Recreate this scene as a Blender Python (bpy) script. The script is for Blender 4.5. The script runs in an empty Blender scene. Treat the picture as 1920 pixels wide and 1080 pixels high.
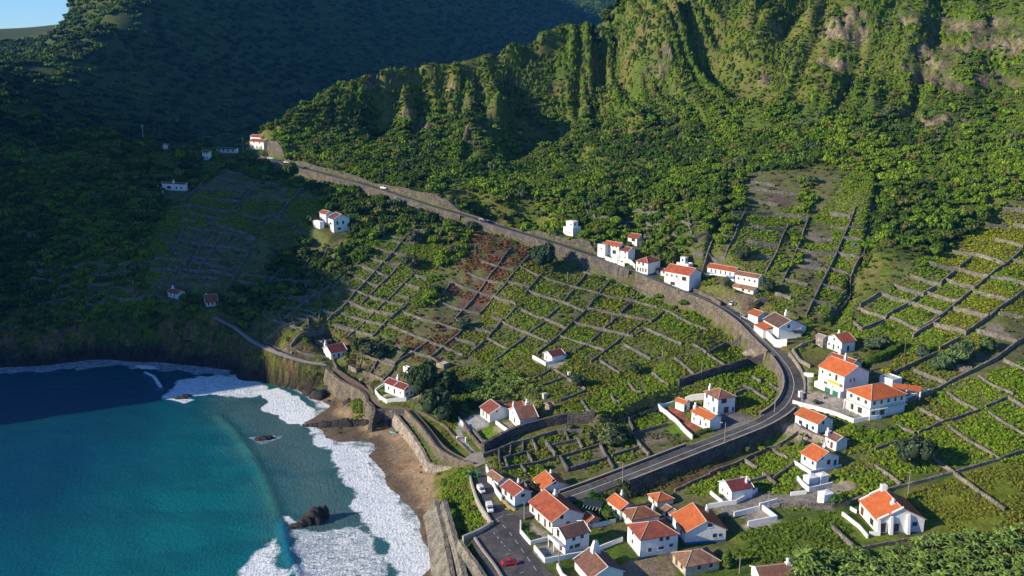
import bpy, bmesh, math, random
import numpy as np
from mathutils import Vector, Matrix

random.seed(7)
rng = np.random.default_rng(7)
R = math.radians
scene = bpy.context.scene
COL = scene.collection

# ------------------------------------------------------------------ camera
CAM_H = 125.0
PITCH = 14.0
FPX = 1700.0                      # focal length in pixels of a 1920 px wide frame
cam_data = bpy.data.cameras.new('camera')
cam = bpy.data.objects.new('camera', cam_data)
COL.objects.link(cam)
cam.location = (0, 0, CAM_H)
cam.rotation_euler = (R(90 - PITCH), 0, 0)
cam_data.sensor_width = 36.0
cam_data.lens = 36.0 * FPX / 1920.0
cam_data.clip_start = 1.0
cam_data.clip_end = 20000.0
scene.camera = cam

# ------------------------------------------------------------------ sky, sun, exposure
SUN_EL = 23.0
SUN_AZ = 18.0                     # light travels towards +X, turned this much towards +Y
world = bpy.data.worlds.new("World")
scene.world = world
world.use_nodes = True
wn = world.node_tree.nodes
wl = world.node_tree.links
bg = wn['Background']
sky = wn.new('ShaderNodeTexSky')
sky.sky_type = 'NISHITA'
sky.sun_disc = False
sky.sun_elevation = R(SUN_EL)
sky.sun_rotation = R(270 - SUN_AZ)
sky.altitude = 100
sky.air_density = 1.0
sky.dust_density = 0.0
sky.ozone_density = 3.0
_tn = wn.new('ShaderNodeMix'); _tn.data_type = 'RGBA'; _tn.blend_type = 'MULTIPLY'; _tn.inputs[0].default_value = 1.0
_tn.inputs[7].default_value = (0.62, 0.90, 1.32, 1)      # clear maritime air, bluer than the model's
wl.new(sky.outputs[0], _tn.inputs[6]); wl.new(_tn.outputs[2], bg.inputs[0])
bg.inputs[1].default_value = 0.098

sun_data = bpy.data.lights.new('sun', 'SUN')
sun_data.energy = 5.0
sun_data.angle = R(0.5)
sun_data.color = (1.0, 0.88, 0.66)
sun = bpy.data.objects.new('sun', sun_data)
COL.objects.link(sun)
_d = Vector((math.cos(R(SUN_EL)) * math.cos(R(SUN_AZ)), math.cos(R(SUN_EL)) * math.sin(R(SUN_AZ)), -math.sin(R(SUN_EL))))
SUN_DIR = _d
sun.rotation_euler = _d.to_track_quat('-Z', 'Y').to_euler()
sun.location = (-300, 100, 400)

scene.view_settings.view_transform = 'Standard'
scene.view_settings.look = 'None'
scene.view_settings.exposure = 0.55
scene.view_settings.gamma = 1.0
scene.cycles.max_bounces = 5
scene.cycles.diffuse_bounces = 2
scene.cycles.glossy_bounces = 2
scene.cycles.transmission_bounces = 2
scene.cycles.transparent_max_bounces = 4

# ------------------------------------------------------------------ rays through the picture, used to stand things on the ground
_sp, _cp = math.sin(R(PITCH)), math.cos(R(PITCH))
def ray(px, py):
    u = (px - 960.0) / FPX
    v = (py - 540.0) / FPX
    return (u, _cp - v * _sp, -_sp - v * _cp)
def PZ(px, py, z):
    d = ray(px, py)
    t = (z - CAM_H) / d[2]
    return (d[0] * t, d[1] * t, z)
def PTd(px, py, t):
    d = ray(px, py)
    return (d[0] * t, d[1] * t, CAM_H + d[2] * t)

# ------------------------------------------------------------------ noise
def _hash(ix, iy, seed):
    h = (ix.astype(np.int64) * 374761393 + iy.astype(np.int64) * 668265263 + seed * 1442695041) & 0x7fffffff
    h = ((h ^ (h >> 13)) * 1274126177) & 0x7fffffff
    h = (h ^ (h >> 16)) & 0xffff
    return h / 65535.0
def vnoise(x, y, seed=0):
    x = np.asarray(x, float); y = np.asarray(y, float)
    ix = np.floor(x); iy = np.floor(y)
    fx = x - ix; fy = y - iy
    fx = fx * fx * (3 - 2 * fx); fy = fy * fy * (3 - 2 * fy)
    a = _hash(ix, iy, seed); b = _hash(ix + 1, iy, seed)
    c = _hash(ix, iy + 1, seed); d = _hash(ix + 1, iy + 1, seed)
    return (a * (1 - fx) + b * fx) * (1 - fy) + (c * (1 - fx) + d * fx) * fy
def fbm(x, y, octs=4, seed=0):
    s = 0; a = 1; t = 0
    for k in range(octs):
        s = s + a * vnoise(x * 2 ** k, y * 2 ** k, seed + k * 17)
        t += a; a *= 0.5
    return s / t
def smooth(a, b, x):
    t = np.clip((x - a) / (b - a), 0, 1)
    return t * t * (3 - 2 * t)

# ------------------------------------------------------------------ small helpers
def tag(o, label=None, cat=None, group=None, kind=None):
    if label: o['label'] = label
    if cat: o['category'] = cat
    if group: o['group'] = group
    if kind: o['kind'] = kind
    return o
def mesh_obj(name, verts, faces, mats=None, parent=None, smooth_=False, link=True, fmat=None):
    me = bpy.data.meshes.new(name)
    if isinstance(verts, np.ndarray):
        fa = np.asarray(faces)
        me.vertices.add(len(verts)); me.vertices.foreach_set('co', verts.astype(np.float32).ravel())
        n = fa.shape[1]
        me.loops.add(fa.size); me.loops.foreach_set('vertex_index', fa.astype(np.int32).ravel())
        me.polygons.add(len(fa))
        me.polygons.foreach_set('loop_start', (np.arange(len(fa)) * n).astype(np.int32))
        me.polygons.foreach_set('loop_total', np.full(len(fa), n, np.int32))
        me.update(calc_edges=True)
    else:
        me.from_pydata(verts, [], faces)
        me.update()
    if mats:
        for m in (mats if isinstance(mats, (list, tuple)) else [mats]):
            me.materials.append(m)
    if fmat is not None:
        me.polygons.foreach_set('material_index', np.asarray(fmat, np.int32))
    if smooth_:
        me.polygons.foreach_set('use_smooth', np.ones(len(me.polygons), bool))
    o = bpy.data.objects.new(name, me)
    if link:
        COL.objects.link(o)
    if parent: o.parent = parent
    return o
def empty(name, loc, rz=0.0):
    o = bpy.data.objects.new(name, None)
    COL.objects.link(o)
    o.location = loc
    o.rotation_euler = (0, 0, rz)
    o.empty_display_size = 0.5
    return o

class MB:
    """collects simple solids as one mesh"""
    def __init__(s): s.v = []; s.f = []; s.m = []
    def add(s, verts, faces, m=0):
        b = len(s.v)
        s.v += [tuple(p) for p in verts]
        s.f += [tuple(i + b for i in f) for f in faces]
        s.m += [m] * len(faces)
    def box(s, x0, x1, y0, y1, z0, z1, m=0, bottom=True):
        v = [(x0, y0, z0), (x1, y0, z0), (x1, y1, z0), (x0, y1, z0), (x0, y0, z1), (x1, y0, z1), (x1, y1, z1), (x0, y1, z1)]
        f = [(4, 5, 6, 7), (0, 1, 5, 4), (1, 2, 6, 5), (2, 3, 7, 6), (3, 0, 4, 7)]
        if bottom: f.append((3, 2, 1, 0))
        s.add(v, f, m)
    def cyl(s, c, r0, r1, z0, z1, n=10, m=0, axis='z'):
        v = []
        for k in range(n):
            a = 2 * math.pi * k / n
            ca, sa = math.cos(a), math.sin(a)
            if axis == 'z':
                v.append((c[0] + r0 * ca, c[1] + r0 * sa, z0)); v.append((c[0] + r1 * ca, c[1] + r1 * sa, z1))
            elif axis == 'y':
                v.append((c[0] + r0 * ca, z0, c[1] + r0 * sa)); v.append((c[0] + r1 * ca, z1, c[1] + r1 * sa))
            else:
                v.append((z0, c[0] + r0 * ca, c[1] + r0 * sa)); v.append((z1, c[0] + r1 * ca, c[1] + r1 * sa))
        f = []
        for k in range(n):
            a = 2 * k; b = 2 * ((k + 1) % n)
            f.append((a, b, b + 1, a + 1))
        f.append(tuple(2 * k + 1 for k in range(n)))
        f.append(tuple(2 * k for k in reversed(range(n))))
        s.add(v, f, m)
    def tube(s, p, q, r0, r1, n=6, m=0):
        p = Vector(p); q = Vector(q); d = (q - p)
        if d.length < 1e-6: return
        qt = d.to_track_quat('Z', 'Y')
        v = []
        for k in range(n):
            a = 2 * math.pi * k / n
            e = qt @ Vector((math.cos(a), math.sin(a), 0))
            v.append(p + e * r0); v.append(q + e * r1)
        f = [(2 * k, 2 * ((k + 1) % n), 2 * ((k + 1) % n) + 1, 2 * k + 1) for k in range(n)]
        f.append(tuple(2 * k + 1 for k in range(n)))
        s.add(v, f, m)
    def build(s, name, mats, parent=None, smooth_=False, link=True):
        return mesh_obj(name, s.v, s.f, mats, parent, smooth_, link, s.m)

# ------------------------------------------------------------------ materials
MATS = {}
def nmat(name, rough=0.8, spec=0.3):
    m = bpy.data.materials.new(name); m.use_nodes = True
    nt = m.node_tree; b = nt.nodes['Principled BSDF']
    b.inputs['Roughness'].default_value = rough
    b.inputs['Specular IOR Level'].default_value = spec
    MATS[name] = m
    return m, nt, b
def tex(nt, scale, detail=4.0, rough=0.6, vec=None, kind='noise'):
    if kind == 'noise':
        t = nt.nodes.new('ShaderNodeTexNoise'); t.inputs['Scale'].default_value = scale
        t.inputs['Detail'].default_value = detail; t.inputs['Roughness'].default_value = rough
    else:
        t = nt.nodes.new('ShaderNodeTexVoronoi'); t.inputs['Scale'].default_value = scale
    if vec is not None: nt.links.new(vec, t.inputs['Vector'])
    return t
def ramp(nt, src, stops, interp='LINEAR'):
    r = nt.nodes.new('ShaderNodeValToRGB')
    r.color_ramp.interpolation = interp
    el = r.color_ramp.elements
    while len(el) < len(stops): el.new(0.5)
    for e, (p, c) in zip(el, stops):
        e.position = p
        e.color = (c[0], c[1], c[2], 1) if not isinstance(c, (int, float)) else (c, c, c, 1)
    nt.links.new(src, r.inputs[0])
    return r
def mixc(nt, fac, a, b, mode='MIX'):
    m = nt.nodes.new('ShaderNodeMix'); m.data_type = 'RGBA'; m.blend_type = mode
    def setin(sock, val):
        if isinstance(val, (int, float)): sock.default_value = val
        elif isinstance(val, tuple): sock.default_value = (*val, 1) if len(val) == 3 else val
        else: nt.links.new(val, sock)
    setin(m.inputs[0], fac); setin(m.inputs[6], a); setin(m.inputs[7], b)
    return m.outputs[2]
def objco(nt):
    return nt.nodes.new('ShaderNodeTexCoord').outputs['Object']
def geopos(nt):
    return nt.nodes.new('ShaderNodeNewGeometry').outputs['Position']
def bump(nt, b, src, strength=0.5, dist=0.3):
    n = nt.nodes.new('ShaderNodeBump'); n.inputs['Strength'].default_value = strength; n.inputs['Distance'].default_value = dist
    nt.links.new(src, n.inputs['Height']); nt.links.new(n.outputs[0], b.inputs['Normal'])
def simple_mat(name, col, rough=0.8, var=0.25, scale=1.5, spec=0.3, bmp=0.0, dark=None, pos=True):
    """one colour with blotches of a second one"""
    m, nt, b = nmat(name, rough, spec)
    v = geopos(nt) if pos else objco(nt)
    t = tex(nt, scale, 6, 0.65, v)
    d = dark if dark else tuple(c * (1 - var) for c in col)
    r = ramp(nt, t.outputs[0], [(0.35, d), (0.65, col)])
    nt.links.new(r.outputs[0], b.inputs['Base Color'])
    if bmp: bump(nt, b, t.outputs[0], bmp, 0.2)
    return m
# ================================================================== TERRAIN
# spot heights: (px, py, Z) seen points, (px, py, 't', dist) seen points near the horizon, ('w', x, y, z) ground out of sight
ROAD_PTS = [(455,283,71.5),(488,289,70.5),(520,302,69),(560,314,67.6),(600,325,66),(700,352,61),(800,384,56),(880,408,52),(950,430,48.5),(1050,460,44.5),(1130,487,41),(1200,512,38),(1270,541,34.5),(1340,568,31.5),(1392,600,28.5),(1430,637,25.5),(1462,668,23.3),(1484,700,21.5),(1488,730,20),(1472,762,18.8),(1432,790,17.5),(1380,812,16.3),(1300,843,14.8),(1200,882,13.2),(1100,920,11.6),(1060,934,11.0)]
STREET_PTS = [(905,866,9.6),(893,885,9.4),(898,905,9.2),(915,935,9.0),(945,965,8.8),(958,990,8.7),(968,1020,8.6),(990,1055,8.5),(1015,1090,8.4),(1045,1130,8.3)]
SPOTS = [
 # slope between road and shore path
 (400,592,19.5),(445,615,15.8),(480,642,14.5),(540,662,12),(600,683,9.5),(650,692,9),(690,735,8),(715,760,7.5),
 (620,665,11),(680,660,14),(640,600,20.8),(560,540,28.5),(470,540,28.3),(700,560,27),(700,480,41),(780,480,41),(760,600,23),(840,640,18.5),
 (860,500,38.5),(930,520,35.5),(880,430,46),(960,450,42),(900,580,25.5),(960,620,21.5),(1000,560,29.5),(1060,600,25),(1080,520,35),(1180,560,30),(1120,640,21.5),
 (1250,600,26),(1200,640,22.5),(1320,640,24),(1390,640,23.5),(1040,680,18.5),(940,690,15),(880,700,13),(900,760,11.5),(820,760,9.5),
 (1280,690,20.5),(1350,690,20.5),(1420,668,21.5),(1200,700,18),(1100,730,16),(1060,770,13.8),(1250,722,17.8),(1160,750,15),
 (980,790,11.8),(930,790,10.6),(1180,800,12.6),(1250,770,13.6),(1320,780,14.8),(1400,740,17.5),(1440,740,18),(1300,810,14),
 (905,862,9.5),(960,850,9.2),(1040,870,9.6),(1120,870,10.6),(1180,850,11.8),(1000,900,9.6),
 # left slope in shade
 (340,540,28),(400,560,25.5),(290,560,25.5),(330,460,41),(420,440,44.5),(380,340,61),(440,330,63),(500,360,60),(560,400,53),(600,420,50),(640,390,55),(560,470,39.5),(480,470,39),
 (300,345,60),(410,285,72.5),(340,275,74.5),(290,273,75),(250,300,70),(200,350,62),(200,450,46),(100,400,53),(100,480,37),(0,400,54),(0,500,34),(200,540,28),(100,560,22.5),
 (200,590,19.2),(100,592,18.8),(0,595,18.6),(300,592,19.2),(350,594,19.2),
 # cliff foot and water line
 (0,690,0),(100,684,0),(200,674,0),(300,678,0),(380,686,0),(440,697,0),(490,712,0),(540,726,0),(575,736,0.4),
 (520,700,3.5),(570,710,3.5),(600,722,3),
 (0,700,-2.5),(100,694,-2.5),(200,684,-2.5),(300,689,-2.5),(380,698,-2.2),(440,708,-1.5),
 # beach
 (600,772,0),(650,752,1.2),(690,790,1.6),(640,812,0.4),(700,862,0),(740,915,0),(780,975,0),(820,1050,0),(760,850,1.6),(800,900,1.8),(820,960,1.4),(740,800,2.6),(790,850,2.8),(810,890,3.0),
 # open water bed
 (500,760,-2),(350,740,-3),(150,740,-4),(0,760,-5),(500,900,-3),(300,900,-6),(650,950,-2),(700,1050,-2),(500,1080,-4),(100,1000,-9),
 # village ground
 (1000,960,9),(1100,985,9),(1080,1060,8.5),(1180,940,10.6),(1250,1000,9.5),(1280,1060,8.8),(1150,1040,8.8),(1200,920,10),(1300,920,10.8),(1380,900,11.6),(1440,850,13),(1400,870,12),
 (1440,830,13.5),(1380,940,11.6),(1480,920,12.6),(1450,960,11.8),(1530,890,14),(1520,970,12.6),(1450,1040,10.5),(1380,1050,9.8),(1600,930,13.6),(1650,1000,12),(1560,1010,11.5),(1600,1060,10.5),(1750,1040,11.5),(1900,1060,12.5),(1900,960,15),(1760,960,13.5),
 (1700,900,15.5),(1800,860,17.8),(1900,850,19),(1600,840,16.5),(1560,820,17),(1520,800,17.4),(1640,880,15.5),(1700,800,18.5),(1850,760,22),(1900,740,24),(1900,700,26),(1760,750,21),(1640,780,19.5),
 (1540,760,19.5),(1600,760,20),(1700,740,22),(1560,700,23),(1640,690,24.5),(1740,690,25),(1820,700,25.5),(1500,700,21.8),(1520,660,24.5),(1570,650,26),
 (1640,640,27.5),(1720,640,28.5),(1800,640,30),(1900,640,31),(1620,590,31.5),(1700,590,33.5),(1800,590,35),(1900,590,36.5),(1700,540,39),(1800,520,42.5),(1900,520,44),(1800,480,47),(1900,460,51),(1900,400,60),(1870,430,54),
 # above the road
 (1450,620,28),(1500,600,30),(1440,570,33),(1400,560,34),(1350,540,37),(1400,520,39),(1330,510,39.5),(1270,520,37.5),(1220,492,40.5),(1160,478,43),(1200,450,46.5),(1070,435,49),
 (1500,540,38),(1560,560,35),(1590,580,32.5),(1480,480,46),(1560,460,49.5),(1600,440,53),(1590,500,43.5),(1400,450,51.5),(1450,400,59),(1480,350,68),(1560,400,59),(1620,370,66),(1640,400,60),(1680,480,49.5),(1640,540,38.5),(1740,440,53),(1800,400,60),
 (1330,430,55),(1250,430,53.5),(1150,420,53),(1050,400,55.5),(960,400,53.5),(900,385,56.5),(850,360,61),(750,330,66),(650,305,70.5),(580,285,74),(530,275,76),
 (1300,380,62),(1200,370,62),(1100,360,62),
 # spur face and crest
 (505,250,'t',560),(560,215,'t',575),(640,160,'t',590),(720,132,'t',600),(800,125,'t',610),(870,120,'t',618),(950,90,'t',630),(1020,65,'t',640),(1100,35,'t',650),(1180,8,'t',662),
 (540,260,'t',556),(600,250,'t',560),(640,210,'t',575),(700,200,'t',585),(700,280,'t',540),(800,180,'t',603),(800,260,'t',562),(800,310,'t',520),(870,200,'t',600),(900,250,'t',560),(900,330,'t',505),(930,180,'t',588),(950,130,'t',618),
 (1000,260,'t',575),(1000,330,'t',518),(1050,200,'t',612),(1050,130,'t',632),(1040,300,'t',545),(1120,240,'t',590),(1130,120,'t',640),(1130,170,'t',620),
 (1180,80,'t',628),(1190,140,'t',600),(1180,200,'t',570),(1200,270,'t',525),(1120,320,'t',505),(1230,60,'t',600),(1260,0,'t',610),(1300,300,'t',490),(1300,200,'t',548),(1320,150,'t',578),(1330,90,'t',597),(1300,40,'t',600),
 (1400,250,'t',508),(1400,150,'t',560),(1420,60,'t',575),(1500,280,'t',472),(1480,180,'t',534),(1520,100,'t',558),(1560,60,'t',565),(1560,10,'t',576),(1600,280,'t',470),(1600,200,'t',510),(1640,120,'t',535),(1700,300,'t',458),(1700,220,'t',490),(1700,150,'t',514),(1740,60,'t',530),(1780,20,'t',542),
 (1800,300,'t',450),(1800,220,'t',482),(1800,150,'t',507),(1850,90,'t',518),(1900,300,'t',440),(1900,200,'t',480),(1900,120,'t',505),(1900,40,'t',518),(1850,350,'t',415),(1900,340,'t',412),
 (1400,-60,'t',625),(1600,-60,'t',605),(1800,-60,'t',575),(1950,-60,'t',560),(1250,-50,'t',670),(1500,-200,'t',700),(1800,-200,'t',680),
 (2050,560,'t',360),(2050,400,'t',400),(2050,200,'t',440),(2050,0,'t',500),(2050,700,'t',315),(2100,900,'t',255),(2100,1080,'t',215),
 # table land on top of the spur, and the valley behind it
 (1150,22,'t',720),(1080,48,'t',690),(1180,14,'t',730),(880,119,'t',640),
 ('w',150,720,172),('w',210,760,176),('w',300,780,190),('w',420,760,215),('w',60,700,112),('w',20,780,40),('w',-60,680,80),('w',-150,660,62),('w',-260,690,40),('w',-120,740,20),('w',120,850,80),
 # nose of dark hill, left
 (200,240,'t',505),(150,262,'t',498),(60,275,'t',490),(0,290,'t',480),(250,255,'t',512),(100,330,'t',462),(0,340,'t',450),
 ('w',-330,560,60),('w',-260,600,52),('w',-210,570,62),('w',-400,640,70),('w',-150,640,58),
 # far mountain: a ridge running away from us to the right, its near side in shade
 (300,262,'t',940),(300,200,'t',990),(300,120,'t',1035),(300,40,'t',1080),(300,-30,'t',1125),(300,-80,'t',1170),(380,262,'t',1020),(380,200,'t',1070),(380,120,'t',1115),(380,40,'t',1160),(380,-30,'t',1205),(380,-80,'t',1250),(450,262,'t',1090),(450,200,'t',1140),(450,120,'t',1185),(450,40,'t',1230),(450,-30,'t',1275),(450,-80,'t',1320),(600,262,'t',1280),(600,200,'t',1330),(600,120,'t',1375),(600,40,'t',1420),(600,-30,'t',1465),(600,-80,'t',1510),(800,262,'t',1540),(800,200,'t',1590),(800,120,'t',1635),(800,40,'t',1680),(800,-30,'t',1725),(800,-80,'t',1770),(950,262,'t',1780),(950,200,'t',1830),(950,120,'t',1875),(950,40,'t',1920),(950,-30,'t',1965),(1080,262,'t',2030),(1080,200,'t',2080),(1080,120,'t',2125),(1080,40,'t',2170),
 ('w',-330,780,20),('w',-200,800,15),('w',-60,850,15),('w',100,1000,25),('w',250,1150,40),('w',380,1300,60),
 (238,8,'t',1060),(210,60,'t',985),(150,110,'t',930),(140,150,'t',890),(90,176,'t',850),(40,200,'t',810),(0,232,'t',770),(-60,260,'t',730),
 (250,110,'t',1010),(180,200,'t',880),(90,230,'t',830),(20,262,'t',720),
 (60,150,'t',1060),(175,82,'t',1120),(0,170,'t',980),(112,122,'t',1080),
 (60,106,'t',1170),(0,130,'t',1080),(160,64,'t',1290),(115,84,'t',1240),(218,10,'t',1400),(192,34,'t',1340),
 (100,60,'t',1500),(0,90,'t',1300),(-100,120,'t',1150),
 (0,55,'t',1900),(50,54,'t',1950),(100,54,'t',2000),(150,60,'t',2050),(-100,56,'t',1800),(0,60,'t',1700),(90,66,'t',1650),
 (1040,0,'t',2250),(1075,4,'t',2320),(1110,3,'t',2400),(1150,-5,'t',2450),(1200,-8,'t',2400),(1000,-20,'t',2150),
]
pts = []
for s in SPOTS:
    if s[0] == 'w': pts.append(s[1:])
    elif len(s) == 4: pts.append(PTd(s[0], s[1], s[3]))
    else: pts.append(PZ(*s))
for s in ROAD_PTS: pts.append(PZ(*s))
for s in STREET_PTS[:9]: pts.append(PZ(*s))
# country beyond the frame: sea bed, cliffs of the left arm of the bay, back land
pts += [(-60,120,-6),(-20,100,-6),(40,110,6),(120,110,8),(-150,180,-10),(-250,200,-14),(-400,250,-16),(-600,300,-18),(-150,60,-12),(-300,60,-20),(200,100,10),(300,160,16),(500,300,90),(600,500,240),(500,600,250),
        (300,-100,10),(0,-200,-10),(-600,-200,-30),(-900,100,-30),
        (800,900,260),(500,1000,230),(900,1500,250),(0,2400,310),(-300,1600,260),(-600,1300,210),(700,1400,150),(1000,2000,260),(-1500,2400,215),(-900,2600,200),(0,2900,260),(900,2900,280),(-1600,1400,200),
        (-400,640,60),(-450,560,70),(-700,700,180),(-700,950,215),(-330,470,50),(-340,420,10),(-360,395,-3),(-480,380,-8),(-640,360,-8),(-700,330,-10),(-1000,450,60),(-1100,350,-10)]
PA = np.array(pts, float)

def rbf_fit(P, c=6.0, lam=0.6):
    d = np.sqrt((P[:, None, 0] - P[None, :, 0]) ** 2 + (P[:, None, 1] - P[None, :, 1]) ** 2 + c * c)
    n = len(P)
    A = np.zeros((n + 3, n + 3))
    A[:n, :n] = -d + lam * np.eye(n) * -1 * -1
    A[:n, :n] = -d; A[np.arange(n), np.arange(n)] += lam
    A[:n, n] = 1; A[:n, n + 1] = P[:, 0] / 100; A[:n, n + 2] = P[:, 1] / 100
    A[n:, :n] = A[:n, n:].T
    b = np.zeros(n + 3); b[:n] = P[:, 2]
    return np.linalg.solve(A, b), c
_w, _c = rbf_fit(PA)
def rbf_eval(x, y):
    x = np.asarray(x, float).ravel(); y = np.asarray(y, float).ravel()
    out = np.empty(len(x))
    n = len(PA)
    for i in range(0, len(x), 20000):
        xs = x[i:i + 20000]; ys = y[i:i + 20000]
        d = np.sqrt((xs[:, None] - PA[None, :, 0]) ** 2 + (ys[:, None] - PA[None, :, 1]) ** 2 + _c * _c)
        out[i:i + 20000] = -d @ _w[:n] + _w[n] + _w[n + 1] * xs / 100 + _w[n + 2] * ys / 100
    return out

def axis(segs):
    out = [segs[0][0]]
    for a, b, st in segs:
        n = max(1, int(round((b - a) / st)))
        out += list(np.linspace(a, b, n + 1)[1:])
    return np.array(out)
GX = axis([(-2600, -1000, 60), (-1000, -460, 12), (-460, -240, 3.5), (-240, 240, 1.35), (240, 420, 3), (420, 1000, 12), (1000, 2600, 60)])
GY = axis([(-260, 90, 25), (90, 175, 5), (175, 470, 1.35), (470, 700, 2.2), (700, 1450, 6), (1450, 2200, 20), (2200, 3400, 60)])
NX, NY = len(GX), len(GY)
XX, YY = np.meshgrid(GX, GY)
HH = rbf_eval(XX, YY).reshape(NY, NX)
# high headland that closes the bay on the left, just outside the frame; the ridge is shaped so that its shade in the low sun covers half the bay
_ry = np.array([215, 238, 246, 251, 257, 265, 275, 300, 320, 335, 355, 375, 388, 420, 455, 520, 600, 700, 800])
_rz = np.array([-20, 60, 145, 180, 188, 190, 188, 190, 200, 207, 212, 208, 204, 200, 195, 192, 190, 178, 160])
_xr = -425 - 0.62 * np.clip(YY - 473, 0, 2000) + 14 * (fbm(YY / 60, YY * 0, 2, 3) - 0.5)
_head = np.interp(YY, _ry, _rz) - 1.15 * np.abs(XX - _xr) + 10 * (fbm(XX / 25, YY / 25, 3, 77) - 0.5)
HH = np.maximum(HH, np.where((YY > 160) & (YY < 830), _head, -99))

# relief: gullies and ribs down the steep faces
gy, gx = np.gradient(HH, GY, GX)
SL = np.sqrt(gx ** 2 + gy ** 2)
steep = smooth(0.22, 0.62, SL) * smooth(30, 60, HH) * smooth(400, 450, YY + 0 * XX) * smooth(-260, -160, XX + 0.0 * YY)
warp = 14 * (fbm(XX / 40, YY / 40, 3, 5) - 0.5)
# ravines and flutes run straight down the slope
_rot = smooth(0, 160, XX)
UU = XX * (1 - .18 * _rot) - YY * .52 * _rot
VV = YY * (1 - .2 * _rot) + XX * .5 * _rot
ribs = fbm((UU + warp) / 17.0, VV / 90.0, 4, 11) - 0.5
ribs3 = fbm((UU + .6 * warp) / 6.5, VV / 60.0, 3, 13) - 0.5
ribs2 = np.abs(fbm((UU + warp) / 38.0, VV / 150.0, 3, 23) - 0.5)
rav = 1 - smooth(0, .085, np.abs(fbm((UU + 1.6 * warp) / 85.0, VV / 420.0, 2, 29) - 0.5))
far = smooth(700, 1000, YY)
HH = HH + steep * (1 - far) * (22.0 * ribs + 11.0 * ribs3 * smooth(75, 105, HH) - 55.0 * (0.12 - np.clip(ribs2, 0, 0.12)) - 17.0 * rav)
HH = HH + far * smooth(0.3, 0.7, SL) * 34 * (fbm((XX + 3 * warp) / 75.0, YY / 170.0, 5, 31) - 0.5)
lump = smooth(0.2, 0.5, SL) * smooth(8, 20, HH)
HH = HH + lump * (1 - far) * 3.0 * (fbm(XX / 11.0, YY / 11.0, 3, 41) - 0.5)
# sea cliff roughness
cl = smooth(0.6, 1.4, SL) * smooth(-0.5, 2, HH) * (1 - smooth(25, 40, HH)) * (1 - smooth(0, 60, XX + 40))
HH = HH + cl * 5.0 * (fbm(XX / 7.0, YY / 7.0, 4, 51) - 0.45)

def hgt(x, y):
    i = min(max(int(np.searchsorted(GX, x)) - 1, 0), NX - 2)
    j = min(max(int(np.searchsorted(GY, y)) - 1, 0), NY - 2)
    fx = (x - GX[i]) / (GX[i + 1] - GX[i]); fy = (y - GY[j]) / (GY[j + 1] - GY[j])
    return (HH[j, i] * (1 - fx) + HH[j, i + 1] * fx) * (1 - fy) + (HH[j + 1, i] * (1 - fx) + HH[j + 1, i + 1] * fx) * fy
def hgts(x, y):
    x = np.asarray(x, float); y = np.asarray(y, float)
    i = np.clip(np.searchsorted(GX, x) - 1, 0, NX - 2); j = np.clip(np.searchsorted(GY, y) - 1, 0, NY - 2)
    fx = (x - GX[i]) / (GX[i + 1] - GX[i]); fy = (y - GY[j]) / (GY[j + 1] - GY[j])
    return (HH[j, i] * (1 - fx) + HH[j, i + 1] * fx) * (1 - fy) + (HH[j + 1, i] * (1 - fx) + HH[j + 1, i + 1] * fx) * fy
def G(px, py, t0=140.0, t1=2600.0):
    """where the ray through a picture point meets the ground"""
    d = ray(px, py)
    ts = np.concatenate([np.arange(t0, 700, 0.8), np.arange(700, t1, 4.0)])
    x = d[0] * ts; y = d[1] * ts; z = CAM_H + d[2] * ts
    below = z < np.maximum(hgts(x, y), -0.0)
    k = int(np.argmax(below))
    if not below[k]: return (x[-1], y[-1], z[-1])
    a, b = ts[max(k - 1, 0)], ts[k]
    for _ in range(12):
        m = (a + b) / 2
        if CAM_H + d[2] * m < max(hgt(d[0] * m, d[1] * m), 0.0): b = m
        else: a = m
    return (d[0] * b, d[1] * b, CAM_H + d[2] * b)

# ---- polygon / polyline carving
def seg_dist(px_, py_, ax, ay, bx, by):
    dx, dy = bx - ax, by - ay
    L2 = dx * dx + dy * dy + 1e-9
    t = np.clip(((px_ - ax) * dx + (py_ - ay) * dy) / L2, 0, 1)
    return np.hypot(px_ - ax - t * dx, py_ - ay - t * dy), t
def inside(px_, py_, poly):
    c = np.zeros(px_.shape, bool)
    n = len(poly)
    for k in range(n):
        x0, y0 = poly[k][:2]; x1, y1 = poly[(k + 1) % n][:2]
        if y0 == y1: continue
        cond = ((y0 > py_) != (y1 > py_)) & (px_ < (x1 - x0) * (py_ - y0) / (y1 - y0) + x0)
        c ^= cond
    return c
def subgrid(xs, ys, pad):
    i0 = max(int(np.searchsorted(GX, min(xs) - pad)) - 1, 0); i1 = min(int(np.searchsorted(GX, max(xs) + pad)) + 1, NX)
    j0 = max(int(np.searchsorted(GY, min(ys) - pad)) - 1, 0); j1 = min(int(np.searchsorted(GY, max(ys) + pad)) + 1, NY)
    return slice(j0, j1), slice(i0, i1)
def poly_sdist(X, Y, poly):
    d = np.full(X.shape, 1e9)
    n = len(poly)
    for k in range(n):
        dd, _ = seg_dist(X, Y, *poly[k][:2], *poly[(k + 1) % n][:2])
        d = np.minimum(d, dd)
    return np.where(inside(X, Y, poly), -d, d)
def flatten_poly(poly, blend=3.0, off=0.0, inset=0.0):
    """set the ground inside a polygon to the plane through its corners (x, y, z)"""
    P = np.array(poly, float)
    A = np.c_[P[:, :2], np.ones(len(P))]
    co, *_ = np.linalg.lstsq(A, P[:, 2], rcond=None)
    js, is_ = subgrid(P[:, 0], P[:, 1], blend + 3)
    X = XX[js, is_]; Y = YY[js, is_]
    sd = poly_sdist(X, Y, poly) - inset
    w = 1 - smooth(0, blend, sd)
    HH[js, is_] = HH[js, is_] * (1 - w) + w * (co[0] * X + co[1] * Y + co[2] + off)
    return co

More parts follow.
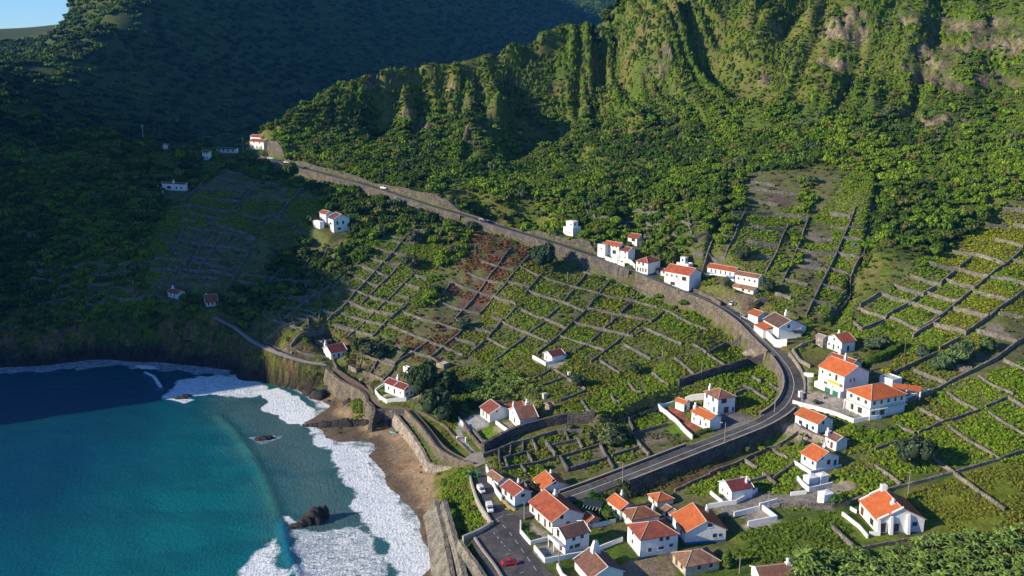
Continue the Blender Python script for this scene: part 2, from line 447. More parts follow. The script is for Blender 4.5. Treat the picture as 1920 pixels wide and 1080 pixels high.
def resample(pl, step):
    """centripetal smooth polyline through 3D points"""
    P = [np.array(p, float) for p in pl]
    P = [2 * P[0] - P[1]] + P + [2 * P[-1] - P[-2]]
    out = []
    for k in range(1, len(P) - 2):
        p0, p1, p2, p3 = P[k - 1:k + 3]
        n = max(1, int(np.linalg.norm(p2 - p1) / step))
        for i in range(n):
            t = i / n
            out.append(0.5 * ((2 * p1) + (-p0 + p2) * t + (2 * p0 - 5 * p1 + 4 * p2 - p3) * t * t + (-p0 + 3 * p1 - 3 * p2 + p3) * t ** 3))
    out.append(P[-2])
    return np.array(out)
def carve_line(line, half, blend, off=-0.12):
    js, is_ = subgrid(line[:, 0], line[:, 1], half + blend + 3)
    X = XX[js, is_]; Y = YY[js, is_]
    best = np.full(X.shape, 1e9); bz = np.zeros(X.shape)
    for k in range(len(line) - 1):
        a, b = line[k], line[k + 1]
        d, t = seg_dist(X, Y, a[0], a[1], b[0], b[1])
        m = d < best
        best = np.where(m, d, best); bz = np.where(m, a[2] + t * (b[2] - a[2]), bz)
    w = 1 - smooth(half, half + blend, best)
    HH[js, is_] = HH[js, is_] * (1 - w) + w * (bz + off)

ROAD = resample([PZ(*p) for p in ROAD_PTS], 3.0)
STREET = resample([PZ(*p) for p in STREET_PTS], 2.5)
def normals2(line):
    T = np.gradient(line[:, :2], axis=0)
    T /= np.linalg.norm(T, axis=1)[:, None] + 1e-9
    return np.c_[T[:, 1], -T[:, 0]]          # to the right of travel
RN = normals2(ROAD)
# the road starts far away and runs towards us: its right-hand side (screen left / below) looks to the sea
# ================================================================== CARVING: road bench, street, pads
def poly_px(pl, z=None):
    return [PZ(x, y, z) if z is not None else G(x, y) for x, y in pl]
def side_drop(line, n2, side, prof, reach):
    """lower (or raise) the natural ground on one side of the road so that it stands on a wall"""
    js, is_ = subgrid(line[:, 0], line[:, 1], reach + 4)
    X = XX[js, is_]; Y = YY[js, is_]
    best = np.full(X.shape, 1e9); sd = np.zeros(X.shape); pr = np.zeros(X.shape)
    for k in range(len(line) - 1):
        a, b = line[k], line[k + 1]
        d, t = seg_dist(X, Y, a[0], a[1], b[0], b[1])
        m = d < best
        s_ = (X - a[0]) * n2[k, 0] + (Y - a[1]) * n2[k, 1]
        best = np.where(m, d, best); sd = np.where(m, s_, sd); pr = np.where(m, prof[k], pr)
    w = (1 - smooth(3.0, reach, best)) * (sd * side > 0)
    HH[js, is_] -= pr * w
nR = len(ROAD)
# parameter of every road sample in terms of the traced points
_key = [PZ(*p) for p in ROAD_PTS]
_kp = [int(np.argmin(np.hypot(ROAD[:, 0] - k[0], ROAD[:, 1] - k[1]))) for k in _key]
def prof(vals):
    return np.interp(np.arange(nR), _kp, vals)
#            455 488 520 560 600 700 800 880 950 1050 1130 1200 1270 1340 1392 1430 1462 1484 1488 1472 1432 1380 1300 1200 1100 1060
SEA_DROP = prof([1, 1.5, 2.5, 3.5, 4.5, 3.6, 2, 2.5, 3.5, 4.2, 4.2, 4.2, 4, 3.5, 4, 3.5, 2.6, 2.2, 2.0, 1.6, 1.0, 0.6, 0.6, 0.6, 0.5, 0])
HILL_DROP = prof([0, -1.6, -1.4, -1.3, -1.2, -1, -1, -.9, -.8, -.8, -1.2, -0.8, -0.5, -1, -0.8, -0.3, -0.5, 0, 0.3, 1.0, 2.0, 2.4, 2.4, 1.8, 1.2, 0])
side_drop(ROAD, RN, 1, SEA_DROP, 26)
side_drop(ROAD, RN, -1, HILL_DROP, 20)
HALF = 3.0
carve_line(ROAD, HALF + 0.25, 1.2, -0.15)

beach_poly = poly_px([(612, 800), (700, 862), (742, 915), (782, 975), (822, 1050), (838, 1100), (842, 1060), (830, 985), (812, 905), (770, 845), (738, 800), (700, 797), (650, 790)], None)
SAND_MASK_PX = [(560, 800), (640, 780), (600, 740), (640, 745), (660, 775), (695, 790), (745, 792), (812, 880), (842, 1100), (700, 1100), (560, 850)]
# flat, built ground (px, py) at a height
PADS = [
 ([(893, 872), (912, 872), (925, 905), (945, 937), (968, 955), (978, 975), (978, 1000), (1003, 1040), (1040, 1082), (1060, 1110), (935, 1110), (883, 1014), (922, 988), (916, 955), (900, 925)], 8.8, 1.2),
 ([(882, 852), (905, 846), (912, 868), (893, 876), (868, 862)], 9.3, 1.2),
 ([(575, 792), (640, 800), (660, 797), (612, 776)], 0.5, 4.0),
]
PAD_PL = []
for zp_, bl_ in (([PZ(824,938,4.7),PZ(838,936,4.7),PZ(884,1100,4.8),PZ(858,1100,4.8)], .8), ([PZ(842,940,6.5),PZ(862,1008,6.5),PZ(868,1013,6.3),PZ(925,1100,6.2),PZ(884,1100,6.4)], .8),
                ([PZ(748,772,5.1),PZ(762,769,5.1),PZ(790,796,5.1),PZ(826,842,5.2),PZ(864,866,6.0),PZ(850,873,5.6),PZ(810,866,5.1),PZ(778,814,5.1)], .8)):
    flatten_poly(zp_, bl_)
flatten_poly([PZ(703,766,7.2),PZ(756,770,7.0),PZ(743,789,1.7),PZ(698,798,1.5)], .8, -1.0)
flatten_poly([PZ(697,801,1.3),PZ(762,792,1.7),PZ(768,806,1.7),PZ(700,815,1.2)], 1.5)
# earth bank under the upper vineyards, two deep stone gullies on the hillside
flatten_poly([PZ(1118,800,11.4),PZ(1165,792,11.6),PZ(1240,768,12.6),PZ(1262,762,13.0),PZ(1250,790,12.6),PZ(1180,814,11.4),PZ(1120,814,11.0)], 3.0)
flatten_poly([PZ(1118,781,15.4),PZ(1160,766,16.2),PZ(1215,742,17.6),PZ(1268,722,18.6),PZ(1262,712,18.8),PZ(1205,731,17.9),PZ(1150,754,16.7),PZ(1112,771,15.7)], 2.0)
for gpx in ([(1314,517),(1336,453),(1356,398),(1367,370),(1372,345)], [(1560,600),(1584,570),(1597,545),(1598,523),(1623,481),(1634,420),(1648,364),(1650,318)]):
    GL = resample([G(*p) for p in gpx], 2.5); GL[1:-1, 2] = (GL[:-2, 2] + GL[2:, 2]) / 2
    carve_line(GL, 1.3, 1.6, -3.2)
for pl, z, bl in PADS:
    P = [PZ(x, y, z) for x, y in pl]
    flatten_poly(P, bl); PAD_PL.append(P)
# promenade above the beach
PROM = resample([PZ(*p) for p in [(622,680,9.2),(640,702,8.6),(668,720,8.2),(696,742,7.8),(720,762,7.2),(762,768,7.0),(790,794,7.0),(826,838,7.6),(866,862,8.6),(898,866,9.3)]], 2.0)
carve_line(PROM, 0.9, 1.1, -0.05)
UPATH = resample([PZ(*p) for p in [(300,575,21.5),(360,582,20.6),(400,594,19.2),(440,614,16),(478,642,13.2),(520,662,12.4),(570,678,10.6),(612,684,9.6)]], 2.5)
carve_line(UPATH, 1.5, 2.0, -0.05)
LANE = resample([G(*p) for p in [(862,805),(872,826),(888,846),(900,860)]], 2.0)

# ------------------------------------------------------------------ houses stand on pads: the list is used here and again when they are built
# (key, C, L, R, wall-top y at C, roof, opts)  C = nearest foot corner, L/R = far ends of the left / right hand wall feet, all in picture points
HOUSES = [
 ('corner', (965,952),(941,933),(996,943),930,'gy','rust', dict(lab="white corner house with red-brown roof and blue windows facing the two white cars", wl=[(.3,1.6,1.3,1.3,'b'),(.75,1.6,1.3,1.3,'b')], wr=[(.5,2.5,1.2,.9,'b')], ch=(.72,.62,'r'), plinth='blue')),
 ('oldwing', (934,917),(914,893),(952,909),903,'gy','old', dict(lab="low white house with patchy old brown tiles at the head of the parking lane", wl=[(.5,1.0,1.0,1.6,'d')])),
 ('orange1', (1018,930),(1001,909),(1064,921),917,'gy','orange', dict(lab="white house with orange roof squeezed between the main road and a leafy garden tree", wr=[(.45,3.0,1.2,1.4,'b')], ch=(.6,.75,'r'))),
 ('long', (1035,1000),(993,968),(1094,987),978,'gy','red', dict(lab="long white house with broad red roof and tall round chimney beside the sunny front terrace", wl=[(.15,1.2,1,1.4,'n'),(.42,.1,1,2.2,'n'),(.7,.1,1,2.2,'n'),(.9,1.2,1,1.4,'n')], wr=[(.3,3.4,1,1.2,'n'),(.5,.2,1,2.0,'n')], ch=(.62,.72,'R'))),
 ('pink', (1102,992),(1090,978),(1124,983),978,'gy','red', dict(lab="small salmon pink annex with red roof next to the green hedge", wall='pink', wr=[(.3,1.0,.9,1.0,'w')])),
 ('whitebox', (1060,1041),(1037,1024),(1104,1030),1009,'gx','dark', dict(lab="two-storey white house with dark brown roof and roadside patio, nearest the red car", wl=[(.4,3.4,1.3,1.9,'n'),(.6,.3,1.6,2,'n')], wr=[(.35,4.4,1.0,1.2,'g'),(.7,4.6,1.0,1.2,'g'),(.25,1.2,1,1,'g'),(.5,1.2,1.6,1,'g')], balc=1)),
 ('bottom', (1108,1102),(1077,1070),(1168,1090),1084,'gy','brown', dict(lab="white house with brown roof and broad stepped chimney cut by the lower picture edge", ch=(.55,.8,'B'))),
 ('hip', (1200,1045),(1176,1019),(1270,1036),1011,'hip','rust', dict(lab="large two-storey white house with dark red hipped roof in the middle of the village", wl=[(.4,1.2,1,1.2,'g'),(.4,4.2,1,1.2,'g')], wr=[(.25,1.0,1,1.2,'g'),(.55,1.2,1.5,.9,'g'),(.55,4.4,1,1.2,'g'),(.72,4.4,1,1.2,'g'),(.82,1.5,1,.9,'g')])),
 ('mid', (1184,992),(1166,974),(1236,984),974,'hip','rust2', dict(lab="white house with brown hipped roof tucked behind the large hipped house", wl=[(.5,2.8,.9,1.1,'w')], ch=(.88,.3,'r'))),
 ('orange2', (1162,975),(1139,950),(1191,964),955,'gy','orange', dict(lab="white house with bright orange gable roof and round chimney beside the dry yard", wl=[(.3,1,1,1.2,'b'),(.7,1,1,1.2,'b')], ch=(.8,.85,'r'))),
 ('pyramid', (1232,950),(1216,937),(1262,944),940,'hip','orange', dict(lab="little square house with orange pyramid roof at the field edge")),
 ('brownlow', (1258,975),(1242,960),(1274,966),963,'gy','old', dict(lab="low outbuilding with old brown tiles between the pyramid roof and the wide gabled house", wl=[(.5,.5,.9,1.4,'n')])),
 ('wide', (1284,1021),(1261,995),(1360,1019),998,'gy','orange', dict(lab="wide gabled house with salmon and orange roof and a blue band along its foot", wr=[(.6,4.2,1.2,1.3,'g'),(.72,1.2,1.1,1.2,'g'),(.86,1.3,.9,1.0,'g')], wl=[(.3,1.4,.9,1.1,'g'),(.7,1.4,.9,1.1,'g')], ch=(.75,.7,'r'), plinth='blue')),
 ('stone', (1285,1080),(1261,1052),(1348,1067),1062,'hip','old', dict(lab="weathered stone house with mottled brown hipped roof beside a cypress", wall='stonewash', wl=[(.3,.2,1,1.9,'n'),(.7,.8,.9,1,'n')], wr=[(.4,1,.9,1,'n'),(.75,1,.9,1,'n')])),
 ('cutoff', (1425,1098),(1408,1078),(1487,1092),1082,'gx','brown', dict(lab="brown tiled roof with a tall white chimney peeping in at the bottom edge", ch=(.95,.5,'R'))),
 ('maroon', (1371,940),(1348,920),(1410,931),920,'gx','maroon', dict(lab="white two-storey house with maroon roof above the grey yard", wl=[(.3,3.6,.8,.9,'w'),(.3,1,.8,.9,'w'),(.7,1,.8,.9,'w')], ch=(.85,.25,'r'))),
 ('bluewin', (1529,886),(1501,869),(1571,875),864,'gy','orange', dict(lab="white house with orange roof and small bright blue windows above the water tanks", wl=[(.25,1.8,.9,1.1,'B'),(.78,1.8,.9,1.1,'B')], wr=[(.25,3.6,.9,1.1,'b'),(.55,1.6,1.2,1.4,'b'),(.85,.8,1,1.8,'B')], ch=(.75,.6,'R'), rw=.62)),
 ('smallup', (1567,846),(1546,833),(1587,840),827,'gy','brown', dict(lab="small white cottage with brown roof just above the blue-windowed house", wl=[(.6,.2,1,2,'n'),(.3,1.2,.8,1,'w')], ch=(.1,.9,'R'))),
 ('orange3', (1532,816),(1490,795),(1560,806),794,'gy','orange', dict(lab="long single-storey white house with orange roof below the white terrace on the bend", wl=[(.25,1.2,1.4,1.2,'b'),(.55,.2,.9,2,'b'),(.8,1.2,1,1.1,'B')], wr=[(.35,3,.9,1.2,'b')], plinth='pink')),
 ('bighip', (1630,786),(1585,764),(1695,772),750,'hip','orange', dict(lab="biggest white two-storey house with wide orange hipped roof and green railings", wl=[(.2,4.2,1.2,1.3,'g'),(.5,4.2,1.2,1.3,'g'),(.8,4.2,1.2,1.3,'g'),(.25,.5,1.8,2,'g'),(.6,.5,1.8,2,'g')], wr=[(.1,4.4,.8,1.2,'G'),(.3,4.4,.8,1.2,'G'),(.5,4.4,.8,1.2,'G'),(.7,4.4,.8,1.2,'G'),(.88,4.4,.8,1.2,'G'),(.1,1.2,1.2,1.2,'g'),(.35,.6,1.8,1.8,'g')], band=1)),
 ('tall', (1580,744),(1533,716),(1626,728),705,'gy','orange', dict(lab="tall white house with orange roof and yellow balcony behind the big hipped house", wl=[(.15,5,.8,1,'G'),(.45,5,.8,1,'G'),(.7,4.4,1,2,'G'),(.3,1.6,1.6,1,'G'),(.6,.2,1,2,'n')], wr=[(.25,4.6,.7,1.2,'w'),(.4,4.6,.7,1.2,'w')], ch=(.85,.8,'r'), balc=2)),
 ('behind', (1592,702),(1549,688),(1614,696),686,'gy','red', dict(lab="low white house with red roof and pointed white chimney behind the tall balcony house", ch=(.7,.8,'R'))),
 ('flatwhite', (1672,729),(1648,719),(1690,723),714,'flat','', dict(lab="flat-roofed white block between the big hipped house and the carport")),
 ('flagstone', (1542,651),(1529,645),(1552,647),634,'gy','grey', dict(lab="grey stone-faced annex adjoining the white red-roofed house above the bend", wall='greystone', wl=[(.5,.4,.8,1.8,'w')], wr=[(.5,2.6,.8,.9,'w')])),
 ('white24', (1577,662),(1548,647),(1602,655),642,'gx','red', dict(lab="white house with dark red roof and green windows above the road bend", wl=[(.5,3.6,.8,1,'G'),(.2,1.2,.8,1,'G'),(.5,.2,.9,2,'G'),(.8,1.2,.8,1,'G')], wr=[(.5,.3,1,2,'G')], ch=(.45,.6,'R'))),
 ('roadside', (1459,636),(1430,622),(1502,634),614,'gy','dark', dict(lab="white roadside house with brown roof and dark awning over its terrace", wr=[(.42,4.0,1.0,1.3,'b')], ch=(.85,.8,'R'), awn=1)),
 ('littleroad', (1420,609),(1402,600),(1440,604),593,'gy','orange', dict(lab="little white house with orange roof beside the silver parked car", wr=[(.6,.3,1.2,1.9,'n')])),
 ('bluebase', (1291,548),(1245,531),(1313,521),516,'gy','red', dict(lab="large white roadside house with blue foot and narrow red-brown roof", wl=[(.1,5.2,.9,1,'g'),(.3,5.2,.9,1,'g'),(.5,5.2,.9,1,'g'),(.8,4.4,2.2,1.8,'g'),(.35,1.6,2.4,1.6,'w')], plinth='blue')),
 ('turret', (1290,511),(1268,503),(1299,506),497,'flat','', dict(lab="white flat-roofed upper block carrying a small roof turret", turret=1)),
 ('leftsmall', (1249,518),(1231,514),(1256,513),509,'gy','rust2', dict(lab="small white cottage with brown roof left of the large blue-footed house", wl=[(.3,1,.8,1,'n'),(.75,1,.8,1,'n')])),
 ('hipblue', (1214,517),(1192,509),(1237,492),493,'hip','rust', dict(lab="white roadside house with small hipped roof and a row of tall ground-floor windows", wl=[(.15,1.2,.8,1.8,'g'),(.38,1.2,.8,1.8,'g'),(.6,1.2,.8,1.8,'g'),(.85,1.2,.8,1.8,'g'),(.25,4.2,1,1.1,'w'),(.6,4.0,1.1,1.5,'w')], plinth='blue')),
 ('cubeleft', (1134,486),(1120,479),(1144,480),461,'flat','', dict(lab="narrow white flat-roofed tower end of the roadside cluster", wl=[(.5,4,.8,1,'w')], plinth='blue')),
 ('longback', (1160,482),(1132,472),(1172,472),462,'gy','orange', dict(lab="long white house with narrow orange roof in the cluster above the road", wl=[(.15,4.6,.7,.7,'n'),(.38,4.6,.7,.7,'n'),(.6,4.6,.7,.7,'n'),(.82,4.6,.7,.7,'n'),(.7,1,2,1.8,'g')])),
 ('frontgable', (1177,491),(1156,485),(1190,477),471,'gy','rust', dict(lab="white two-storey gabled house with blue windows standing over the road wall", wl=[(.2,4,.8,1.1,'b'),(.75,4,.8,1.1,'b'),(.2,1,.8,1.2,'b'),(.75,1,.8,1.2,'b')])),
 ('upright', (1194,461),(1177,457),(1208,449),447,'gy','red', dict(lab="white house with red roof and front terrace, uphill behind the roadside cluster", wl=[(.6,1.8,2,1.5,'g')])),
 ('towercot', (1074,443),(1056,440),(1089,431),429,'flat','', dict(lab="lone white cube house stepped in two blocks above the road", wl=[(.3,1,.7,1,'w'),(.7,1,.7,1,'w')], upper=1)),
 ('porch', (1376,521),(1326,514),(1387,512),509,'gy','red', dict(lab="long porch house with broad red-brown roof and blue foot above the stone yard", wl=[(.15,.4,.8,1.8,'w'),(.32,.4,.8,1.8,'w'),(.5,.4,.8,1.8,'w'),(.68,.4,.8,1.8,'w'),(.85,.4,.8,1.8,'w')], plinth='blue')),
 ('whitelong', (1421,537),(1378,531),(1430,527),521,'gy','brown', dict(lab="long low white house with brown roof, right of the porch house", wl=[(.15,1.4,.8,.9,'n'),(.4,1.4,.8,.9,'n'),(.62,1.4,.8,.9,'n'),(.85,1.4,.8,.9,'n')])),
 ('greyroof', (1412,552),(1374,544),(1421,546),544,'gy','old', dict(lab="low white shed with grey-brown roof below the long low house", wl=[(.5,.8,1.2,1,'n'),(.8,.8,.8,1,'n')])),
 ('beach', (758,748),(722,731),(776,741),730,'gy','maroon', dict(lab="white house with dark red roof standing over the boat stairs beside the big trees", wl=[(.2,1.2,.8,1.2,'b'),(.5,.6,.9,1.8,'b'),(.8,1.2,.8,1.2,'w')], wr=[(.3,1,.8,1,'b'),(.3,3.2,.8,1,'b'),(.75,1,.8,1,'b')], ch=(.9,.75,'R'), ribr=1)),
 ('whitehut', (764,699),(756,696),(770,695),691,'flat','', dict(lab="tiny white flat-topped hut behind the dark red-roofed beach house")),
 ('pathhouse', (621,674),(607,664),(650,668),661,'gx','maroon', dict(lab="low white house with dark red roof beside the cliff path", wr=[(.2,.9,.7,1,'b'),(.5,.2,.8,1.8,'b'),(.8,.9,.7,1,'b')], ch=(.1,.9,'R'))),
 ('ruin1', (605,650),(591,645),(623,642),641,'ruin','', dict(lab="roofless stone ruin above the house by the cliff path", wall='ruinstone')),
 ('ruin2', (668,699),(653,690),(680,695),692,'ruin','', dict(lab="small roofless ruin in the bare plot behind the promenade", wall='ruinstone')),
 ('compound', (918,792),(901,779),(958,784),776,'gy','rust', dict(lab="white house with dark red roof and blue shaded terrace at the lane end", wl=[(.3,.6,.9,1.8,'G'),(.7,.6,.9,1.8,'G')], wr=[(.35,3,.7,.8,'g')])),
 ('wingred', (956,782),(942,772),(984,775),769,'gx','orange', dict(lab="white wing with long orange-red roof and rounded chimney", ch=(.35,.2,'r'))),
 ('darkroof', (975,806),(955,790),(1008,802),786,'gx','brown', dict(lab="white house with dark brown roof over a round-cornered terrace and lawn", wl=[(.3,3,.8,.9,'w'),(.5,.6,1.2,1.8,'w')], wr=[(.4,2,1.6,.4,'w')], ch=(.95,.9,'R'))),
 ('fieldhouse', (1035,680),(1020,673),(1058,675),668,'gx','maroon', dict(lab="solitary white house with dark red roof amid the vineyard slope", wl=[(.35,.4,.7,1.6,'w')])),
 ('shed1', (1030,771),(1022,766),(1036,768),760,'gx','red', dict(lab="tiny stone shed with red roof in the garden corner", wall='ruinstone')),
 ('greyhut', (832,692),(818,688),(843,688),685,'flat','', dict(lab="low grey hut half hidden behind the big dark trees", wall='greystone')),
 ('blue2', (1345,778),(1319,761),(1377,771),748,'hip','brown', dict(lab="two-storey white house with dark hipped roof and vivid blue shutters inside the bend", wl=[(.2,4.2,1,1.6,'B'),(.65,4.2,1,1.6,'B'),(.35,2,.9,.5,'B'),(.75,.2,1,1.9,'B')], wr=[(.35,3.8,2,1.6,'b'),(.5,.2,1.8,2,'n'),(.9,.4,.8,1.4,'B')], ch=(.2,.85,'r'))),
 ('front2', (1330,808),(1296,792),(1351,803),787,'gy','orange', dict(lab="white two-storey house with narrow orange roof facing the red brick courtyard", wl=[(.15,.9,.8,1.2,'w'),(.5,.3,.8,1.9,'g'),(.8,.9,.7,1.2,'g'),(.25,3.8,.8,1,'w'),(.7,3.8,.8,1,'w')], ch=(.3,1.,'R'))),
 ('annex2', (1282,772),(1266,765),(1293,768),757,'gy','orange', dict(lab="small white annex with orange roof and rounded front on the brick courtyard", wr=[(.3,.2,.7,1.8,'G')])),
 ('villa', (1643,999),(1610,970),(1731,1003),974,'gy','orange', dict(lab="detached white house with broad orange roof, stepped parapets and chunky buttresses", wl=[(.18,.3,1.7,2.1,'n'),(.72,.6,1.9,1.7,'n')], wr=[(.12,.2,1.6,2.3,'n'),(.28,1.2,1,1.2,'g'),(.42,.2,1.2,2.2,'n'),(.66,1.6,1.0,1.2,'g'),(.8,1.6,1.3,1.2,'g')], villa=1, ch=(.42,.3,'R'))),
 ('tank1', (1516,913),(1505,903),(1533,907),898,'flat','', dict(lab="pale concrete water tank, left one of the pair below the blue-windowed house", tank=1)),
 ('tank2', (1538,910),(1528,900),(1553,903),894,'flat','', dict(lab="pale concrete water tank, right one of the pair below the blue-windowed house", tank=1)),
 ('tank3', (1544,948),(1532,938),(1561,942),929,'flat','', dict(lab="small whitewashed garage with flat grey roof by the round bush", tank=1)),
 ('farmain', (626,436),(610,432),(656,413),411,'gy','dark', dict(lab="white gabled house with a porch on the wooded slope left of the vineyards", wl=[(.3,.5,.8,1.5,'B'),(.7,.5,.8,1.5,'B'),(.5,3.2,2.4,1.2,'g')], wr=[(.25,3.6,1,1.6,'b'),(.6,3.6,1,1.6,'b'),(.35,1,1.8,1.2,'g')])),
 ('farleft', (612,421),(600,418),(626,410),401,'gy','rust', dict(lab="narrow two-storey white wing with flat red top beside the porch house", wl=[(.25,4,.6,.9,'g'),(.7,4,.6,.9,'g'),(.25,1,.6,.9,'g'),(.7,1,.6,.9,'g')])),
 ('cistern', (600,429),(587,425),(608,421),417,'flat','', dict(lab="low round-cornered white cistern in the bushes", tank=1)),
 ('shade1', (348,358),(301,356),(352,355),345,'gy','dark', dict(lab="white house with big windows on a raised terrace in the deep shade", wl=[(.3,.8,2.4,1.5,'g'),(.62,.8,1,1.4,'g'),(.82,.8,1,1.4,'g')], ch=(.2,.5,'R'))),
 ('cornerfar', (393,300),(380,298),(397,295),285,'gy','rust', dict(lab="tall white end house with red roof at the left of the hamlet on the ridge", wl=[(.3,3.4,.7,1,'b'),(.7,3.4,.7,1,'b'),(.3,.6,.7,1,'b'),(.7,.6,.7,1,'b')])),
 ('gablefar', (444,287),(396,288),(447,285),279,'gy','dark', dict(lab="long white gabled villa on the ridge in the shade", wl=[(.1,.8,1,1.5,'g'),(.28,.8,1,1.5,'g'),(.46,.8,1,1.5,'g'),(.64,.8,1,1.5,'g'),(.85,.8,1,1.5,'g')])),
 ('ridgehouse', (495,281),(468,277),(507,275),266,'gy','red', dict(lab="sunlit white house with arcades where the road leaves the ridge", wl=[(.2,.6,1,1.8,'g'),(.5,.6,1,1.8,'g'),(.8,.6,1,1.8,'g'),(.3,3.6,1,1.1,'b'),(.7,3.6,1,1.1,'b')])),
 ('ridgeupper', (489,270),(470,266),(499,264),257,'gy','rust', dict(lab="upper white house with red roof stepping up behind the arcaded one", wl=[(.3,1,.8,1,'b'),(.7,1,.8,1,'b')])),
 ('farshed', (306,279),(287,275),(315,276),273,'gy','rust', dict(lab="small blue-white farmhouse at the far left end of the ridge")),
 ('cottA', (334,561),(315,557),(348,553),551,'gy','red', dict(lab="white cottage with red roof in the shade above the sea cliff, left one", wl=[(.3,.8,.7,1,'b'),(.65,.4,.7,1.5,'b')], ch=(.6,.9,'R'))),
 ('cottB', (387,575),(381,570),(409,569),567,'gx','red', dict(lab="white cottage with red roof in the shade above the sea cliff, right one", wr=[(.2,.6,.7,1.2,'b'),(.55,.6,.7,1.2,'b'),(.85,.6,.7,1.2,'b')], ch=(.15,.6,'R'))),
]
TURN = dict(farmain=32, farleft=42, cistern=40, shade1=72, cornerfar=68, gablefar=74, ridgehouse=54, ridgeupper=54, farshed=20, towercot=42, cottA=54, cottB=24,
            bluebase=46, turret=46, leftsmall=46, hipblue=46, cubeleft=46, longback=46, frontgable=46, upright=46, porch=46, whitelong=46, greyroof=44, whitehut=45, fieldhouse=35)
LIM = dict(bluebase=(12, 18), longback=(9, 16), porch=(9, 18), whitelong=(9, 16), greyroof=(8, 13), farmain=(13, 7), gablefar=(7, 17), cornerfar=(6, 7), ridgehouse=(9, 13), ridgeupper=(8, 10), hipblue=(11, 9), frontgable=(9, 8), farshed=(10, 7), shade1=(8, 15), fieldhouse=(8, 6))
def house_frame(spec):
    key, C, L, Rr, topy = spec[:5]
    c = G(*C); z0 = c[2]
    l = PZ(L[0], L[1], z0); r = PZ(Rr[0], Rr[1], z0)
    ta = math.atan2(l[1] - c[1], l[0] - c[0]); tb = math.atan2(r[1] - c[1], r[0] - c[0])
    d = ((ta - tb) + math.pi * 2) % (math.pi * 2)
    th = tb + (d - math.pi / 2) / 2
    if key in TURN: th = R(TURN[key])
    dep = c[1] * _cp + (CAM_H - z0) * _sp
    uR = (Rr[0] - 960) / FPX; uL = (L[0] - 960) / FPX
    lb = (uR * dep - c[0]) / (math.cos(th) - uR * math.sin(th) * _cp)
    la = (uL * dep - c[0]) / (-math.sin(th) - uL * math.cos(th) * _cp)
    if key in TURN:
        lb = min(lb, LIM.get(key, (11, 9))[0]); la = min(abs(la), LIM.get(key, (11, 9))[1])
    dr = ray(C[0], topy)
    tt = math.hypot(c[0], c[1]) / math.hypot(dr[0], dr[1])
    h = CAM_H + dr[2] * tt - z0
    return c, th, lb, la, h, z0
FRAMES = {}
for sp in HOUSES:
    c, th, lb, la, h, z0 = house_frame(sp)
    e1 = np.array([math.cos(th), math.sin(th)]); e2 = np.array([-math.sin(th), math.cos(th)])
    c2 = np.array(c[:2])
    lo, hi = -1.0, 1.0
    if sp[0] in ('shade1', 'cornerfar', 'gablefar', 'farmain', 'farleft', 'farshed', 'cottA', 'cottB', 'ridgehouse'): lo, hi = -5.0, 2.0
    poly = [tuple(c2 + e1 * a + e2 * b) + (z0,) for a, b in ((lo, lo), (lb + hi, lo), (lb + hi, la + hi), (lo, la + hi))]
    FRAMES[sp[0]] = (c, th, lb, la, h, z0)
    if sp[0] not in ('oldwing',):
        flatten_poly(poly, 2.5, -0.06)

# ---- bare cliff bands on the mountain
CLIFFS = [(1590,55,30,22),(1555,60,14,14),(1610,30,16,14),(1700,35,22,10),(1780,50,34,14),(1850,55,44,18),(1900,70,30,24),(1570,118,24,12),(1250,105,12,18),(1240,140,14,8),(1740,110,22,18),(1715,140,18,16),(1850,150,26,16),(1780,160,18,16),(1810,90,40,8),(1720,225,40,8),(1437,150,10,10),(865,200,16,10),(790,235,18,10),(880,245,16,12),(760,215,14,8),(690,160,12,9),(730,140,10,8),(845,165,9,8),(1790,225,20,8)]
ROCKM = np.zeros_like(HH)
for px, py, rx, ry in CLIFFS:
    w = G(px, py); t = math.dist(w, (0, 0, CAM_H)); ax = rx * t / FPX; ay = ry * t / FPX
    q = ((XX - w[0]) / ax) ** 2 + ((HH - w[2]) / ay) ** 2 + (np.maximum(np.abs(YY - w[1]) - 25, 0) / 12) ** 2
    ROCKM = np.maximum(ROCKM, 1 - smooth(.6, 1.3, q + 3.4 * (fbm(XX / 7, HH / 5, 4, 81) - .5)))
ROCKM = ROCKM * (YY > 400)
HH = HH + ROCKM * (9.0 * (fbm(XX / 4.2, YY / 40, 4, 82) - .5) + 5.0 * (fbm(XX / 12, HH / 9, 2, 84) - .5))

# ================================================================== GROUND SHEET
grass_yards = []
V = np.c_[XX.ravel(), YY.ravel(), HH.ravel()]
idx = np.arange(NX * NY).reshape(NY, NX)
F = np.stack([idx[:-1, :-1], idx[:-1, 1:], idx[1:, 1:], idx[1:, :-1]], -1).reshape(-1, 4)
gy, gx = np.gradient(HH, GY, GX)
SL = np.sqrt(gx ** 2 + gy ** 2)

def C3(a): return np.array(a, float)[None, None, :]
n1 = fbm(XX / 9, YY / 9, 4, 61)[..., None]; n2 = fbm(XX / 40, YY / 40, 3, 62)[..., None]; n3 = fbm(XX / 3, YY / 3, 3, 63)[..., None]
col = C3((.072, .115, .018)) * (1 - smooth(.45, .62, n2)) + C3((.115, .135, .028)) * smooth(.45, .62, n2)
col = col * (1 - .5 * smooth(.5, .7, n1)) + C3((.13, .10, .06)) * .5 * smooth(.5, .7, n1)
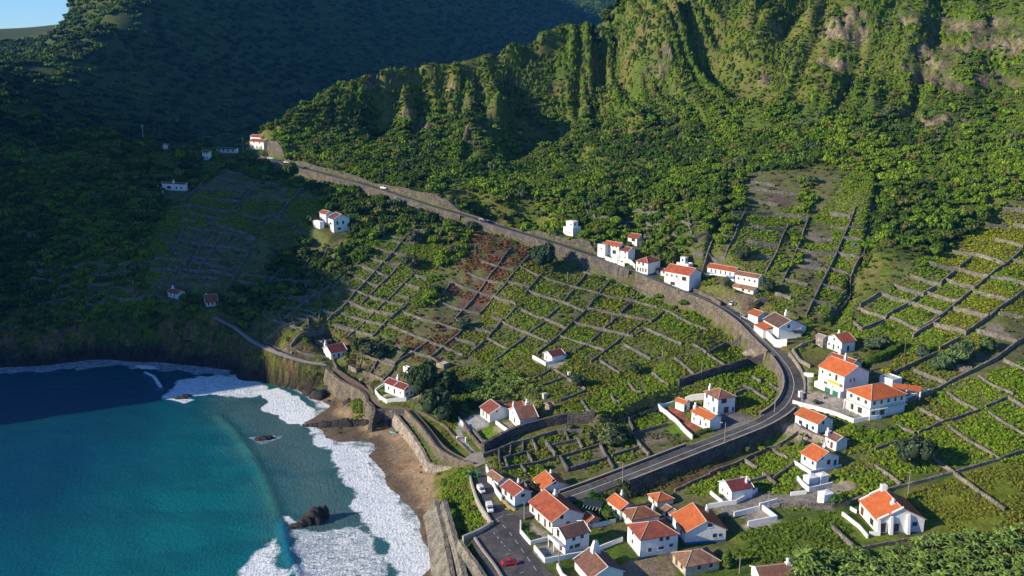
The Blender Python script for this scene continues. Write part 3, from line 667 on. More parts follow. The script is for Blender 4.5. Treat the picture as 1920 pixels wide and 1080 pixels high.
# bare earth of the vineyards
def blend(mask, c):
    global col
    m = np.clip(mask, 0, 1)[..., None] if mask.ndim == 2 else mask
    col = col * (1 - m) + C3(c) * m
def wpoly(px):
    return [G(x, y)[:2] for x, y in px]
def zone(px, soft=3.0):
    P = wpoly(px)
    return 1 - smooth(-soft, soft, poly_sdist(XX, YY, P) + 6 * (fbm(XX / 8, YY / 8, 2, 71) - .5))
SOIL_ZONES = [
 [(610,560),(760,440),(900,420),(1000,455),(1280,560),(1400,620),(1460,690),(1440,780),(1000,800),(720,740),(620,650)],
 [(1300,330),(1640,330),(1600,600),(1380,600),(1290,500)],
 [(1560,620),(1850,380),(2000,380),(2100,900),(1640,900),(1500,800),(1560,700)],
 [(900,850),(1100,800),(1260,770),(1320,820),(1060,900),(920,890)],
 [(1180,950),(1420,840),(1640,830),(1700,900),(1500,960),(1330,930)],
 [(290,420),(420,310),(600,370),(620,500),(420,560),(270,560)],
]
for zp in SOIL_ZONES:
    z = zone(zp)
    blend(z * .75, (.135, .12, .075))
    blend(z * smooth(.42, .6, n3[..., 0]) * .7, (.10, .13, .03))
BARE = [((932,495),26,(.16,.075,.045)),((880,575),22,(.13,.085,.07)),((905,545),20,(.15,.08,.05)),((1460,370),20,(.13,.10,.085)),((1500,372),14,(.14,.10,.09)),((1530,440),14,(.15,.13,.11)),((1520,490),14,(.17,.15,.12)),((1230,820),24,(.16,.13,.12)),((1130,850),20,(.14,.13,.10)),((1100,875),20,(.14,.13,.09)),((1870,620),16,(.2,.17,.14)),((1400,570),14,(.14,.10,.08)),((700,700),22,(.15,.12,.085)),((990,870),8,(.12,.085,.07)),((1350,860),12,(.12,.06,.04)),((820,680),14,(.15,.10,.06)),((540,312),10,(.2,.11,.08)),((610,690),10,(.11,.11,.06))]
for (px, py), r, c in BARE:
    w = G(px, py); t = math.dist(w, (0, 0, CAM_H)); rr = r * t / FPX
    d = np.hypot(XX - w[0], (YY - w[1]) * .7) + 5 * (n1[..., 0] - .5)
    blend((1 - smooth(rr * .7, rr * 1.25, d)) * .9, c)
# ploughed brown field below the main road
blend(zone([(1240,918),(1300,890),(1420,838),(1395,862),(1330,893),(1262,922)], 1.0), (.105, .05, .03))
blend(zone([(1180,880),(1330,850),(1440,800),(1440,835),(1320,885),(1240,915),(1130,935)], 1.5) * .8, (.12, .10, .045))
# lawns and mown grass
for zp in ([(1400,835),(1430,815),(1475,822),(1440,845)], [(897,812),(925,800),(950,815),(925,828)], [(1240,790),(1262,790),(1308,826),(1298,832)], [(1595,985),(1560,965),(1590,960),(1640,1010),(1610,1035)], [(1570,860),(1610,850),(1625,858),(1590,875)], [(703,728),(722,716),(722,735),(710,740)], [(1105,1010),(1165,985),(1165,1010),(1108,1030)]):
    blend(zone(zp, .8), (.11, .20, .015))
# open rough grass, lower right
blend(zone([(1370,1060),(1380,1000),(1560,960),(1680,1010),(1590,1040),(1500,1060)], 2) * .8, (.13, .17, .025))
blend(zone([(1740,1000),(1690,930),(1790,895),(1920,860),(2000,860),(2000,1000),(1800,1010)], 2) * .8, (.14, .17, .02))
# paved yards
for zp, c in (([(1250,768),(1262,764),(1322,810),(1306,812)], (.25,.08,.06)), ([(1330,950),(1420,925),(1480,925),(1520,915),(1560,930),(1560,960),(1460,950),(1400,975),(1350,965)], (.24,.22,.2)), ([(1390,990),(1440,960),(1455,975),(1400,992)], (.3,.27,.24)), ([(1545,910),(1590,900),(1612,915),(1560,925)], (.3,.26,.2)),
              ([(1006,1035),(1045,1022),(1050,1045),(1022,1052)], (.3,.3,.3)), ([(980,985),(995,975),(1036,1003),(1030,1010),(1000,1015)], (.35,.31,.27)), ([(1165,1060),(1260,1045),(1280,1080),(1170,1085)], (.22,.17,.12)), ([(1490,750),(1590,780),(1640,790),(1660,770),(1590,760),(1540,735),(1500,740)], (.32,.3,.28)), ([(1700,745),(1735,735),(1690,720),(1670,735)], (.35,.34,.35)),
              ([(1300,785),(1360,765),(1440,790),(1400,800),(1330,812)], (.16,.15,.14)), ([(862,790),(900,775),(915,795),(885,812)], (.3,.3,.32)), ([(712,748),(758,752),(790,742),(740,735)], (.38,.36,.33)), ([(930,800),(955,790),(973,805),(952,812)], (.3,.25,.2)), ([(1500,690),(1530,700),(1510,740),(1492,735)], (.3,.27,.2)), ([(1465,800),(1490,790),(1540,825),(1530,832)], (.26,.23,.2)), ([(1000,675),(1035,690),(1060,680),(1045,672)], (.3,.28,.25)), ([(1345,590),(1375,575),(1400,595),(1385,600)], (.22,.2,.18))):
    blend(zone(zp, .5), c)
# sand, wet sand
sandm = zone([(540,800),(590,735),(632,745),(662,770),(697,790),(748,790),(800,860),(818,900),(832,960),(852,1110),(600,1110),(500,900)], 1.0) * (1 - smooth(3.6, 4.6, HH))
blend(sandm, (.285, .205, .135))
blend(sandm * smooth(.45, .6, fbm(XX / 10, YY / 7, 4, 88)) * .5, (.18, .135, .10))
wet = sandm * (1 - smooth(.3, 1.3, HH + 0.5 * (n1[..., 0] - .5)))
blend(wet * .85, (.105, .08, .06))
blend((1 - smooth(-.6, .1, HH)) * .8, (.14, .13, .10))
# volcanic rock at the foot of the sea cliffs, dry stone and turf above
coast = smooth(.7, 1.2, SL + .5 * (n1[..., 0] - .5)) * (1 - smooth(14, 24, HH)) * (1 - smooth(-60, 0, XX)) * (1 - sandm) * (YY < 420)
blend(coast * (1 - smooth(4, 9, HH + 6 * (n1[..., 0] - .5))), (.035, .03, .028))
blend(coast * smooth(4, 9, HH + 6 * (n1[..., 0] - .5)) * smooth(.45, .6, n3[..., 0]), (.15, .10, .06))
low = (1 - smooth(1.0, 3.0, HH)) * (1 - sandm) * smooth(-.5, .2, HH)
blend(low, (.04, .033, .03))
# cliff bands on the mountain
blend(ROCKM, (.25, .215, .145))
blend(ROCKM * smooth(.45, .55, fbm(XX / 2.2, HH / 12, 3, 83)) * .85, (.09, .075, .065))
blend(ROCKM * smooth(.55, .65, fbm(XX / 9, HH / 4, 3, 85)) * .85, (.08, .12, .025))
# dry yellow grass on the table lands
top = smooth(150, 158, HH) * (1 - smooth(.3, .5, SL)) * (YY > 500) * (YY < 900)
blend(top * .9, (.33, .27, .12))
blend((YY > 1350) * smooth(150, 170, HH) * (XX < -700) * .8, (.13, .125, .05))
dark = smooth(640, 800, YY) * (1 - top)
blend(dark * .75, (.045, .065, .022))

ground_m, nt, b = nmat('ground_cover', 0.95, 0.1)
at = nt.nodes.new('ShaderNodeAttribute'); at.attribute_name = 'tone'
v = geopos(nt)
ta_ = tex(nt, .9, 8, .7, v); tb_ = tex(nt, .22, 6, .65, v); tc = tex(nt, 3.2, 4, .7, v)
m1 = mixc(nt, 1.0, at.outputs['Color'], ramp(nt, ta_.outputs[0], [(.3, (.50, .5, .48)), (.5, (1, 1, 1)), (.72, (1.45, 1.4, 1.2))]).outputs[0], 'MULTIPLY')
m2 = mixc(nt, 1.0, m1, ramp(nt, tb_.outputs[0], [(.35, (.72, .74, .7)), (.65, (1.25, 1.2, 1.15))]).outputs[0], 'MULTIPLY')
ar = nt.nodes.new('ShaderNodeAttribute'); ar.attribute_name = 'bare_rock'
mpr = nt.nodes.new('ShaderNodeMapping'); mpr.inputs['Scale'].default_value = (1, 1, .22); nt.links.new(v, mpr.inputs[0])
rk_ = tex(nt, .55, 7, .75, mpr.outputs[0]); rk_.inputs['Distortion'].default_value = .6
rc_ = mixc(nt, 1.0, m2, ramp(nt, rk_.outputs[0], [(.36, (.22, .2, .2)), (.46, (.8, .78, .76)), (.6, (1.5, 1.45, 1.4))]).outputs[0], 'MULTIPLY')
nt.links.new(mixc(nt, ar.outputs['Fac'], m2, rc_), b.inputs['Base Color'])
hm = nt.nodes.new('ShaderNodeMath'); hm.operation = 'MULTIPLY'; nt.links.new(ar.outputs['Fac'], hm.inputs[0]); nt.links.new(rk_.outputs[0], hm.inputs[1])
h2 = nt.nodes.new('ShaderNodeMath'); h2.operation = 'MULTIPLY_ADD'; h2.inputs[1].default_value = 5.0; nt.links.new(hm.outputs[0], h2.inputs[0]); nt.links.new(ta_.outputs[0], h2.inputs[2])
bump(nt, b, h2.outputs[0], .7, .6)
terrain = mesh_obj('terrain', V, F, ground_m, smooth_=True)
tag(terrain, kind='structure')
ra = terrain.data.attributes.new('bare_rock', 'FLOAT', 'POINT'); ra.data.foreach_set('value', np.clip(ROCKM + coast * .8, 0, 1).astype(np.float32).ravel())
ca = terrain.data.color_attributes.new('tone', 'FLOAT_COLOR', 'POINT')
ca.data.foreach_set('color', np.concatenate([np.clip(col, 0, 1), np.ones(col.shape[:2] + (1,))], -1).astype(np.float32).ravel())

# ================================================================== SEA
SX = axis([(-2600, -700, 95), (-700, -260, 11), (-260, 30, .75), (30, 60, 6)])
SY = axis([(-400, 150, 25), (150, 200, 5), (200, 385, .75), (385, 440, 5)])
sX, sY = np.meshgrid(SX, SY)
def zsea(px): return [PZ(x, y, 0)[:2] for x, y in px]
def spoly(px, soft, wob=2.0, sc=5.0, seed=0):
    return 1 - smooth(-soft, soft, poly_sdist(sX, sY, zsea(px)) + wob * (fbm(sX / sc, sY / sc, 3, 90 + seed) - .5) * 2)
def sline(px, wid):
    P = zsea(px); d = np.full(sX.shape, 1e9)
    for k in range(len(P) - 1):
        dd, _ = seg_dist(sX, sY, *P[k], *P[k + 1]); d = np.minimum(d, dd)
    return np.exp(-(d / wid) ** 2), d
foam = np.zeros_like(sX)
def addf(f, a=1.0):
    global foam
    foam = np.maximum(foam, f * a)
addf(spoly([(303,748),(318,718),(345,706),(390,702),(450,702),(500,716),(505,738),(470,748),(420,742),(365,742),(340,755)], 2.6, 3.0), .78)
addf(spoly([(-40,706),(-40,686),(100,678),(200,670),(330,672),(430,688),(490,712),(440,708),(300,695),(200,688),(100,699)], 2.0, 4.5), .70)
addf(spoly([(250,683),(290,684),(300,692),(262,692)], .8, 1.0), .8)
addf(spoly([(478,735),(520,728),(560,742),(590,765),(600,792),(575,803),(540,792),(488,768),(500,752)], 1.2, 1.8), .95)
addf(spoly([(545,728),(600,738),(625,785),(598,790),(580,755)], 1.0, 1.6), .62)
addf(spoly([(570,800),(602,800),(645,828),(695,852),(738,902),(773,952),(808,1005),(838,1072),(850,1110),(735,1110),(728,1060),(705,1010),(672,985),(645,962),(652,930),(640,900),(615,862),(585,832)], 3.4, 4.6), .84)
addf(spoly([(528,968),(560,985),(600,990),(660,980),(705,1000),(735,1050),(740,1110),(560,1110),(548,1060),(530,1010)], 2.5, 3.5), .74)
addf(spoly([(500,1010),(525,990),(540,1040),(545,1090),(430,1100),(440,1050)], 4.0, 4.0), .80)
addf(spoly([(522,965),(545,965),(570,985),(545,995)], 1.2, 1.0), .85)
addf(spoly([(462,822),(500,814),(540,815),(525,828),(490,835)], 1.2, 1.8), .68)
addf(spoly([(300,748),(330,744),(375,748),(345,757)], 1.0, 1.2), .8)
_sh = hgts(sX, sY)
wash = smooth(-1.5, -.5, _sh) * (sX > -150) * (sX < 10) * (sY < 372)
addf(wash * (.74 + .3 * (fbm(sX / 4, sY / 4, 3, 101) - .5)), 1.0)
w1, _ = sline([(272,700),(288,708),(302,728)], 1.6); addf(w1, .86)
w2, dw2 = sline([(410,780),(440,808),(470,850),(500,905),(516,945),(522,965)], 1.8)
w3, _ = sline([(530,985),(535,1015),(545,1050),(560,1090)], 1.5)
w4, _ = sline([(470,865),(488,895)], .8); addf(w4, .6)
w5, _ = sline([(705,1018),(722,1040),(740,1062)], .9); addf(w5, .2)
# water colour: clear blue deep water, turquoise over sand, grey-green silty shallows
shal = spoly([(420,740),(500,745),(600,800),(660,900),(720,1000),(760,1110),(560,1110),(535,1010),(525,960),(500,900),(470,850),(440,808),(390,770)], 11, 6, 12)
deep = smooth(0, 1, (-(sX + 88) / 62 + .25 * (fbm(sX / 30, sY / 50, 3, 95) - .5)))
mid = np.exp(-(((sX + 95) / 60) ** 2 + ((sY - 300) / 85) ** 2))
sc = np.empty(sX.shape + (3,))
base_t = np.array((.004, .135, .145)); deep_t = np.array((.002, .052, .098)); sil = np.array((.075, .125, .115))
k = np.clip(deep, 0, 1)[..., None]
sc[:] = base_t * (1 - k) + deep_t * k
near = smooth(0, 1, (250 - sY) / 60)[..., None] * .5
sc = sc * (1 - near) + np.array((.004, .115, .135)) * near
shal = np.maximum(shal, smooth(-1.6, -.4, _sh) * (sX > -150))
k = (shal * .8)[..., None]; sc = sc * (1 - k) + sil * k
k = (np.clip(smooth(330, 352, sY), 0, 1) * .35)[..., None]; sc = sc * (1 - k) + np.array((.004, .11, .14)) * k  # lighter tone painted into the shaded water along the cliff, offsetting the shade
patch = smooth(.48, .66, fbm(sX / 22, sY / 9, 4, 97))[..., None] * .35
sc = sc * (1 - patch) + np.array((.004, .065, .085)) * patch
k = (w2 * .5)[..., None]; sc = sc * (1 - k) + np.array((.03, .13, .09)) * k
k = (w3 * .8)[..., None]; sc = sc * (1 - k) + np.array((.004, .12, .20)) * k
calm = 1 - smooth(-300, -700, sX)
sz = .24 * (fbm(sX / 6 + sY / 14, sY / 4.5, 4, 98) - .5) * 2 + .12 * np.sin((sX * .9 + sY * .35) / 3.2 + 3 * fbm(sX / 20, sY / 20, 2, 99)) + .26 * np.sin((sX * .93 - sY * .25) / 4.4 + 5 * fbm(sX / 45, sY / 45, 2, 103)) * fbm(sX / 30, sY / 30, 2, 104)
sz = sz * calm * .7 + .9 * w1 + .55 * w2 + .8 * w3 + .10 * foam * (fbm(sX / 1.6, sY / 1.6, 3, 100)) - .1
SVv = np.c_[sX.ravel(), sY.ravel(), sz.ravel()]
idx = np.arange(sX.size).reshape(sX.shape)
SF = np.stack([idx[:-1, :-1], idx[:-1, 1:], idx[1:, 1:], idx[1:, :-1]], -1).reshape(-1, 4)
sea_m, nt, b = nmat('sea_water', .12, .5)
b.inputs['IOR'].default_value = 1.33
at = nt.nodes.new('ShaderNodeAttribute'); at.attribute_name = 'water_tone'
af = nt.nodes.new('ShaderNodeAttribute'); af.attribute_name = 'foam'
v = geopos(nt)
mp = nt.nodes.new('ShaderNodeMapping'); mp.inputs['Scale'].default_value = (.42, 1.15, 1); mp.inputs['Rotation'].default_value = (0, 0, .35); nt.links.new(v, mp.inputs[0])
f1 = tex(nt, .95, 9, .74, mp.outputs[0]); f1.inputs['Distortion'].default_value = 1.3
f2 = tex(nt, 2.9, 7, .74, v); f2.inputs['Distortion'].default_value = .8
mx = nt.nodes.new('ShaderNodeMath'); mx.operation = 'MULTIPLY_ADD'; mx.inputs[1].default_value = .45; nt.links.new(f2.outputs[0], mx.inputs[0])
mm = nt.nodes.new('ShaderNodeMath'); mm.operation = 'MULTIPLY'; mm.inputs[1].default_value = .55; nt.links.new(f1.outputs[0], mm.inputs[0]); nt.links.new(mm.outputs[0], mx.inputs[2])
# foam where foam + noise > 1
ad = nt.nodes.new('ShaderNodeMath'); ad.operation = 'ADD'; nt.links.new(af.outputs['Fac'], ad.inputs[0]); nt.links.new(mx.outputs[0], ad.inputs[1])
mr = nt.nodes.new('ShaderNodeMapRange'); mr.inputs[1].default_value = 1.16; mr.inputs[2].default_value = 1.30; nt.links.new(ad.outputs[0], mr.inputs[0])
def _m(op, a, b2=None, c2=None, clamp=False):
    n = nt.nodes.new('ShaderNodeMath'); n.operation = op; n.use_clamp = clamp
    for i_, v_ in enumerate((a, b2, c2)):
        if v_ is None: continue
        if isinstance(v_, (int, float)): n.inputs[i_].default_value = v_
        else: nt.links.new(v_, n.inputs[i_])
    return n.outputs[0]
f4 = tex(nt, .85, 6, .6, mp.outputs[0]); f4.inputs['Distortion'].default_value = 2.2
lace = _m('SUBTRACT', 1.0, _m('MULTIPLY', _m('ABSOLUTE', _m('SUBTRACT', f4.outputs[0], .5)), 9.0), clamp=True)
lm = nt.nodes.new('ShaderNodeMapRange'); lm.inputs[1].default_value = .98; lm.inputs[2].default_value = 1.12; nt.links.new(_m('MULTIPLY_ADD', lace, .36, af.outputs['Fac']), lm.inputs[0])
class _O: pass
_mx = _m('MAXIMUM', mr.outputs[0], _m('MULTIPLY', lm.outputs[0], .85))
mr = _O(); mr.outputs = [_mx]
t3 = tex(nt, 1.1, 6, .6, v)
wc = mixc(nt, 1.0, at.outputs['Color'], ramp(nt, t3.outputs[0], [(.3, (.72, .78, .8)), (.7, (1.25, 1.2, 1.18))]).outputs[0], 'MULTIPLY')
fc = ramp(nt, f2.outputs[0], [(.34, (.30, .38, .40)), (.47, (.72, .75, .76)), (.58, (.90, .90, .90))])
fcm = mixc(nt, 1.0, fc.outputs[0], ramp(nt, f1.outputs[0], [(.38, (.62, .68, .70)), (.5, (1, 1, 1))]).outputs[0], 'MULTIPLY')
nt.links.new(mixc(nt, mr.outputs[0], wc, fcm), b.inputs['Base Color'])
rr = nt.nodes.new('ShaderNodeMapRange'); rr.inputs[3].default_value = .14; rr.inputs[4].default_value = .9; nt.links.new(mr.outputs[0], rr.inputs[0]); nt.links.new(rr.outputs[0], b.inputs['Roughness'])
mp2 = nt.nodes.new('ShaderNodeMapping'); mp2.inputs['Scale'].default_value = (1, .55, 1); mp2.inputs['Rotation'].default_value = (0, 0, -.5); nt.links.new(v, mp2.inputs[0])
wv = tex(nt, 1.3, 8, .62, mp2.outputs[0])
bump(nt, b, wv.outputs[0], .5, .9)
sea = mesh_obj('sea', SVv, SF, sea_m, smooth_=True)
tag(sea, kind='structure')
ca = sea.data.color_attributes.new('water_tone', 'FLOAT_COLOR', 'POINT')
ca.data.foreach_set('color', np.concatenate([sc, np.ones(sX.shape + (1,))], -1).astype(np.float32).ravel())
fa = sea.data.attributes.new('foam', 'FLOAT', 'POINT')
fa.data.foreach_set('value', foam.astype(np.float32).ravel())
# ================================================================== MATERIALS FOR BUILT THINGS
asphalt, nt, b = nmat('asphalt', .9, .2)
v = geopos(nt); t1 = tex(nt, .16, 4, .6, v); t2 = tex(nt, 1.3, 7, .7, v); vo = tex(nt, .12, vec=v, kind='vor')
c_ = ramp(nt, t1.outputs[0], [(.35, (.055, .055, .058)), (.5, (.082, .08, .08)), (.65, (.105, .10, .095))])
c_ = mixc(nt, 1.0, c_.outputs[0], ramp(nt, t2.outputs[0], [(.35, (.7, .7, .72)), (.6, (1.15, 1.13, 1.1))]).outputs[0], 'MULTIPLY')
c_ = mixc(nt, 1.0, c_, ramp(nt, vo.outputs['Color'], [(.3, (.82, .82, .84)), (.6, (1.1, 1.08, 1.05))], 'CONSTANT').outputs[0], 'MULTIPLY')
nt.links.new(c_, b.inputs['Base Color'])
concrete = simple_mat('concrete', (.40, .37, .32), .9, .3, .8)
stone_m, nt, b = nmat('dry_lava_stone', .95, .1)
v = geopos(nt)
vo = tex(nt, 2.6, vec=v, kind='vor'); no = tex(nt, .35, 5, .6, v); nf = tex(nt, 4.5, 4, .7, v)
c1 = ramp(nt, vo.outputs['Color'], [(.1, (.10, .095, .088)), (.9, (.245, .23, .21))])
c2 = mixc(nt, 1.0, c1.outputs[0], ramp(nt, no.outputs[0], [(.35, (.62, .62, .66)), (.65, (1.2, 1.15, 1.05))]).outputs[0], 'MULTIPLY')
c3 = mixc(nt, 1.0, c2, ramp(nt, nf.outputs[0], [(.32, (.45, .45, .45)), (.5, (1.05, 1.05, 1.05))]).outputs[0], 'MULTIPLY')
nt.links.new(c3, b.inputs['Base Color']); bump(nt, b, vo.outputs['Distance'], .8, .25)
def tinted_stone(name, k):
    m = stone_m.copy(); m.name = name
    nt = m.node_tree; b = nt.nodes['Principled BSDF']; src = b.inputs['Base Color'].links[0].from_socket
    nt.links.new(mixc(nt, 1.0, src, k, 'MULTIPLY'), b.inputs['Base Color'])
    return m
stone_tan = tinted_stone('tan_mortared_stone', (.95, .86, .76))
stone_road = tinted_stone('grey_brown_road_wall', (.78, .74, .70))
stone_pale2 = tinted_stone('pale_grey_field_stone', (1.2, 1.18, 1.1))  # paler, greyer tint of the dry stone
stone_dark = tinted_stone('dark_basalt_wall', (.62, .6, .6))
stone_pale = tinted_stone('pale_grey_stone', (1.7, 1.6, 1.5))
wallwhite = simple_mat('whitewash', (.80, .79, .76), .85, .10, 1.2)
paint_m = simple_mat('road_paint', (.62, .61, .56), .8, .35, 1.5)
kerb_m = simple_mat('kerb_concrete', (.34, .31, .27), .9, .3, .6)

# ================================================================== ROADS
def ribbon(line, n2, a, b_, zoff, follow=None):
    v = []; f = []
    for k, (p, q) in enumerate(zip(line, n2)):
        for s in (a, b_):
            v.append((p[0] + q[0] * s, p[1] + q[1] * s, p[2] + zoff))
        if k: f.append((2 * k - 2, 2 * k - 1, 2 * k + 1, 2 * k))
    return v, f
v, f = ribbon(ROAD, RN, -HALF, HALF, 0.0)
road = tag(mesh_obj('road', v, f, asphalt), kind='structure')
def strip(line, n2, off, w, zoff, dash=None, r=None):
    v = []; f = []; s = 0
    for k in range(len(line) - 1):
        if r and not (r[0] <= k < r[1]): continue
        L = np.linalg.norm(line[k + 1] - line[k]); s += L
        if dash and (s % (dash[0] + dash[1])) > dash[0]: continue
        b0 = len(v)
        for j in (k, k + 1):
            p, q = line[j], n2[j]
            v += [(p[0] + q[0] * (off - w), p[1] + q[1] * (off - w), p[2] + zoff), (p[0] + q[0] * (off + w), p[1] + q[1] * (off + w), p[2] + zoff)]
        f.append((b0, b0 + 1, b0 + 3, b0 + 2))
    return v, f
v, f = strip(ROAD, RN, 0, .09, .008)
tag(mesh_obj('road_marking', v, f, paint_m), kind='structure')
v1, f1_ = strip(ROAD, RN, HALF - .25, .06, .008); 
tag(mesh_obj('road_marking', v1, f1_, paint_m), kind='structure')
SN = normals2(STREET)
# village street and parking: one sheet
sp = [(p[0], p[1], p[2] + .02) for p in PAD_PL[0]]
tag(mesh_obj('village_street', sp, [tuple(range(len(sp)))], asphalt), kind='structure')
lane_head = [(p[0], p[1], p[2] + .05) for p in PAD_PL[1]]
tag(mesh_obj('lane_pavement', lane_head, [tuple(range(len(lane_head)))], simple_mat('sandy_concrete', (.36, .31, .24), .9, .3, .5)), kind='structure')
# link between main road end and street
LINK = resample([PZ(*p) for p in [(1060,934,11.0),(1040,944,10.6),(1015,954,10.1),(992,960,9.4),(968,968,8.85)]], 2.0)
carve_dummy = None
v, f = ribbon(LINK, normals2(LINK), -2.6, 2.6, .03)
tag(mesh_obj('road', v, f, asphalt), kind='structure')
SM = [PZ(*p) for p in [(926,946,8.86),(918,968,8.86),(940,975,8.86)]]
def dashes(pts_px, z, w, n, duty=.5):
    P = resample([PZ(x, y, z) for x, y in pts_px], 1.0)
    nn = normals2(P); v = []; f = []
    for k in range(len(P) - 1):
        if (k % n) >= n * duty: continue
        b0 = len(v)
        for j in (k, k + 1):
            v += [(P[j][0] - nn[j][0] * w, P[j][1] - nn[j][1] * w, z), (P[j][0] + nn[j][0] * w, P[j][1] + nn[j][1] * w, z)]
        f.append((b0, b0 + 1, b0 + 3, b0 + 2))
    return v, f
for pl, n_ in (([(930, 972), (955, 998), (985, 1040), (1012, 1078)], 4), ([(933, 972), (950, 965), (978, 962)], 3), ([(925, 998), (948, 1025), (958, 1032)], 2), ([(948, 1040), (962, 1036)], 2), ([(975, 1075), (990, 1068)], 2)):
    v, f = dashes(pl, 8.829, .07, n_)
    tag(mesh_obj('road_marking', v, f, paint_m), kind='structure')
# dark wavy water stain line on the tarmac edge kept as a drain channel
for nm, ln, w_, mat_ in (('cliff_path', UPATH, 1.3, concrete), ('promenade_path', PROM, 1.5, simple_mat('brown_paving', (.23, .155, .10), .9, .3, .8)), ('lane', LANE, 1.6, concrete)):
    v, f = ribbon(ln, normals2(ln), -w_, w_, .05)
    tag(mesh_obj(nm, v, f, mat_), kind='structure')

# ================================================================== WALLS
WRNG = random.Random(3)
def wall_mesh(name, line, h, w, mat, rough=.12, base=None, below=1.0, flat=False, parent=None):
    """a wall along a 3D ground line; h above the line, foot sunk below the ground (or down to a given drop)"""
    n2 = normals2(line); v = []; f = []
    for k, (p, q) in enumerate(zip(line, n2)):
        j = 0 if flat else WRNG.uniform(-rough, rough)
        ww = w / 2 * (1 if flat else WRNG.uniform(.9, 1.12))
        top = p[2] + h + j
        lo0 = min(p[2], hgt(p[0] - q[0] * (ww + .4), p[1] - q[1] * (ww + .4))) - below
        lo1 = min(p[2], hgt(p[0] + q[0] * (ww + .4), p[1] + q[1] * (ww + .4))) - below
        v += [(p[0] - q[0] * ww * 1.12, p[1] - q[1] * ww * 1.12, lo0), (p[0] - q[0] * ww, p[1] - q[1] * ww, top), (p[0] + q[0] * ww, p[1] + q[1] * ww, top - (0 if flat else WRNG.uniform(-.05, .08))), (p[0] + q[0] * ww * 1.12, p[1] + q[1] * ww * 1.12, lo1)]
        if k:
            a = 4 * (k - 1); b_ = 4 * k
            f += [(a, a + 1, b_ + 1, b_), (a + 1, a + 2, b_ + 2, b_ + 1), (a + 2, a + 3, b_ + 3, b_ + 2)]
    e = len(v) - 4
    f += [(0, 3, 2, 1), (e, e + 1, e + 2, e + 3)]
    return mesh_obj(name, v, f, mat, parent)
def ground_line(px, step=1.6):
    P = [G(x, y) for x, y in px]
    out = []
    for a, b_ in zip(P[:-1], P[1:]):
        n = max(1, int(math.dist(a[:2], b_[:2]) / step))
        for i in range(n):
            t = i / n; x = a[0] + (b_[0] - a[0]) * t; y = a[1] + (b_[1] - a[1]) * t
            out.append((x, y, hgt(x, y)))
    x, y = P[-1][:2]; out.append((x, y, hgt(x, y)))
    o = np.array(out)
    # smooth the height a little so wall tops run straight
    if len(o) > 4:
        z = o[:, 2].copy()
        for _ in range(2): z[1:-1] = (z[:-2] + z[1:-1] * 2 + z[2:]) / 4
        o[:, 2] = z
    return o

ORD = ['first', 'second', 'third', 'fourth', 'fifth', 'sixth', 'seventh', 'eighth', 'ninth', 'tenth', 'eleventh', 'twelfth', 'thirteenth', 'fourteenth', 'fifteenth', 'sixteenth', 'seventeenth', 'eighteenth', 'nineteenth', 'twentieth']
def ordn(k):
    if k < 20: return ORD[k]
    t = ['', '', 'twenty', 'thirty', 'forty'][(k + 1) // 10] ; u = (k + 1) % 10
    return (t + '-' + ORD[u - 1]) if u else t[:-1] + 'ieth'
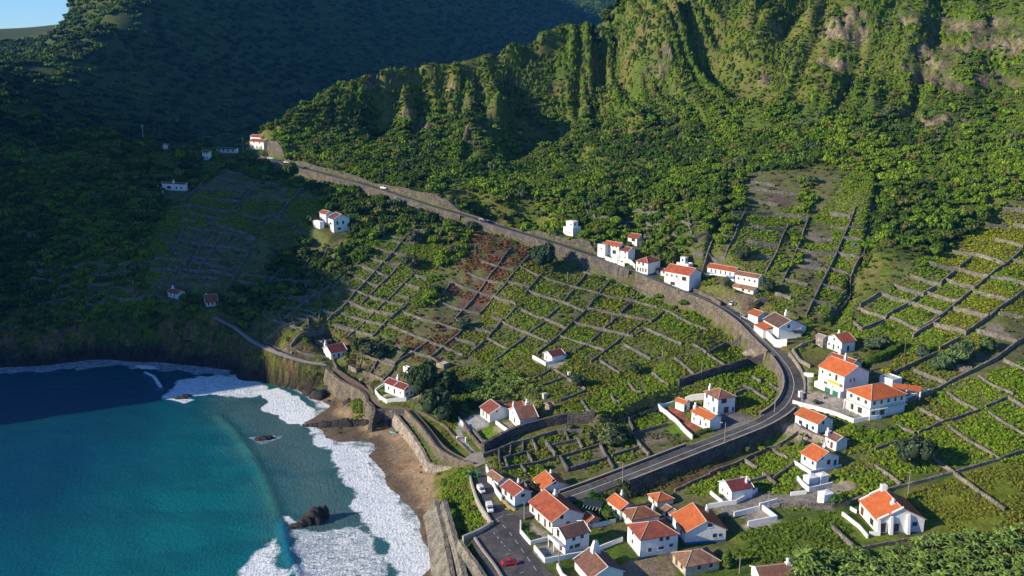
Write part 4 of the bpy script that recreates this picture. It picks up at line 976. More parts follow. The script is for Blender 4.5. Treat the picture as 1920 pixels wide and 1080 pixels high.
# field walls, patch by patch: long ones lie along the contours, short ones climb the slope
FIELDS = {
 'central': dict(h=1.25, w=.7, place='in the sunlit vineyard below the main road', mat='stone',
  long=[[(1053,500),(1098,513),(1143,528),(1180,540),(1230,555)],[(975,501),(1013,520),(1078,540),(1123,553),(1185,564),(1232,577)],[(992,548),(1055,568),(1095,585)],[(1102,580),(1163,592),(1220,604)],[(950,530),(993,540)],[(903,492),(932,502),(963,507)],[(977,582),(1022,600),(1062,618)],[(1077,607),(1133,620),(1187,633)],[(847,530),(895,550),(923,557),(967,572)],[(877,513),(912,528),(945,533)],[(940,605),(992,627),(1028,643)],[(1048,632),(1100,648),(1133,658)],[(822,568),(867,585),(900,590)],[(923,597),(942,602)],[(915,637),(955,657)],[(853,600),(873,613),(920,625)],[(757,588),(795,602),(837,613),(865,622)],[(853,637),(892,648)],[(728,610),(773,630),(803,642),(830,652),(868,668)],[(743,653),(773,663),(807,672),(823,683)],[(715,673),(742,682)],[(1243,582),(1287,605),(1328,622)],[(1035,693),(1063,708)],[(1063,712),(1098,732)],[(1125,678),(1162,702)],[(1170,648),(1220,675)],[(1207,617),(1278,648)]],
  short=[[(1100,513),(1108,503)],[(1078,540),(1097,518)],[(1057,567),(1077,545)],[(1123,553),(1142,530)],[(1102,580),(1123,555)],[(1185,564),(1197,550)],[(1163,590),(1182,570)],[(1220,605),(1243,585)],[(1023,600),(1050,577)],[(1000,618),(1022,605)],[(1063,617),(1100,583)],[(1133,617),(1157,597)],[(993,625),(1022,605)],[(1048,632),(1063,617)],[(1007,665),(1048,632)],[(1107,642),(1127,625)],[(1107,680),(1170,633)],[(1078,660),(1098,650)],[(1177,627),(1203,607)],[(1187,633),(1207,620)],[(955,657),(988,633)],[(925,680),(953,658)],[(915,635),(940,605)],[(948,600),(967,578)],[(1000,713),(1033,695)],[(1015,725),(1057,710)],[(850,602),(867,585),(893,555),(913,527),(933,502),(957,468)],[(900,588),(923,562),(947,535),(975,500),(1002,460)],[(823,565),(845,533)],[(985,552),(1013,520)],[(927,620),(942,603)],[(830,652),(853,635),(873,615)],[(807,672),(830,653)],[(777,662),(803,642)],[(743,682),(773,665)],[(880,667),(908,642)]]),
 'west': dict(h=1.3, w=.7, place='in the small bright vineyard plots by the shade edge', mat='stone',
  long=[[(623,547),(638,553)],[(640,530),(655,533)],[(635,568),(652,568),(673,577),(703,587),(740,593)],[(647,543),(668,548),(690,557),(723,567),(757,573)],[(655,515),(685,530),(712,538)],[(670,500),(703,510),(728,522)],[(695,488),(722,495),(750,498)],[(703,468),(735,477),(763,480)],[(735,453),(753,458),(782,458)],[(640,590),(677,602),(722,613)],[(627,612),(653,620)],[(742,555),(767,560)],[(760,535),(787,543)],[(778,518),(800,525)],[(640,613),(667,623),(700,632)]],
  short=[[(607,613),(640,583),(668,548),(705,510),(737,477),(763,445)],[(667,622),(685,605),(703,587),(723,567),(757,533),(780,512)],[(677,573),(712,537),(750,498)],[(623,543),(655,512),(683,483)],[(702,630),(720,610),(740,592),(767,570)],[(648,640),(667,623)]]),
 'east': dict(h=1.2, w=.75, place='between the field path and the main road bend', mat='stone',
  long=[[(1327,667),(1367,693)],[(1297,647),(1325,663)],[(1265,673),(1308,712)],[(1223,700),(1255,725)],[(1178,720),(1202,738)],[(1410,708),(1427,718)],[(1393,725),(1410,732),(1442,752)],[(1443,720),(1465,730)],[(1090,752),(1117,780)],[(1145,743),(1162,758)],[(1053,775),(1063,790)]],
  short=[[(1328,663),(1360,645),(1393,628)],[(1378,742),(1398,733)],[(1050,753),(1077,743),(1098,733)]]),
 'lower': dict(h=1.5, w=.75, place='in the small plots between village and dark lane wall', mat='stone',
  long=[[(905,858),(935,848),(960,837),(1000,827),(1043,813),(1092,812)],[(940,883),(977,875),(1022,867),(1053,858),(1123,837),(1185,817),(1252,797)],[(1033,838),(1080,828)],[(1157,792),(1182,787),(1233,768)],[(945,862),(988,851)],[(1071,883),(1137,863)],[(1148,858),(1198,842)]],
  short=[[(1178,787),(1190,813)],[(1185,817),(1217,855)],[(1125,837),(1140,863),(1150,880)],[(1060,813),(1067,830)],[(1083,825),(1092,843)],[(1137,820),(1142,828)],[(998,828),(1007,848)],[(1023,832),(1042,857)],[(980,830),(980,847)],[(935,850),(936,872)],[(957,840),(956,860)],[(945,862),(952,880)],[(988,851),(998,870)],[(1050,860),(1065,885)],[(977,877),(987,888)]]),
 'terraces': dict(h=1.9, w=.8, place='of the bright green terraces at the right', mat='pale',
  long=[[(1608,580),(1661,599)],[(1651,553),(1706,571)],[(1708,572),(1769,592)],[(1677,537),(1732,555)],[(1738,551),(1796,569)],[(1787,582),(1853,598)],[(1707,520),(1765,537)],[(1769,527),(1826,543)],[(1824,551),(1895,568)],[(1743,496),(1798,508),(1853,522)],[(1857,523),(1935,541)],[(1785,475),(1830,480),(1883,498)],[(1895,490),(1935,500)],[(1865,452),(1918,466)],[(1848,423),(1887,426)],[(1899,424),(1935,431)],[(1879,395),(1935,400)],[(1600,608),(1617,621)],[(1669,597),(1722,621)],[(1750,612),(1811,627)],[(1830,625),(1906,645)],[(1872,591),(1935,606)],[(1713,697),(1774,721)],[(1793,693),(1822,697)],[(1881,678),(1935,704)]],
  short=[[(1661,597),(1702,575)],[(1612,577),(1649,555)],[(1706,571),(1724,559)],[(1732,554),(1755,541)],[(1763,535),(1791,512)],[(1769,592),(1796,569),(1820,549)],[(1826,543),(1853,521),(1879,502),(1895,490),(1914,472)],[(1853,599),(1895,567),(1930,542)],[(1798,505),(1820,488)],[(1617,620),(1657,604)],[(1722,621),(1769,592)],[(1711,634),(1761,603)],[(1809,629),(1852,599)],[(1761,658),(1800,638)],[(1674,704),(1715,684),(1756,666)],[(1704,754),(1759,732),(1785,717),(1822,699),(1863,678),(1906,645),(1935,630)]]),
 'southeast': dict(h=1.25, w=.8, place='in the leafy vineyards right of the big hipped house', mat='pale',
  long=[[(1835,706),(1865,727),(1900,740)],[(1776,738),(1797,754),(1834,772)],[(1725,770),(1770,793)],[(1890,748),(1935,776)],[(1777,800),(1818,830),(1875,863)],[(1853,774),(1881,794),(1935,826)],[(1747,861),(1787,889),(1838,927),(1884,958)],[(1681,800),(1714,815)],[(1640,876),(1689,911)],[(1450,845),(1478,862)],[(1397,866),(1420,880)],[(1560,991),(1604,1033)],[(1430,890),(1455,910)]],
  short=[[(1721,813),(1770,793),(1834,772)],[(1847,765),(1890,747)],[(1788,888),(1830,876),(1875,863),(1935,846)],[(1640,844),(1681,830)],[(1460,950),(1560,951),(1622,935),(1667,920),(1720,907),(1787,889)],[(1604,1033),(1670,1020),(1755,1004)],[(1330,890),(1395,864),(1440,843),(1462,838)],[(1265,922),(1330,893)],[(1450,900),(1490,868)],[(1400,905),(1450,893)],[(1455,840),(1495,815)],[(1620,950),(1667,921)]]),
 'upper': dict(h=1.7, w=.8, place='on the terraces uphill of the porch house', mat='stone',
  long=[[(1408,345),(1453,350)],[(1406,356),(1467,364),(1500,367)],[(1403,378),(1458,387)],[(1372,402),(1450,403),(1478,406),(1514,412)],[(1394,423),(1433,431),(1472,434)],[(1350,428),(1383,431)],[(1339,452),(1372,456)],[(1300,453),(1336,453)],[(1400,453),(1419,459),(1461,463)],[(1300,478),(1319,480)],[(1328,478),(1358,484)],[(1408,484),(1447,485)],[(1511,448),(1561,453)],[(1494,470),(1530,478),(1564,478)],[(1483,500),(1550,508)],[(1469,527),(1514,537)],[(1453,553),(1483,562)],[(1556,403),(1594,409)],[(1558,427),(1586,431)],[(1589,430),(1628,439)],[(1578,450),(1622,462)],[(1569,476),(1614,489)],[(1556,506),(1594,520)],[(1542,537),(1589,559)],[(1522,567),(1569,584)],[(1190,398),(1235,402)],[(1240,438),(1270,442)],[(1090,355),(1120,362)]],
  short=[[(1314,517),(1336,453),(1356,398),(1367,370)],[(1358,487),(1378,445),(1397,400)],[(1436,512),(1456,476),(1478,423)],[(1467,531),(1494,470),(1517,409)],[(1511,595),(1536,542),(1569,476),(1603,392)],[(1567,592),(1594,559),(1594,523),(1619,481),(1644,364),(1644,320)]]),
 'shade': dict(h=1.5, w=.8, place='on the shaded terraces left of the ridge road', mat='stone',
  long=[[(420,324),(453,327),(487,327)],[(373,356),(436,358),(464,360)],[(418,338),(458,343)],[(353,373),(400,376),(451,378)],[(344,387),(387,391),(440,396)],[(338,400),(380,407),(427,411)],[(342,413),(367,418)],[(389,420),(422,428),(449,436),(478,446)],[(353,489),(382,496),(436,507)],[(291,487),(344,491)],[(280,507),(336,511)],[(453,404),(500,407),(544,413)],[(520,376),(547,378)],[(562,369),(600,376)],[(340,515),(410,525)],[(447,530),(492,540)],[(600,582),(630,592)],[(632,610),(665,620)],[(540,560),(580,572)],[(560,590),(600,605)]],
  short=[[(340,384),(404,311)],[(336,515),(353,487)],[(367,515),(384,491),(411,449)],[(433,404),(480,353)],[(524,404),(551,373),(573,353)],[(516,518),(558,476)],[(322,535),(352,487)],[(470,560),(552,487)],[(367,525),(380,497)],[(545,652),(585,625),(650,572)],[(532,600),(585,562),(650,510)],[(500,640),(560,610)]]),
}
def lattice(TL, TR, BR, BL, rows, cols, seed):
    """more plots of one terraced slope: long walls and short ones between four picture corners"""
    g = random.Random(seed)
    def at(u, v):
        return (TL[0] * (1 - u) * (1 - v) + TR[0] * u * (1 - v) + BR[0] * u * v + BL[0] * (1 - u) * v, TL[1] * (1 - u) * (1 - v) + TR[1] * u * (1 - v) + BR[1] * u * v + BL[1] * (1 - u) * v)
    L = []; S = []
    for r in range(rows + 1):
        v0 = r / rows; u0, u1 = g.choice((0, 0, .12, .25)), g.choice((1, 1, .9, .8))
        L.append([at(u0 + (u1 - u0) * k / 3, min(1, max(0, v0 + g.uniform(-.03, .03)))) for k in range(4)])
    for c in range(cols + 1):
        a = 0
        while a < rows:
            n = g.choice((1, 1, 2)); uc = c / cols + g.uniform(-.04, .04)
            if g.random() < .8: S.append([at(uc, a / rows), at(uc + g.uniform(-.02, .02), min(1, (a + n) / rows))])
            a += n
    return L, S
for key_, place_, mat_, lats in (('shade_low', 'in the deep shade above the sea cliff', 'stone', [((350,425),(480,448),(425,540),(300,530),4,3,1), ((455,515),(612,535),(600,628),(505,602),5,4,2), ((60,505),(300,495),(305,560),(40,575),4,4,3)]),
                                 ('under_bushes', 'on the small terraces between upper road and bushes', 'stone', [((742,396),(828,404),(812,452),(722,446),3,3,4), ((585,480),(640,455),(600,560),(540,560),3,2,5)]),
                                 ('hill_foot', 'on the scrubby slope above the roadside cluster', 'stone', [((1100,380),(1290,392),(1300,442),(1110,415),3,3,6)]),
                                 ('stairs_slope', 'behind the boat stairs and beach house', 'stone', [((690,640),(760,665),(720,715),(668,695),2,2,7)])):
    Ls, Ss = [], []
    for a_ in lats:
        l_, s_ = lattice(*a_); Ls += l_; Ss += s_
    FIELDS[key_] = dict(h=1.3, w=.75, place=place_, mat=mat_, long=Ls, short=Ss)
field_walls = []
for fk, fd in FIELDS.items():
    mat = {'stone': stone_m, 'pale': stone_pale2}[fd['mat']]
    for kind in ('long', 'short'):
        items = sorted(fd[kind], key=lambda p: sum(q[0] for q in p) / len(p))
        for n_, pl in enumerate(items):
            ln = ground_line(pl)
            if len(ln) < 2: continue
            hh = fd['h'] * WRNG.uniform(.65, .95)
            o = wall_mesh('field_wall', ln, hh, fd['w'] * .6, mat)
            what = 'long' if kind == 'long' else 'cross'
            tag(o, '%s %s stone wall from left %s' % (ordn(n_), what, fd['place']), 'field wall', 'dry-stone walls ' + fd['place'])
            o['kind'] = 'thing'
            field_walls.append(ln)

# retaining walls of the road
def road_wall(side, k0, k1, name, label, mat, par=.75, skip=()):
    parts = []
    a = k0
    ln = ROAD[k0:k1].copy(); nn = RN[k0:k1] * side
    v = []; f = []
    for k, (p, q) in enumerate(zip(ln, nn)):
        x0, y0 = p[0] + q[0] * (HALF + .15), p[1] + q[1] * (HALF + .15)
        x1, y1 = p[0] + q[0] * (HALF + .6), p[1] + q[1] * (HALF + .6)
        g = hgt(p[0] + q[0] * (HALF + 2.6), p[1] + q[1] * (HALF + 2.6))
        top = p[2] + par
        if g > p[2] + .2: top = max(top, g + .25)
        xo, yo = p[0] + q[0] * (HALF + 1.75), p[1] + q[1] * (HALF + 1.75)
        v += [(x0, y0, p[2] - .3), (x0, y0, top), (x1, y1, top), (xo, yo, min(g, p[2]) - 1.5)]
        if k:
            A = 4 * (k - 1); B = 4 * k
            f += [(A, A + 1, B + 1, B), (A + 1, A + 2, B + 2, B + 1), (A + 2, A + 3, B + 3, B + 2)]
    e = len(v) - 4; f += [(0, 3, 2, 1), (e, e + 1, e + 2, e + 3)]
    o = mesh_obj(name, v, f, mat)
    tag(o, label, 'retaining wall', kind='thing')
    v, f = ribbon(ln, nn, HALF + .1, HALF + .66, 0)
    v = [(x, y, z0_ + .02) for (x, y, _), z0_ in zip(v, [max(ln[k // 2][2] + par, hgt(ln[k // 2][0] + nn[k // 2][0] * (HALF + 2.6), ln[k // 2][1] + nn[k // 2][1] * (HALF + 2.6)) + .25 if hgt(ln[k // 2][0] + nn[k // 2][0] * (HALF + 2.6), ln[k // 2][1] + nn[k // 2][1] * (HALF + 2.6)) > ln[k // 2][2] + .2 else -9) for k in range(len(v))])]
    cp = mesh_obj('coping', v, f, kerb_m, o)
    return o
K = dict(zip([p[0] for p in ROAD_PTS], _kp)); K["up"] = _kp[11]
road_wall(1, K[488], K[880], 'retaining_wall', 'tall grey stone wall holding the upper road above the shaded terraces', stone_road)
road_wall(1, K[880], K["up"], 'retaining_wall', 'tan stone wall under the road above the reddish vineyard plots', stone_road)
road_wall(1, K["up"], K[1462], 'retaining_wall', 'tan stone wall under the road opposite the roadside white houses', stone_tan)
road_wall(1, K[1462], K[1432] , 'retaining_wall', 'curved stone parapet round the inside of the road bend', stone_tan, .9)
road_wall(1, K[1300], nR, 'retaining_wall', 'low stone kerb wall between the lower road and the small plots', stone_tan, .8)
road_wall(-1, K[488], K[950], 'retaining_wall', 'low brown wall on the wooded side of the upper road', stone_road, .6)
road_wall(-1, K[950], K[1130], 'retaining_wall', 'brown bank wall under the lone stepped cube house', stone_road, .5)
road_wall(-1, K[1472], nR - 6, 'retaining_wall', 'high dark wall under the lower road facing the ploughed strip', stone_dark, .7)
road_wall(-1, K[1462], K[1488] + 3, 'retaining_wall', 'cream kerb wall outside the road bend', stone_pale, .6)

OTHER_LINES = []
def custom_wall(px, h, w, mat, label, zs=None, drop=1.0, name='stone_wall', cat='wall', flat=False):
    if zs is None:
        ln = ground_line(px)
    else:
        P = [PZ(x, y, z) for (x, y), z in zip(px, zs)]
        ln = resample(P, 1.6); 
    o = wall_mesh(name, ln, h, w, mat, below=drop, flat=flat)
    tag(o, label, cat, kind='thing'); OTHER_LINES.append((ln, w))
    return o, ln
# big dark walls
custom_wall([(1272,723),(1310,712),(1347,700),(1368,695),(1400,684),(1430,675)], 2.6, 1.0, stone_dark, 'high dark basalt wall between the upper vineyards and the plots inside the bend', drop=2.0)
custom_wall([(905,849),(925,838),(955,822),(985,811),(1018,803),(1063,792),(1115,782)], 3.2, 1.1, stone_dark, 'long dark retaining wall with lawn and houses above it', drop=2.5)
custom_wall([(888,812),(905,833),(925,836)], 1.6, .6, stone_m, 'dark wall below the little round lawn')
custom_wall([(1490,806),(1512,822),(1545,834),(1560,832)], 2.4, .8, stone_pale, 'pink-topped terrace wall under the long orange-roofed house', drop=2)
custom_wall([(1520,690),(1500,680),(1486,660),(1510,646),(1530,640)], 1.2, .6, stone_pale, 'curving garden walls by the stone-faced annex')
custom_wall([(1502,736),(1515,744),(1545,748)], 1.0, .5, stone_pale, 'low tan wall beside the steep drive off the bend')
custom_wall([(1330,556),(1362,566),(1380,575)], 1.5, .7, stone_tan, 'stone yard wall below the porch house')
custom_wall([(1296,546),(1330,560),(1352,574)], 1.6, .7, stone_tan, 'roadside stone wall right of the blue-footed house')
custom_wall([(1376,561),(1420,570),(1440,566)], 1.8, .7, stone_tan, 'stone terrace wall under the grey-roofed shed')
custom_wall([(940,925),(965,915),(990,905)], 1.0, .5, stone_m, 'brown yard wall behind the courtyard house')
# sea walls
def drop_wall(px, ztop, zbot, mat, label, th=.8, name='sea_wall', batter=.25):
    """wall whose top follows px at heights ztop and whose foot stands at zbot on the sea side (left of travel when th>0)"""
    P = resample([PZ(x, y, z) for (x, y), z in zip(px, ztop)], 1.8)
    zb = np.interp(np.linspace(0, 1, len(P)), np.linspace(0, 1, len(zbot)), zbot)
    n2 = normals2(P); v = []; f = []
    for k, (p, q) in enumerate(zip(P, n2)):
        bt = (p[2] - zb[k]) * batter
        v += [(p[0] - q[0] * 0, p[1] - q[1] * 0, p[2]), (p[0] + q[0] * th, p[1] + q[1] * th, p[2]), (p[0] + q[0] * (th + bt), p[1] + q[1] * (th + bt), zb[k] - .8), (p[0], p[1], zb[k] - 1)]
        if k:
            A = 4 * (k - 1); B = 4 * k
            f += [(A, A + 1, B + 1, B), (A + 1, A + 2, B + 2, B + 1), (A, B, B + 3, A + 3)]
    e = len(v) - 4; f += [(0, 3, 2, 1), (e, e + 1, e + 2, e + 3)]
    o = mesh_obj(name, v, f, mat); tag(o, label, 'sea wall', kind='thing')
    return o
drop_wall([(615,690),(635,707),(652,717),(670,725),(687,737),(692,752)], [9.6,9.2,8.8,8.6,8.3,8.0], [4,3.5,3,3,2.5,2.5], stone_tan, 'curved stone sea wall under the promenade above the small cove', th=1.1)
drop_wall([(693,752),(704,764),(700,784),(697,800)], [8.0,7.6,5.2,3.2], [2.5,2.0,1.5,1.2], stone_tan, 'stone ramp wall running out to the sand left of the boat stairs', th=1.3)
drop_wall([(762,766),(785,790),(805,814),(822,837),(845,852),(866,861),(890,866)], [7.9,7.9,8.1,8.4,9.0,9.4,9.9], [5.0,5.0,5.0,5.0,6.0,7,8], stone_tan, 'promenade parapet along the upper beach', th=.7)
drop_wall([(742,772),(757,790),(775,812),(795,842),(808,866),(830,872),(860,873)], [5.6,5.5,5.4,5.3,5.2,5.5,6.5], [2.6,2.6,2.8,2.9,3.0,3.2,5], stone_pale, 'lower concrete sea wall stepping onto the dark sand', th=.9, batter=.5)
drop_wall([(822,938),(830,965),(838,1000),(846,1040),(856,1090)], [5.3,5.3,5.4,5.5,5.6], [1.6,1.5,1.3,1.2,1.1], stone_pale2, 'sloping concrete sea wall under the bushy bank', th=1.2, batter=.9)
drop_wall([(838,936),(848,970),(858,1005),(868,1040),(880,1090)], [7.1,7.2,7.3,7.4,7.5], [4.2,4.2,4.3,4.3,4.3], stone_pale2, 'upper stone-faced slope above the sloping sea wall', th=1.3, batter=.5)
drop_wall([(866,1011),(880,1032),(898,1056),(922,1092)], [9.7,9.7,9.7,9.7], [5.4,5.2,5.0,5.0], stone_pale2, 'corner bastion wall holding up the parking area', th=.9, batter=.35)
o, _ = custom_wall([(924,982),(900,997),(868,1011)], .9, .6, concrete, 'grey parapet between the bushy bank and the parking area', zs=[8.8,8.8,8.8], flat=True)
o, _ = custom_wall([(890,1010),(905,1032),(925,1058),(938,1078),(950,1100)], .5, .5, kerb_m, 'low kerb along the parking beside the red car', zs=[8.8]*5, flat=True)
o, _ = custom_wall([(880,885),(884,905),(892,930),(903,953),(915,970),(922,983)], .55, .45, concrete, 'roadside parapet behind the two white cars', zs=[9.1,9.0,8.9,8.8,8.8,8.8], flat=True)
custom_wall([(622,672),(634,697),(660,710),(690,726),(701,740)], 1.0, .5, stone_tan, 'inner parapet of the curving promenade', drop=1)
custom_wall([(782,770),(800,780),(835,800),(862,832),(884,852)], .8, .5, stone_tan, 'thin grey wall on the landward edge of the promenade bank')
custom_wall([(870,800),(884,822),(905,846)], 1.6, .5, stone_tan, 'stone wall beside the lane with the white gate boxes')
custom_wall([(400,590),(440,612),(478,640),(520,660),(570,676),(610,683)], .8, .5, stone_tan, 'low parapet along the cliff path')
custom_wall([(495,640),(540,655),(590,668),(612,672)], .8, .5, stone_m, 'wall on the uphill side of the cliff path')
# boat stairs: broad steps down to the sand
st = empty('boat_stairs', PZ(722, 796, 1.2))
tag(st, 'broad stone steps leading down to the sand beside the two kayaks', 'stairs')
a0 = np.array(PZ(703, 766, 7.2)); a1 = np.array(PZ(756, 770, 7.0)); d0 = np.array(PZ(698, 798, 1.5)); d1 = np.array(PZ(743, 789, 1.7))
mb = MB(); nst = 12
for k in range(nst):
    t0 = k / nst; t1 = (k + 1) / nst
    p0 = a0 + (d0 - a0) * t0; p1 = a1 + (d1 - a1) * t0; q0 = a0 + (d0 - a0) * t1; q1 = a1 + (d1 - a1) * t1
    z = p0[2] + (d0[2] - a0[2]) * 0; z = 7.2 + (1.4 - 7.2) * t0
    zz = z - 6
    v = [(p0[0], p0[1], zz), (p1[0], p1[1], zz), (q1[0], q1[1], zz), (q0[0], q0[1], zz), (p0[0], p0[1], z), (p1[0], p1[1], z), (q1[0], q1[1], z), (q0[0], q0[1], z)]
    v = [(x - st.location[0], y - st.location[1], w - st.location[2]) for x, y, w in v]
    mb.add(v, [(4, 7, 6, 5), (0, 1, 5, 4), (1, 2, 6, 5), (2, 3, 7, 6), (3, 0, 4, 7)])
mb.build('steps', stone_m, st)

WHITE = [
 ([(1233,763),(1250,778),(1267,792),(1298,824)], 1.5, 'long white garden wall beside the red brick courtyard'),
 ([(1234,762),(1266,757)], 1.3, 'short white wall behind the courtyard annex'),
 ([(1284,757),(1319,749)], 2.2, 'white wall joining annex and blue-shuttered house'),
 ([(976,982),(976,1000),(995,1022),(1035,1012)], 1.1, 'curving white garden wall round the sunny front terrace'),
 ([(1002,1030),(1022,1055),(1060,1048),(1105,1040),(1167,1015)], 1.2, 'white wall round the roadside patio and along the grass'),
 ([(1045,1066),(1054,1084),(1075,1100)], 1.4, 'white wall stub at the bottom edge by the pole'),
 ([(1105,990),(1154,980)], 1.2, 'white wall below the clipped hedge'),
 ([(1327,953),(1380,945),(1419,922)], 1.2, 'white wall in front of the maroon-roofed house'),
 ([(1332,926),(1355,945)], 1.0, 'short white wall left of the maroon-roofed house'),
 ([(1402,986),(1456,975),(1429,955)], 1.3, 'white wall corner of the sunken patio'),
 ([(1376,968),(1424,956)], 1.2, 'white back wall of the sunken patio'),
 ([(1424,950),(1457,941)], 1.0, 'stub of white wall beside the leaning pole'),
 ([(1487,869),(1505,880),(1520,890),(1577,877)], 1.1, 'white wall in front of the blue-windowed house'),
 ([(1495,900),(1505,912),(1517,922),(1560,912)], 1.3, 'white V-shaped wall in front of the pair of tanks'),
 ([(1482,929),(1512,926)], 1.0, 'short white wall left of the little garage'),
 ([(1579,966),(1611,991),(1627,1010)], 1.0, 'long thick white wall on the lawn beside the detached villa'),
 ([(1594,956),(1606,963)], 1.0, 'short thick white wall at the upper corner of the villa lawn'),
 ([(1486,757),(1520,766),(1560,777),(1600,793),(1652,785)], 1.3, 'white parapet edging the broad terrace of the big hipped house'),
 ([(1695,756),(1742,738)], 1.6, 'white wall end by the carport'),
 ([(1418,615),(1436,632),(1453,651),(1475,648)], 2.6, 'white retaining wall with blue panels beside the road'),
 ([(1169,492),(1191,504)], 2.0, 'white roadside wall left of the small hipped house'),
 ([(1135,487),(1153,493),(1171,500)], 1.6, 'white roadside wall with blue foot below the cluster'),
 ([(704,737),(712,747),(725,756),(762,751)], 1.2, 'white terrace wall in front of the beach house'),
 ([(703,735),(722,722)], .9, 'white wall left of the beach house lawn'),
 ([(860,787),(869,799),(879,810)], 1.1, 'white wall edging the blue shaded terrace'),
 ([(930,795),(951,811),(975,806)], 1.2, 'white round-cornered wall of the lawn terrace'),
 ([(999,672),(1023,686),(1038,681)], 1.3, 'white terrace wall of the solitary vineyard house'),
 ([(1056,676),(1062,669)], 1.0, 'white wall stub behind the solitary vineyard house'),
 ([(912,882),(922,905),(930,925),(941,940)], 1.6, 'white curving yard wall below the old brown tiles'),
 ([(1630,1003),(1650,1004)], .9, 'low white planter wall at the villa entrance'),
 ([(1325,519),(1376,526)], .8, 'white and blue parapet in front of the porch house'),
 ([(296,352),(306,364)], 1.5, 'slanting white stair wall of the shaded terrace house'),
]
for pl, h, lab in WHITE:
    custom_wall(pl, h, .35, wallwhite, lab, name='garden_wall', cat='garden wall', flat=True)
custom_wall([(945,955),(960,955),(966,958)], .3, .3, simple_mat('yellow_kerb', (.5,.35,.12), .9, .2, 1), 'yellow painted kerb in front of the corner house', name='painted_kerb', cat='kerb', flat=True)
custom_wall([(931,915),(941,936),(953,950),(966,957)], .35, .8, simple_mat('ochre_paint', (.45,.33,.12), .9, .2, 1), 'ochre raised pavement curving round the corner house', name='painted_pavement', cat='pavement', flat=True)
# ================================================================== HOUSES
def tile_mat(name, c1, c2, c3):
    m, nt, b = nmat(name, .85, .15)
    v = objco(nt)
    t = tex(nt, .55, 6, .7, v); t2 = tex(nt, 5.0, 3, .7, v)
    r = ramp(nt, t.outputs[0], [(.3, c2), (.5, c1), (.7, c3)])
    k = mixc(nt, 1.0, r.outputs[0], ramp(nt, t2.outputs[0], [(.3, (.55, .52, .5)), (.6, (1.15, 1.15, 1.15))]).outputs[0], 'MULTIPLY')
    w = nt.nodes.new('ShaderNodeTexWave'); w.inputs['Scale'].default_value = 2.2; w.inputs['Distortion'].default_value = .3
    w.wave_type = 'BANDS'; w.bands_direction = 'Y'; nt.links.new(nt.nodes.new('ShaderNodeUVMap').outputs[0], w.inputs[0])
    k2 = mixc(nt, 1.0, k, ramp(nt, w.outputs[0], [(0, (.72, .7, .7)), (.5, (1.08, 1.08, 1.08))]).outputs[0], 'MULTIPLY')
    oi = nt.nodes.new('ShaderNodeObjectInfo')
    k3 = mixc(nt, 1.0, k2, ramp(nt, oi.outputs['Random'], [(0, (.72, .76, .85)), (.5, (1, 1, 1)), (1, (1.18, 1.08, 1.0))]).outputs[0], 'MULTIPLY')
    t4 = tex(nt, 1.6, 5, .75, v)
    k4 = mixc(nt, ramp(nt, t4.outputs[0], [(.56, 0), (.72, .55)]).outputs[0], k3, (.13, .105, .085))
    nt.links.new(k4, b.inputs['Base Color'])
    return m
ROOFS = {
 'orange': tile_mat('orange_tiles', (.46, .125, .042), (.36, .095, .038), (.54, .165, .06)),
 'red': tile_mat('red_tiles', (.33, .085, .045), (.22, .06, .04), (.42, .13, .06)),
 'rust': tile_mat('rust_tiles', (.24, .07, .05), (.17, .06, .05), (.32, .11, .07)),
 'rust2': tile_mat('rust_brown_tiles', (.27, .11, .065), (.17, .08, .06), (.38, .17, .09)),
 'brown': tile_mat('brown_tiles', (.20, .10, .07), (.14, .075, .06), (.30, .17, .11)),
 'dark': tile_mat('dark_brown_tiles', (.12, .075, .065), (.085, .06, .055), (.17, .10, .08)),
 'maroon': tile_mat('maroon_tiles', (.16, .042, .045), (.12, .035, .04), (.21, .06, .055)),
 'old': tile_mat('old_mottled_tiles', (.25, .14, .09), (.12, .085, .07), (.40, .24, .15)),
 'grey': tile_mat('grey_tiles', (.30, .28, .26), (.2, .19, .18), (.38, .36, .33)),
}
WALLS = {
 'white': None,
 'pink': simple_mat('salmon_render', (.55, .27, .2), .8, .1, .5),
 'stonewash': simple_mat('flaking_render', (.50, .44, .34), .9, .35, .7),
 'greystone': stone_pale, 'ruinstone': stone_pale,
}
_wm, nt, b = nmat('white_render', .85, .2)
v = geopos(nt); mpw = nt.nodes.new('ShaderNodeMapping'); mpw.inputs['Scale'].default_value = (1, 1, .3); nt.links.new(v, mpw.inputs[0])
_t = tex(nt, 1.4, 6, .7, mpw.outputs[0]); _t2 = tex(nt, .35, 4, .6, v)
_c = ramp(nt, _t.outputs[0], [(.3, (.60, .58, .53)), (.46, (.79, .775, .745)), (.7, (.83, .82, .79))])
nt.links.new(mixc(nt, 1.0, _c.outputs[0], ramp(nt, _t2.outputs[0], [(.3, (.9, .89, .87)), (.6, (1, 1, 1))]).outputs[0], 'MULTIPLY'), b.inputs['Base Color'])
WALLS['white'] = _wm
trim_m = simple_mat('ridge_mortar', (.55, .40, .32), .85, .2, 1.0)
glass_m = simple_mat('window_glass', (.035, .045, .055), .15, .3, 1.0, spec=.6)
WIN = {'g': simple_mat('grey_window_frame', (.34, .35, .36), .6, .1, 2), 'n': simple_mat('brown_joinery', (.14, .065, .045), .7, .2, 2),
       'b': simple_mat('slate_blue_shutter', (.05, .11, .22), .6, .2, 2), 'B': simple_mat('bright_blue_shutter', (.02, .16, .5), .6, .15, 2),
       'G': simple_mat('green_shutter', (.03, .13, .09), .6, .2, 2), 'w': simple_mat('white_window_frame', (.6, .6, .58), .6, .1, 2),
       'd': simple_mat('dark_door', (.04, .04, .045), .6, .2, 2)}
blue_paint = simple_mat('blue_plinth_paint', (.035, .17, .42), .7, .2, 1.5)
